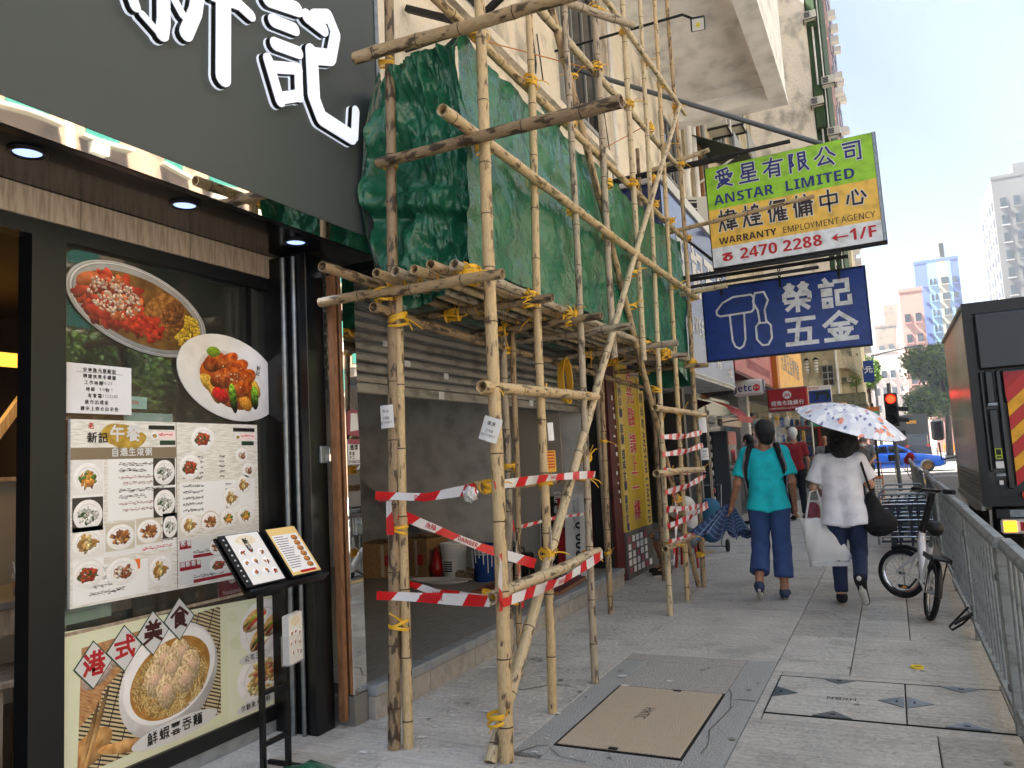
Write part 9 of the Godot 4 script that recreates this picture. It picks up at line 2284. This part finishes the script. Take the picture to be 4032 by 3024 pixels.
func stage_trolleys() -> void:
	var navy: Material = mat("trolley_blue", Color(0.05, 0.09, 0.20), 0.4)
	var words := ["nearest", "middle", "farthest"]
	for k in 3:
		var t := thing("platform_trolley", words[k] + " folded platform trolley standing against the railing", "trolley", V(0.06 + 0.02 * k, 0, -11.2 - 0.55 * k), 0.03 * k, "folded trolleys by the railing")
		t.rotation.x = -0.10 - 0.05 * k
		var w := 0.32 - 0.02 * k; var h := 0.76 + 0.04 * k
		put("handle", MB.new().tube([V(-w, 0.12, 0), V(-w, h - 0.06, 0), V(-w + 0.06, h, 0), V(w - 0.06, h, 0), V(w, h - 0.06, 0), V(w, 0.12, 0)], 0.014, 8), M.steel, t)
		for y in [0.16, 0.22, 0.36, 0.43, 0.56, 0.63]: put("cross_bar", MB.new().boxr(-w + 0.03, w - 0.03, y - 0.014, y + 0.014, 0.03, 0.06), navy, t)
		for x in [-0.16, -0.07, 0.07, 0.16]: put("slat", MB.new().boxr(x - 0.014, x + 0.014, 0.10, 0.68, 0.005, 0.028), navy, t)
		for y in [0.19, 0.40, 0.60]: put("wire_rail", MB.new().tube([V(-w, y, 0.05), V(-w, y + 0.03, 0.12), V(w, y + 0.03, 0.12), V(w, y, 0.05)], 0.008, 6), M.chrome, t)
		for s in [-0.16, 0.16]: put("wheel", MB.new().lathe([V2(0, -0.016), V2(0.055, -0.016), V2(0.06, 0), V2(0.055, 0.016), V2(0, 0.016)], 16, Transform3D(Basis(V(0, 0, 1), PI / 2), V(s, 0.06, 0.06))), M.rubber, t)
		for s in [-0.16, 0.16]: put("strut", MB.new().boxr(s - 0.018, s + 0.018, 0.06, 0.50, 0.062, 0.078), M.black_metal, t)
	var ch := thing("lock_chain", "steel chain hanging down the trolleys", "chain", V(0.1, 0, -11.05))
	for k in 16: put("chain_link", MB.new().lathe([V2(0.012, -0.004), V2(0.017, 0), V2(0.012, 0.004), V2(0.008, 0), V2(0.012, -0.004)], 8, Transform3D(Basis(V(0, 1, 0), PI / 2 * (k % 2)) * Basis(V(1, 0, 0), PI / 2), V(0, 0.74 - 0.034 * k, 0))), M.steel, ch)
	var sk := thing("clear_sacks", "pale green plastic sacks lying behind the trolleys", "sack", V(0.15, 0, -13.6))
	put("sack", flesh([[V(-0.25, 0.25, 0), V(0.1, 0.22, 0), 0.16, 0.2], [V(0.1, 0.45, -0.1), V(0.2, 0.3, -0.1), 0.16, 0.2]], 0.03, 0.06, 0.05), mat("sack_green", Color(0.42, 0.52, 0.46), 0.35), sk)
	# wire cart before the older person, shopping trolley by the scaffold
	var c := thing("wire_cart", "orange wire cart pushed by the older person", "cart", V(-0.5, 0, -20.05))
	var or_: Material = mat("cart_orange", Color(0.75, 0.42, 0.12), 0.5)
	for s in [[-0.24, 0.2], [0.24, 0.2], [-0.24, -0.2], [0.24, -0.2]]:
		put("upright", MB.new().tube([V(s[0], 0.12, s[1]), V(s[0], 0.62, s[1])], 0.014, 6), or_, c)
		put("castor", MB.new().lathe([V2(0, -0.02), V2(0.06, -0.02), V2(0.06, 0.02), V2(0, 0.02)], 12, Transform3D(Basis(V(0, 0, 1), PI / 2), V(s[0], 0.06, s[1]))), M.rubber, c)
	for y in [0.12, 0.62]: put("rail", MB.new().tube([V(-0.24, y, 0.2), V(0.24, y, 0.2), V(0.24, y, -0.2), V(-0.24, y, -0.2), V(-0.24, y, 0.2)], 0.014, 6), or_, c)
	for k in 9: put("wire", MB.new().tube([V(-0.24 + 0.06 * k, 0.12, 0.2), V(-0.24 + 0.06 * k, 0.62, 0.2)], 0.004, 4).tube([V(-0.24, 0.12 + 0.06 * k, 0.2), V(0.24, 0.12 + 0.06 * k, 0.2)], 0.004, 4), M.dark_green, c)
	put("push_bar", MB.new().tube([V(-0.24, 0.62, -0.2), V(-0.22, 0.98, -0.22), V(0.22, 0.98, -0.22), V(0.24, 0.62, -0.2)], 0.014, 6), or_, c)
	var s := thing("shopping_trolley", "two wheeled blue shopping trolley behind the plaid umbrella", "trolley", V(-2.45, 0, -11.4))
	put("bag", flesh([[V(0, 0.30, 0), V(0, 0.62, 0), 0.17, 0.15]], 0.025, 0.03, 0.015), mat("trolley_cloth", Color(0.16, 0.38, 0.52), 0.8), s)
	put("frame", MB.new().tube([V(-0.15, 0.10, 0.12), V(-0.15, 0.95, -0.16), V(0.15, 0.95, -0.16), V(0.15, 0.10, 0.12)], 0.011, 6).tube([V(-0.2, 0.08, 0.0), V(0.2, 0.08, 0.0)], 0.01, 6), M.steel, s)
	for x in [-0.21, 0.21]: put("wheel", MB.new().lathe([V2(0.03, -0.015), V2(0.085, -0.018), V2(0.09, 0), V2(0.085, 0.018), V2(0.03, 0.015)], 18, Transform3D(Basis(V(0, 0, 1), PI / 2), V(x, 0.09, 0))), M.rubber, s)

func stage_vehicles() -> void:
	# box truck at the kerb
	var t := thing("box_truck", "black backed box truck with steel sides parked beside the railing", "truck", V(0.9, -0.12, -10.6))
	var blk: Material = mat("truck_black", Color(0.055, 0.06, 0.07), 0.35, 0, {"coat": 0.3, "tex": noise_tex("fbm", 0.012, []), "scale": 0.6})
	put("box_body", MB.new().boxr(0.02, 2.18, 0.75, 3.12, -0.03, -3.6), blk, t)
	for k in 24: put("steel_corrugation", MB.new().prism(PackedVector2Array([V2(0, 0), V2(-0.012, 0.02), V2(-0.012, 0.10), V2(0, 0.12)]), 1.95, Transform3D(Basis(V(1, 0, 0), V(0, 0, -1), V(0, 1, 0)), V(0.018, 1.15, -0.12 - 0.142 * k))), mat("polished_side", Color(0.88, 0.89, 0.90), 0.22, 0.9), t)
	for k in 7: put("side_slat", MB.new().boxr(-0.004, 0.018, 0.80 + 0.048 * k, 0.835 + 0.048 * k, -0.1, -3.5), M.window_alu, t)
	put("side_rail", MB.new().boxr(-0.015, 0.02, 3.09, 3.14, -0.03, -3.6).boxr(-0.02, 0.02, 0.70, 0.78, -0.03, -3.6), M.window_alu, t)
	# rear face
	var n := V(0, 0, 1)
	put("rear_frame", MB.new().boxr(0.0, 2.2, 3.02, 3.16, -0.03, 0.03).boxr(0.0, 0.09, 0.75, 3.02, -0.03, 0.03).boxr(2.11, 2.2, 0.75, 3.02, -0.03, 0.03).boxr(0.09, 2.11, 0.75, 0.86, -0.03, 0.03), M.black_paint, t)
	put("tail_lift", MB.new().cbox(V(1.1, 2.68, 0.03), V(1.98, 0.66, 0.10), 0.02), blk, t)
	for q in [[0.10, 0.14, 1.15, 2.33], [0.155, 0.24, 1.95, 2.33], [0.155, 0.25, 1.18, 1.88], [0.265, 0.32, 0.95, 2.33], [0.33, 0.7, 1.95, 2.33]]: put("lift_panel", MB.new().cbox(V((q[0] + q[1]) / 2, (q[2] + q[3]) / 2, 0.035), V(q[1] - q[0], q[3] - q[2], 0.06), 0.012), blk, t)
	for y in [1.10, 1.92]: put("lift_step", MB.new().boxr(0.155, 0.25, y, y + 0.03, 0.03, 0.09), M.steel, t)
	for k in 7:
		var m: Material = M.yellow_paint if k % 2 else mat("hazard_red", Color(0.72, 0.12, 0.10), 0.4)
		var y0 := 0.98 + 0.16 * k
		put("hazard_stripe", MB.new().prism(PackedVector2Array([V2(0.33, y0), V2(0.66, y0 + 0.30), V2(0.66, y0 + 0.455), V2(0.33, y0 + 0.155)]), 0.006, Transform3D(Basis(), V(0.02, 0, 0.068))), m, t)
	put("warning_sticker", MB.new().boxr(0.17, 0.24, 1.30, 1.42, 0.066, 0.069), mat("lime", Color(0.66, 0.74, 0.12), 0.5), t)
	put("warning_mark", MB.new().boxr(0.18, 0.23, 1.345, 1.41, 0.0695, 0.071).boxr(0.18, 0.23, 1.31, 1.33, 0.0695, 0.071), M.ink, t)
	for q in [[0.165, 0.245, 1.19, 1.27], [0.18, 0.22, 1.0, 1.05]]: put("sticker", MB.new().boxr(q[0], q[1], q[2], q[3], 0.066, 0.069), M.paper, t)
	put("red_notice", MB.new().boxr(0.34, 0.9, 2.0, 2.3, 0.066, 0.072), M.red_enamel, t)
	put("red_lamp", MB.new().tube([V(0.40, 0.87, 0.04), V(0.46, 0.87, 0.06)], 0.045, 12), mat("marker_orange", Color(0.85, 0.28, 0.16), 0.4), t)
	put("bumper", MB.new().boxr(0.12, 2.1, 0.62, 0.72, -0.02, 0.05), M.black_paint, t)
	put("tread_plate", MB.new().boxr(0.25, 0.80, 0.63, 0.71, 0.051, 0.058), M.steel, t)
	var tl := put("tail_light", MB.new().cbox(V(0.40, 0.52, 0.0), V(0.50, 0.17, 0.06), 0.02), M.white, t)
	put("brake_glass", MB.new().boxr(0.34, 0.60, 0.47, 0.57, 0.031, 0.037), mat("lamp_red", Color(0.62, 0.05, 0.08), 0.25), tl)
	put("indicator_light", MB.new().boxr(0.18, 0.30, 0.46, 0.58, 0.031, 0.040), mat("indicator_lit", Color(1.0, 0.65, 0.1), 0.3, 0, {"emit": Color(1.0, 0.55, 0.05), "ee": 1.3}), tl)
	put("chassis", MB.new().boxr(0.5, 1.7, 0.45, 0.75, -0.05, -5.0), M.ink, t)
	for q in [[0.3, -0.9], [1.9, -0.9], [0.3, -4.4], [1.9, -4.4]]: put("tyre", MB.new().lathe([V2(0.2, -0.11), V2(0.38, -0.11), V2(0.40, 0), V2(0.38, 0.11), V2(0.2, 0.11), V2(0.15, 0.05), V2(0.0, 0.05)], 24, Transform3D(Basis(V(0, 0, 1), PI / 2), V(q[0], 0.40, q[1]))), M.rubber, t)
	put("cab", MB.new().cbox(V(1.1, 1.35, -4.5), V(2.0, 1.9, 1.6), 0.12), M.white, t)
	put("mirror_arm", MB.new().tube([V(0.1, 1.25, -4.6), V(-0.14, 1.2, -4.7), V(-0.16, 1.5, -4.7)], 0.014, 6), M.black_metal, t)
	put("mirror_housing", MB.new().cbox(V(-0.16, 1.72, -4.7), V(0.20, 0.36, 0.12), 0.04), M.white, t)
	put("mirror_glass", MB.new().boxr(-0.23, -0.09, 1.57, 1.87, -4.638, -4.632), M.glass_dark, t)
	# blue saloon at the crossing, seen from its right side, nose to the right
	car("blue_car", "bright blue saloon car crossing the sunlit junction", V(0.15, -0.12, -43.5), 0.0, mat("car_blue", Color(0.04, 0.22, 0.52), 0.25, 0.2, {"coat": 1.0}), 0)
	car("blue_car", "small far blue car on the sunlit road beyond the junction", V(7.6, -0.12, -100), 1.3, M.car_blue, 0)
	car("black_van", "black van with a tall rear window behind the blue car", V(1.6, -0.12, -62), PI / 2, mat("car_black", Color(0.03, 0.03, 0.035), 0.25, 0.1, {"coat": 1.0}), 1)
	var b := thing("dark_truck", "dark box truck with an orange plate behind the black van", "truck", V(1.4, -0.12, -68))
	put("box_body", MB.new().cbox(V(0, 2.1, -3), V(2.6, 2.9, 6), 0.05), M.truck_black, b)
	put("plate", MB.new().boxr(-0.2, 0.5, 2.85, 3.1, 0.01, 0.04), M.yellow_paint, b)
	for x in [-0.9, 0.9]: put("tyre", MB.new().lathe([V2(0, -0.15), V2(0.45, -0.15), V2(0.45, 0.15), V2(0, 0.15)], 16, Transform3D(Basis(V(0, 0, 1), PI / 2), V(x, 0.45, -1.0))), M.rubber, b)
	put("chassis", MB.new().boxr(-1.0, 1.0, 0.4, 0.66, -0.1, -6), M.ink, b)
	for k in 3:
		var x := thing("road_barrier", ["left", "middle", "right"][k] + "most orange road barrier at the far roadworks", "barrier", V(5.2 + 0.9 * k, -0.12, -92), 0.1 * k, "orange road barriers")
		put("panel", MB.new().cbox(V(0, 0.75, 0), V(0.8, 0.5, 0.06), 0.02), M.cart_orange, x)
		for s in [-0.35, 0.35]: put("foot", MB.new().boxr(s - 0.04, s + 0.04, 0, 0.51, -0.2, 0.2), M.cart_orange, x)
	# parked bicycle at the crossing
	var y := thing("basket_bicycle", "old bicycle with a basket and red bundle at the crossing", "bicycle", V(0.35, 0, -33.0), 0.5)
	wheel(y, V(0, 0.32, 0.5), V(1, 0, 0), 0.32, 0.02, 12); wheel(y, V(0, 0.32, -0.5), V(1, 0, 0.3), 0.32, 0.02, 12)
	put("frame", MB.new().tube([V(0, 0.32, 0.5), V(0, 0.3, 0.05), V(0, 0.75, 0.15), V(0, 0.7, -0.35), V(0, 0.3, 0.05)], 0.016, 6).tube([V(0, 0.32, -0.5), V(0, 0.95, -0.36)], 0.016, 6).tube([V(-0.25, 1.0, -0.3), V(0.25, 1.0, -0.3)], 0.012, 6), M.black_metal, y)
	put("basket", MB.new().boxr(-0.16, 0.16, 0.68, 0.92, -0.5, -0.78), M.dark_steel, y)
	put("bundle", flesh([[V(0, 0.7, 0.35), V(0, 0.85, 0.5), 0.16, 0.14]], 0.03, 0.03, 0.02), M.red_cloth, y)

func car(called: String, label: String, at: Vector3, turn: float, paint: Material, kind: int) -> void:
	# profile along x (nose at +x), drawn across z
	var t := thing(called, label, "car" if kind == 0 else "van", at, turn)
	var low: Array = [[-2.1, 0.35], [-2.15, 0.62], [-2.05, 0.92], [-1.2, 0.98], [0.55, 0.95], [1.2, 0.88], [2.0, 0.72], [2.18, 0.58], [2.15, 0.32], [1.85, 0.22], [-1.9, 0.22]] if kind == 0 else [[-2.2, 0.35], [-2.2, 1.05], [1.3, 1.08], [2.0, 0.95], [2.15, 0.6], [2.1, 0.3], [-2.0, 0.25]]
	var cab: Array = [[-1.55, 0.97], [-0.95, 1.36], [-0.45, 1.43], [0.05, 1.40], [0.95, 0.94]] if kind == 0 else [[-2.18, 1.06], [-2.05, 1.88], [-1.8, 1.95], [0.6, 1.92], [1.35, 1.08]]
	var mk := func(pr: Array, zs: Array) -> MB:
		var P := []
		for q in zs:
			var row := []
			var c := Vector2.ZERO
			for p in pr: c += V2(p[0], p[1]) / pr.size()
			for p in pr + [pr[0]]:
				var v: Vector2 = c + (V2(p[0], p[1]) - c) * q[1]
				row.append(V(v.x, v.y, q[0]))
			P.append(row)
		var m := MB.new().grid(P)
		return m
	put("body", mk.call(low, [[0.84, 0.0], [0.84, 0.93], [0.80, 0.99], [0.0, 1.0], [-0.80, 0.99], [-0.84, 0.93], [-0.84, 0.0]]), paint, t)
	put("cabin", mk.call(cab, [[0.66, 0.0], [0.67, 0.9], [0.60, 1.0], [-0.60, 1.0], [-0.67, 0.9], [-0.66, 0.0]]), paint, t)
	var pane := func(pts: Array, z: float):
		var pl := PackedVector2Array()
		for p in pts: pl.append(V2(p[0], p[1]))
		put("window", MB.new().prism(pl, 0.012, Transform3D(Basis(), V(0, 0, z))), M.glass_dark, t)
	for z in [0.672, -0.684]:
		if kind == 0:
			pane.call([[-1.25, 1.0], [-0.9, 1.28], [-0.42, 1.34], [-0.38, 1.0]], z); pane.call([[-0.3, 1.0], [-0.34, 1.34], [0.02, 1.32], [0.55, 1.0]], z)
		else: pane.call([[-1.9, 1.15], [-1.85, 1.7], [0.5, 1.75], [1.0, 1.15]], z)
	if kind == 0: put("windscreen", MB.new().quad_strip(V(0.10, 1.385, 0.55), V(0.10, 1.385, -0.55), V(0.93, 0.965, -0.62), V(0.93, 0.965, 0.62), 0.012), M.glass_dark, t)
	else: put("rear_window", MB.new().quad_strip(V(-2.16, 1.2, 0.55), V(-2.16, 1.2, -0.55), V(-2.08, 1.8, -0.5), V(-2.08, 1.8, 0.5), -0.03), M.glass_dark, t)
	for x in [-1.3, 1.33]:
		for s in [-1, 1]:
			var xf := Transform3D(Basis(V(1, 0, 0), PI / 2), V(x, 0.31, s * 0.78))
			var w := put("tyre", MB.new().lathe([V2(0.19, -0.1), V2(0.30, -0.1), V2(0.32, 0), V2(0.30, 0.1), V2(0.19, 0.1)], 24, xf), M.rubber, t)
			put("rim", MB.new().lathe([V2(0, -0.09), V2(0.04, -0.09), V2(0.2, -0.075)], 20, xf).lathe([V2(0, 0.09), V2(0.04, 0.09), V2(0.2, 0.075)], 20, xf), mat("bronze_rim", Color(0.36, 0.27, 0.16), 0.35, 0.7), w)
	for s in [-1, 1]:
		put("headlight", MB.new().cbox(V(2.02, 0.66, s * 0.58), V(0.22, 0.13, 0.34), 0.04), mat("lamp_clear", Color(0.75, 0.78, 0.80), 0.15), t)
		put("tail_light", MB.new().cbox(V(-2.13, 0.75 if kind == 0 else 1.1, s * 0.62), V(0.08, 0.15 if kind == 0 else 0.3, 0.28), 0.03), mat("lamp_red", Color(0.62, 0.05, 0.08), 0.25), t)
		put("wing_mirror", MB.new().cbox(V(0.62, 1.0, s * 0.82), V(0.14, 0.12, 0.2), 0.03), paint, t)
	put("number_plate", MB.new().boxr(2.17, 2.19, 0.38, 0.50, -0.25, 0.25), M.paper, t)
	put("door_trim", MB.new().boxr(-1.0, 1.0, 0.50, 0.54, 0.842, 0.85), M.black_plastic, t)

func stage_signals() -> void:
	var t := thing("traffic_light", "traffic light showing red on a grey pole at the railing end", "traffic light", V(0.12, 0, -25.2))
	put("pole", MB.new().tube([V(0, 0, 0), V(-0.04, 3.15, 0)], [0.06, 0.055], 10), mat("pole_grey", Color(0.34, 0.37, 0.39), 0.5, 0.3), t)
	put("signal_head", MB.new().cbox(V(-0.02, 2.36, 0.14), V(0.36, 0.98, 0.16), 0.03), M.black_paint, t)
	for k in 3:
		var y := 2.67 - 0.31 * k
		put("signal_lamp", MB.new().lathe([V2(0.0, 0.02), V2(0.08, 0.012), V2(0.115, 0.0)], 20, Transform3D(Basis(V(1, 0, 0), PI / 2), V(-0.02, y, 0.222))), mat("signal_red", Color(1, 0.15, 0.05), 0.4, 0, {"emit": Color(1.0, 0.10, 0.03), "ee": 2.2}) if k == 0 else M.ac_dark, t)
		put("visor", MB.new().lathe([V2(0.13, 0.0), V2(0.14, 0.16)], 16, Transform3D(Basis(V(1, 0, 0), PI / 2), V(-0.02, y, 0.222))), M.black_plastic, t)
		if k > 0: put("side_visor", MB.new().box(V(0.28, y, 0.14), V(0.26, 0.12, 0.14), Basis(V(0, 0, 1), -0.15)), M.black_plastic, t)
	put("small_box", MB.new().cbox(V(0.18, 1.60, 0.02), V(0.22, 0.26, 0.14), 0.02), M.black_paint, t)
	var l := thing("street_lamp", "tall grey street lamp with a single arm down the street", "street lamp", V(-0.62, 0, -60))
	put("pole", MB.new().tube([V(0, 0, 0), V(0, 7.6, 0)], [0.11, 0.07], 8), M.pole_grey, l)
	put("arm", MB.new().tube([V(0, 7.5, 0), V(0.6, 7.65, 0), V(2.0, 7.85, 0)], 0.05, 6), M.pole_grey, l)
	put("lamp_head", MB.new().cbox(V(2.5, 7.88, 0), V(1.0, 0.14, 0.3), 0.05), M.pole_grey, l)
	var s := thing("street_sign_post", "dark post with a small orange plate beside the traffic light", "sign post", V(-0.55, 0, -34))
	put("pole", MB.new().tube([V(0, 0, 0), V(0, 3.0, 0)], 0.05, 8), M.dark_steel, s)
	put("plate", MB.new().boxr(-0.22, 0.25, 2.6, 2.85, 0.05, 0.07), mat("cart_orange", Color(0.75, 0.42, 0.12), 0.5), s)
	var fl := thing("flood_light", "square black floodlight on an arm under the balcony", "floodlight", V(-1.55, 6.35, -8.6), 0.2)
	fl.scale = V(0.55, 0.55, 0.55)
	put("housing", MB.new().cbox(V(0, 0, 0), V(0.30, 0.30, 0.06), 0.02, Basis(V(1, 0, 0), 0.9)), M.black_metal, fl)
	put("lens", MB.new().box(V(0, -0.027, 0.02), V(0.24, 0.24, 0.02), Basis(V(1, 0, 0), 0.9)), M.white, fl)
	put("led_chip", MB.new().box(V(0, -0.036, 0.028), V(0.08, 0.08, 0.02), Basis(V(1, 0, 0), 0.9)), mat("led_yellow", Color(0.85, 0.80, 0.25), 0.4), fl)
	put("arm", MB.new().tube([V(0, 0.1, -0.05), V(-0.3, 0.32, -0.1), V(-3.1, 0.1, -0.2)], 0.03, 6), M.black_metal, fl)

func _ready() -> void:
	rng.seed = 7
	build_light()
	build_materials()
	var t0 := Time.get_ticks_msec()
	build_ground()
	print("build_ground ", Time.get_ticks_msec() - t0)
	build_restaurant()
	print("build_restaurant ", Time.get_ticks_msec() - t0)
	build_block()
	print("build_block ", Time.get_ticks_msec() - t0)
	build_scaffold()
	print("build_scaffold ", Time.get_ticks_msec() - t0)
	stage_signs()
	print("stage_signs ", Time.get_ticks_msec() - t0)
	stage_shops()
	print("stage_shops ", Time.get_ticks_msec() - t0)
	stage_city()
	print("stage_city ", Time.get_ticks_msec() - t0)
	stage_people()
	print("stage_people ", Time.get_ticks_msec() - t0)
	stage_fence()
	print("stage_fence ", Time.get_ticks_msec() - t0)
	stage_bike()
	print("stage_bike ", Time.get_ticks_msec() - t0)
	stage_trolleys()
	print("stage_trolleys ", Time.get_ticks_msec() - t0)
	stage_vehicles()
	print("stage_vehicles ", Time.get_ticks_msec() - t0)
	stage_signals()
	print("stage_signals ", Time.get_ticks_msec() - t0)
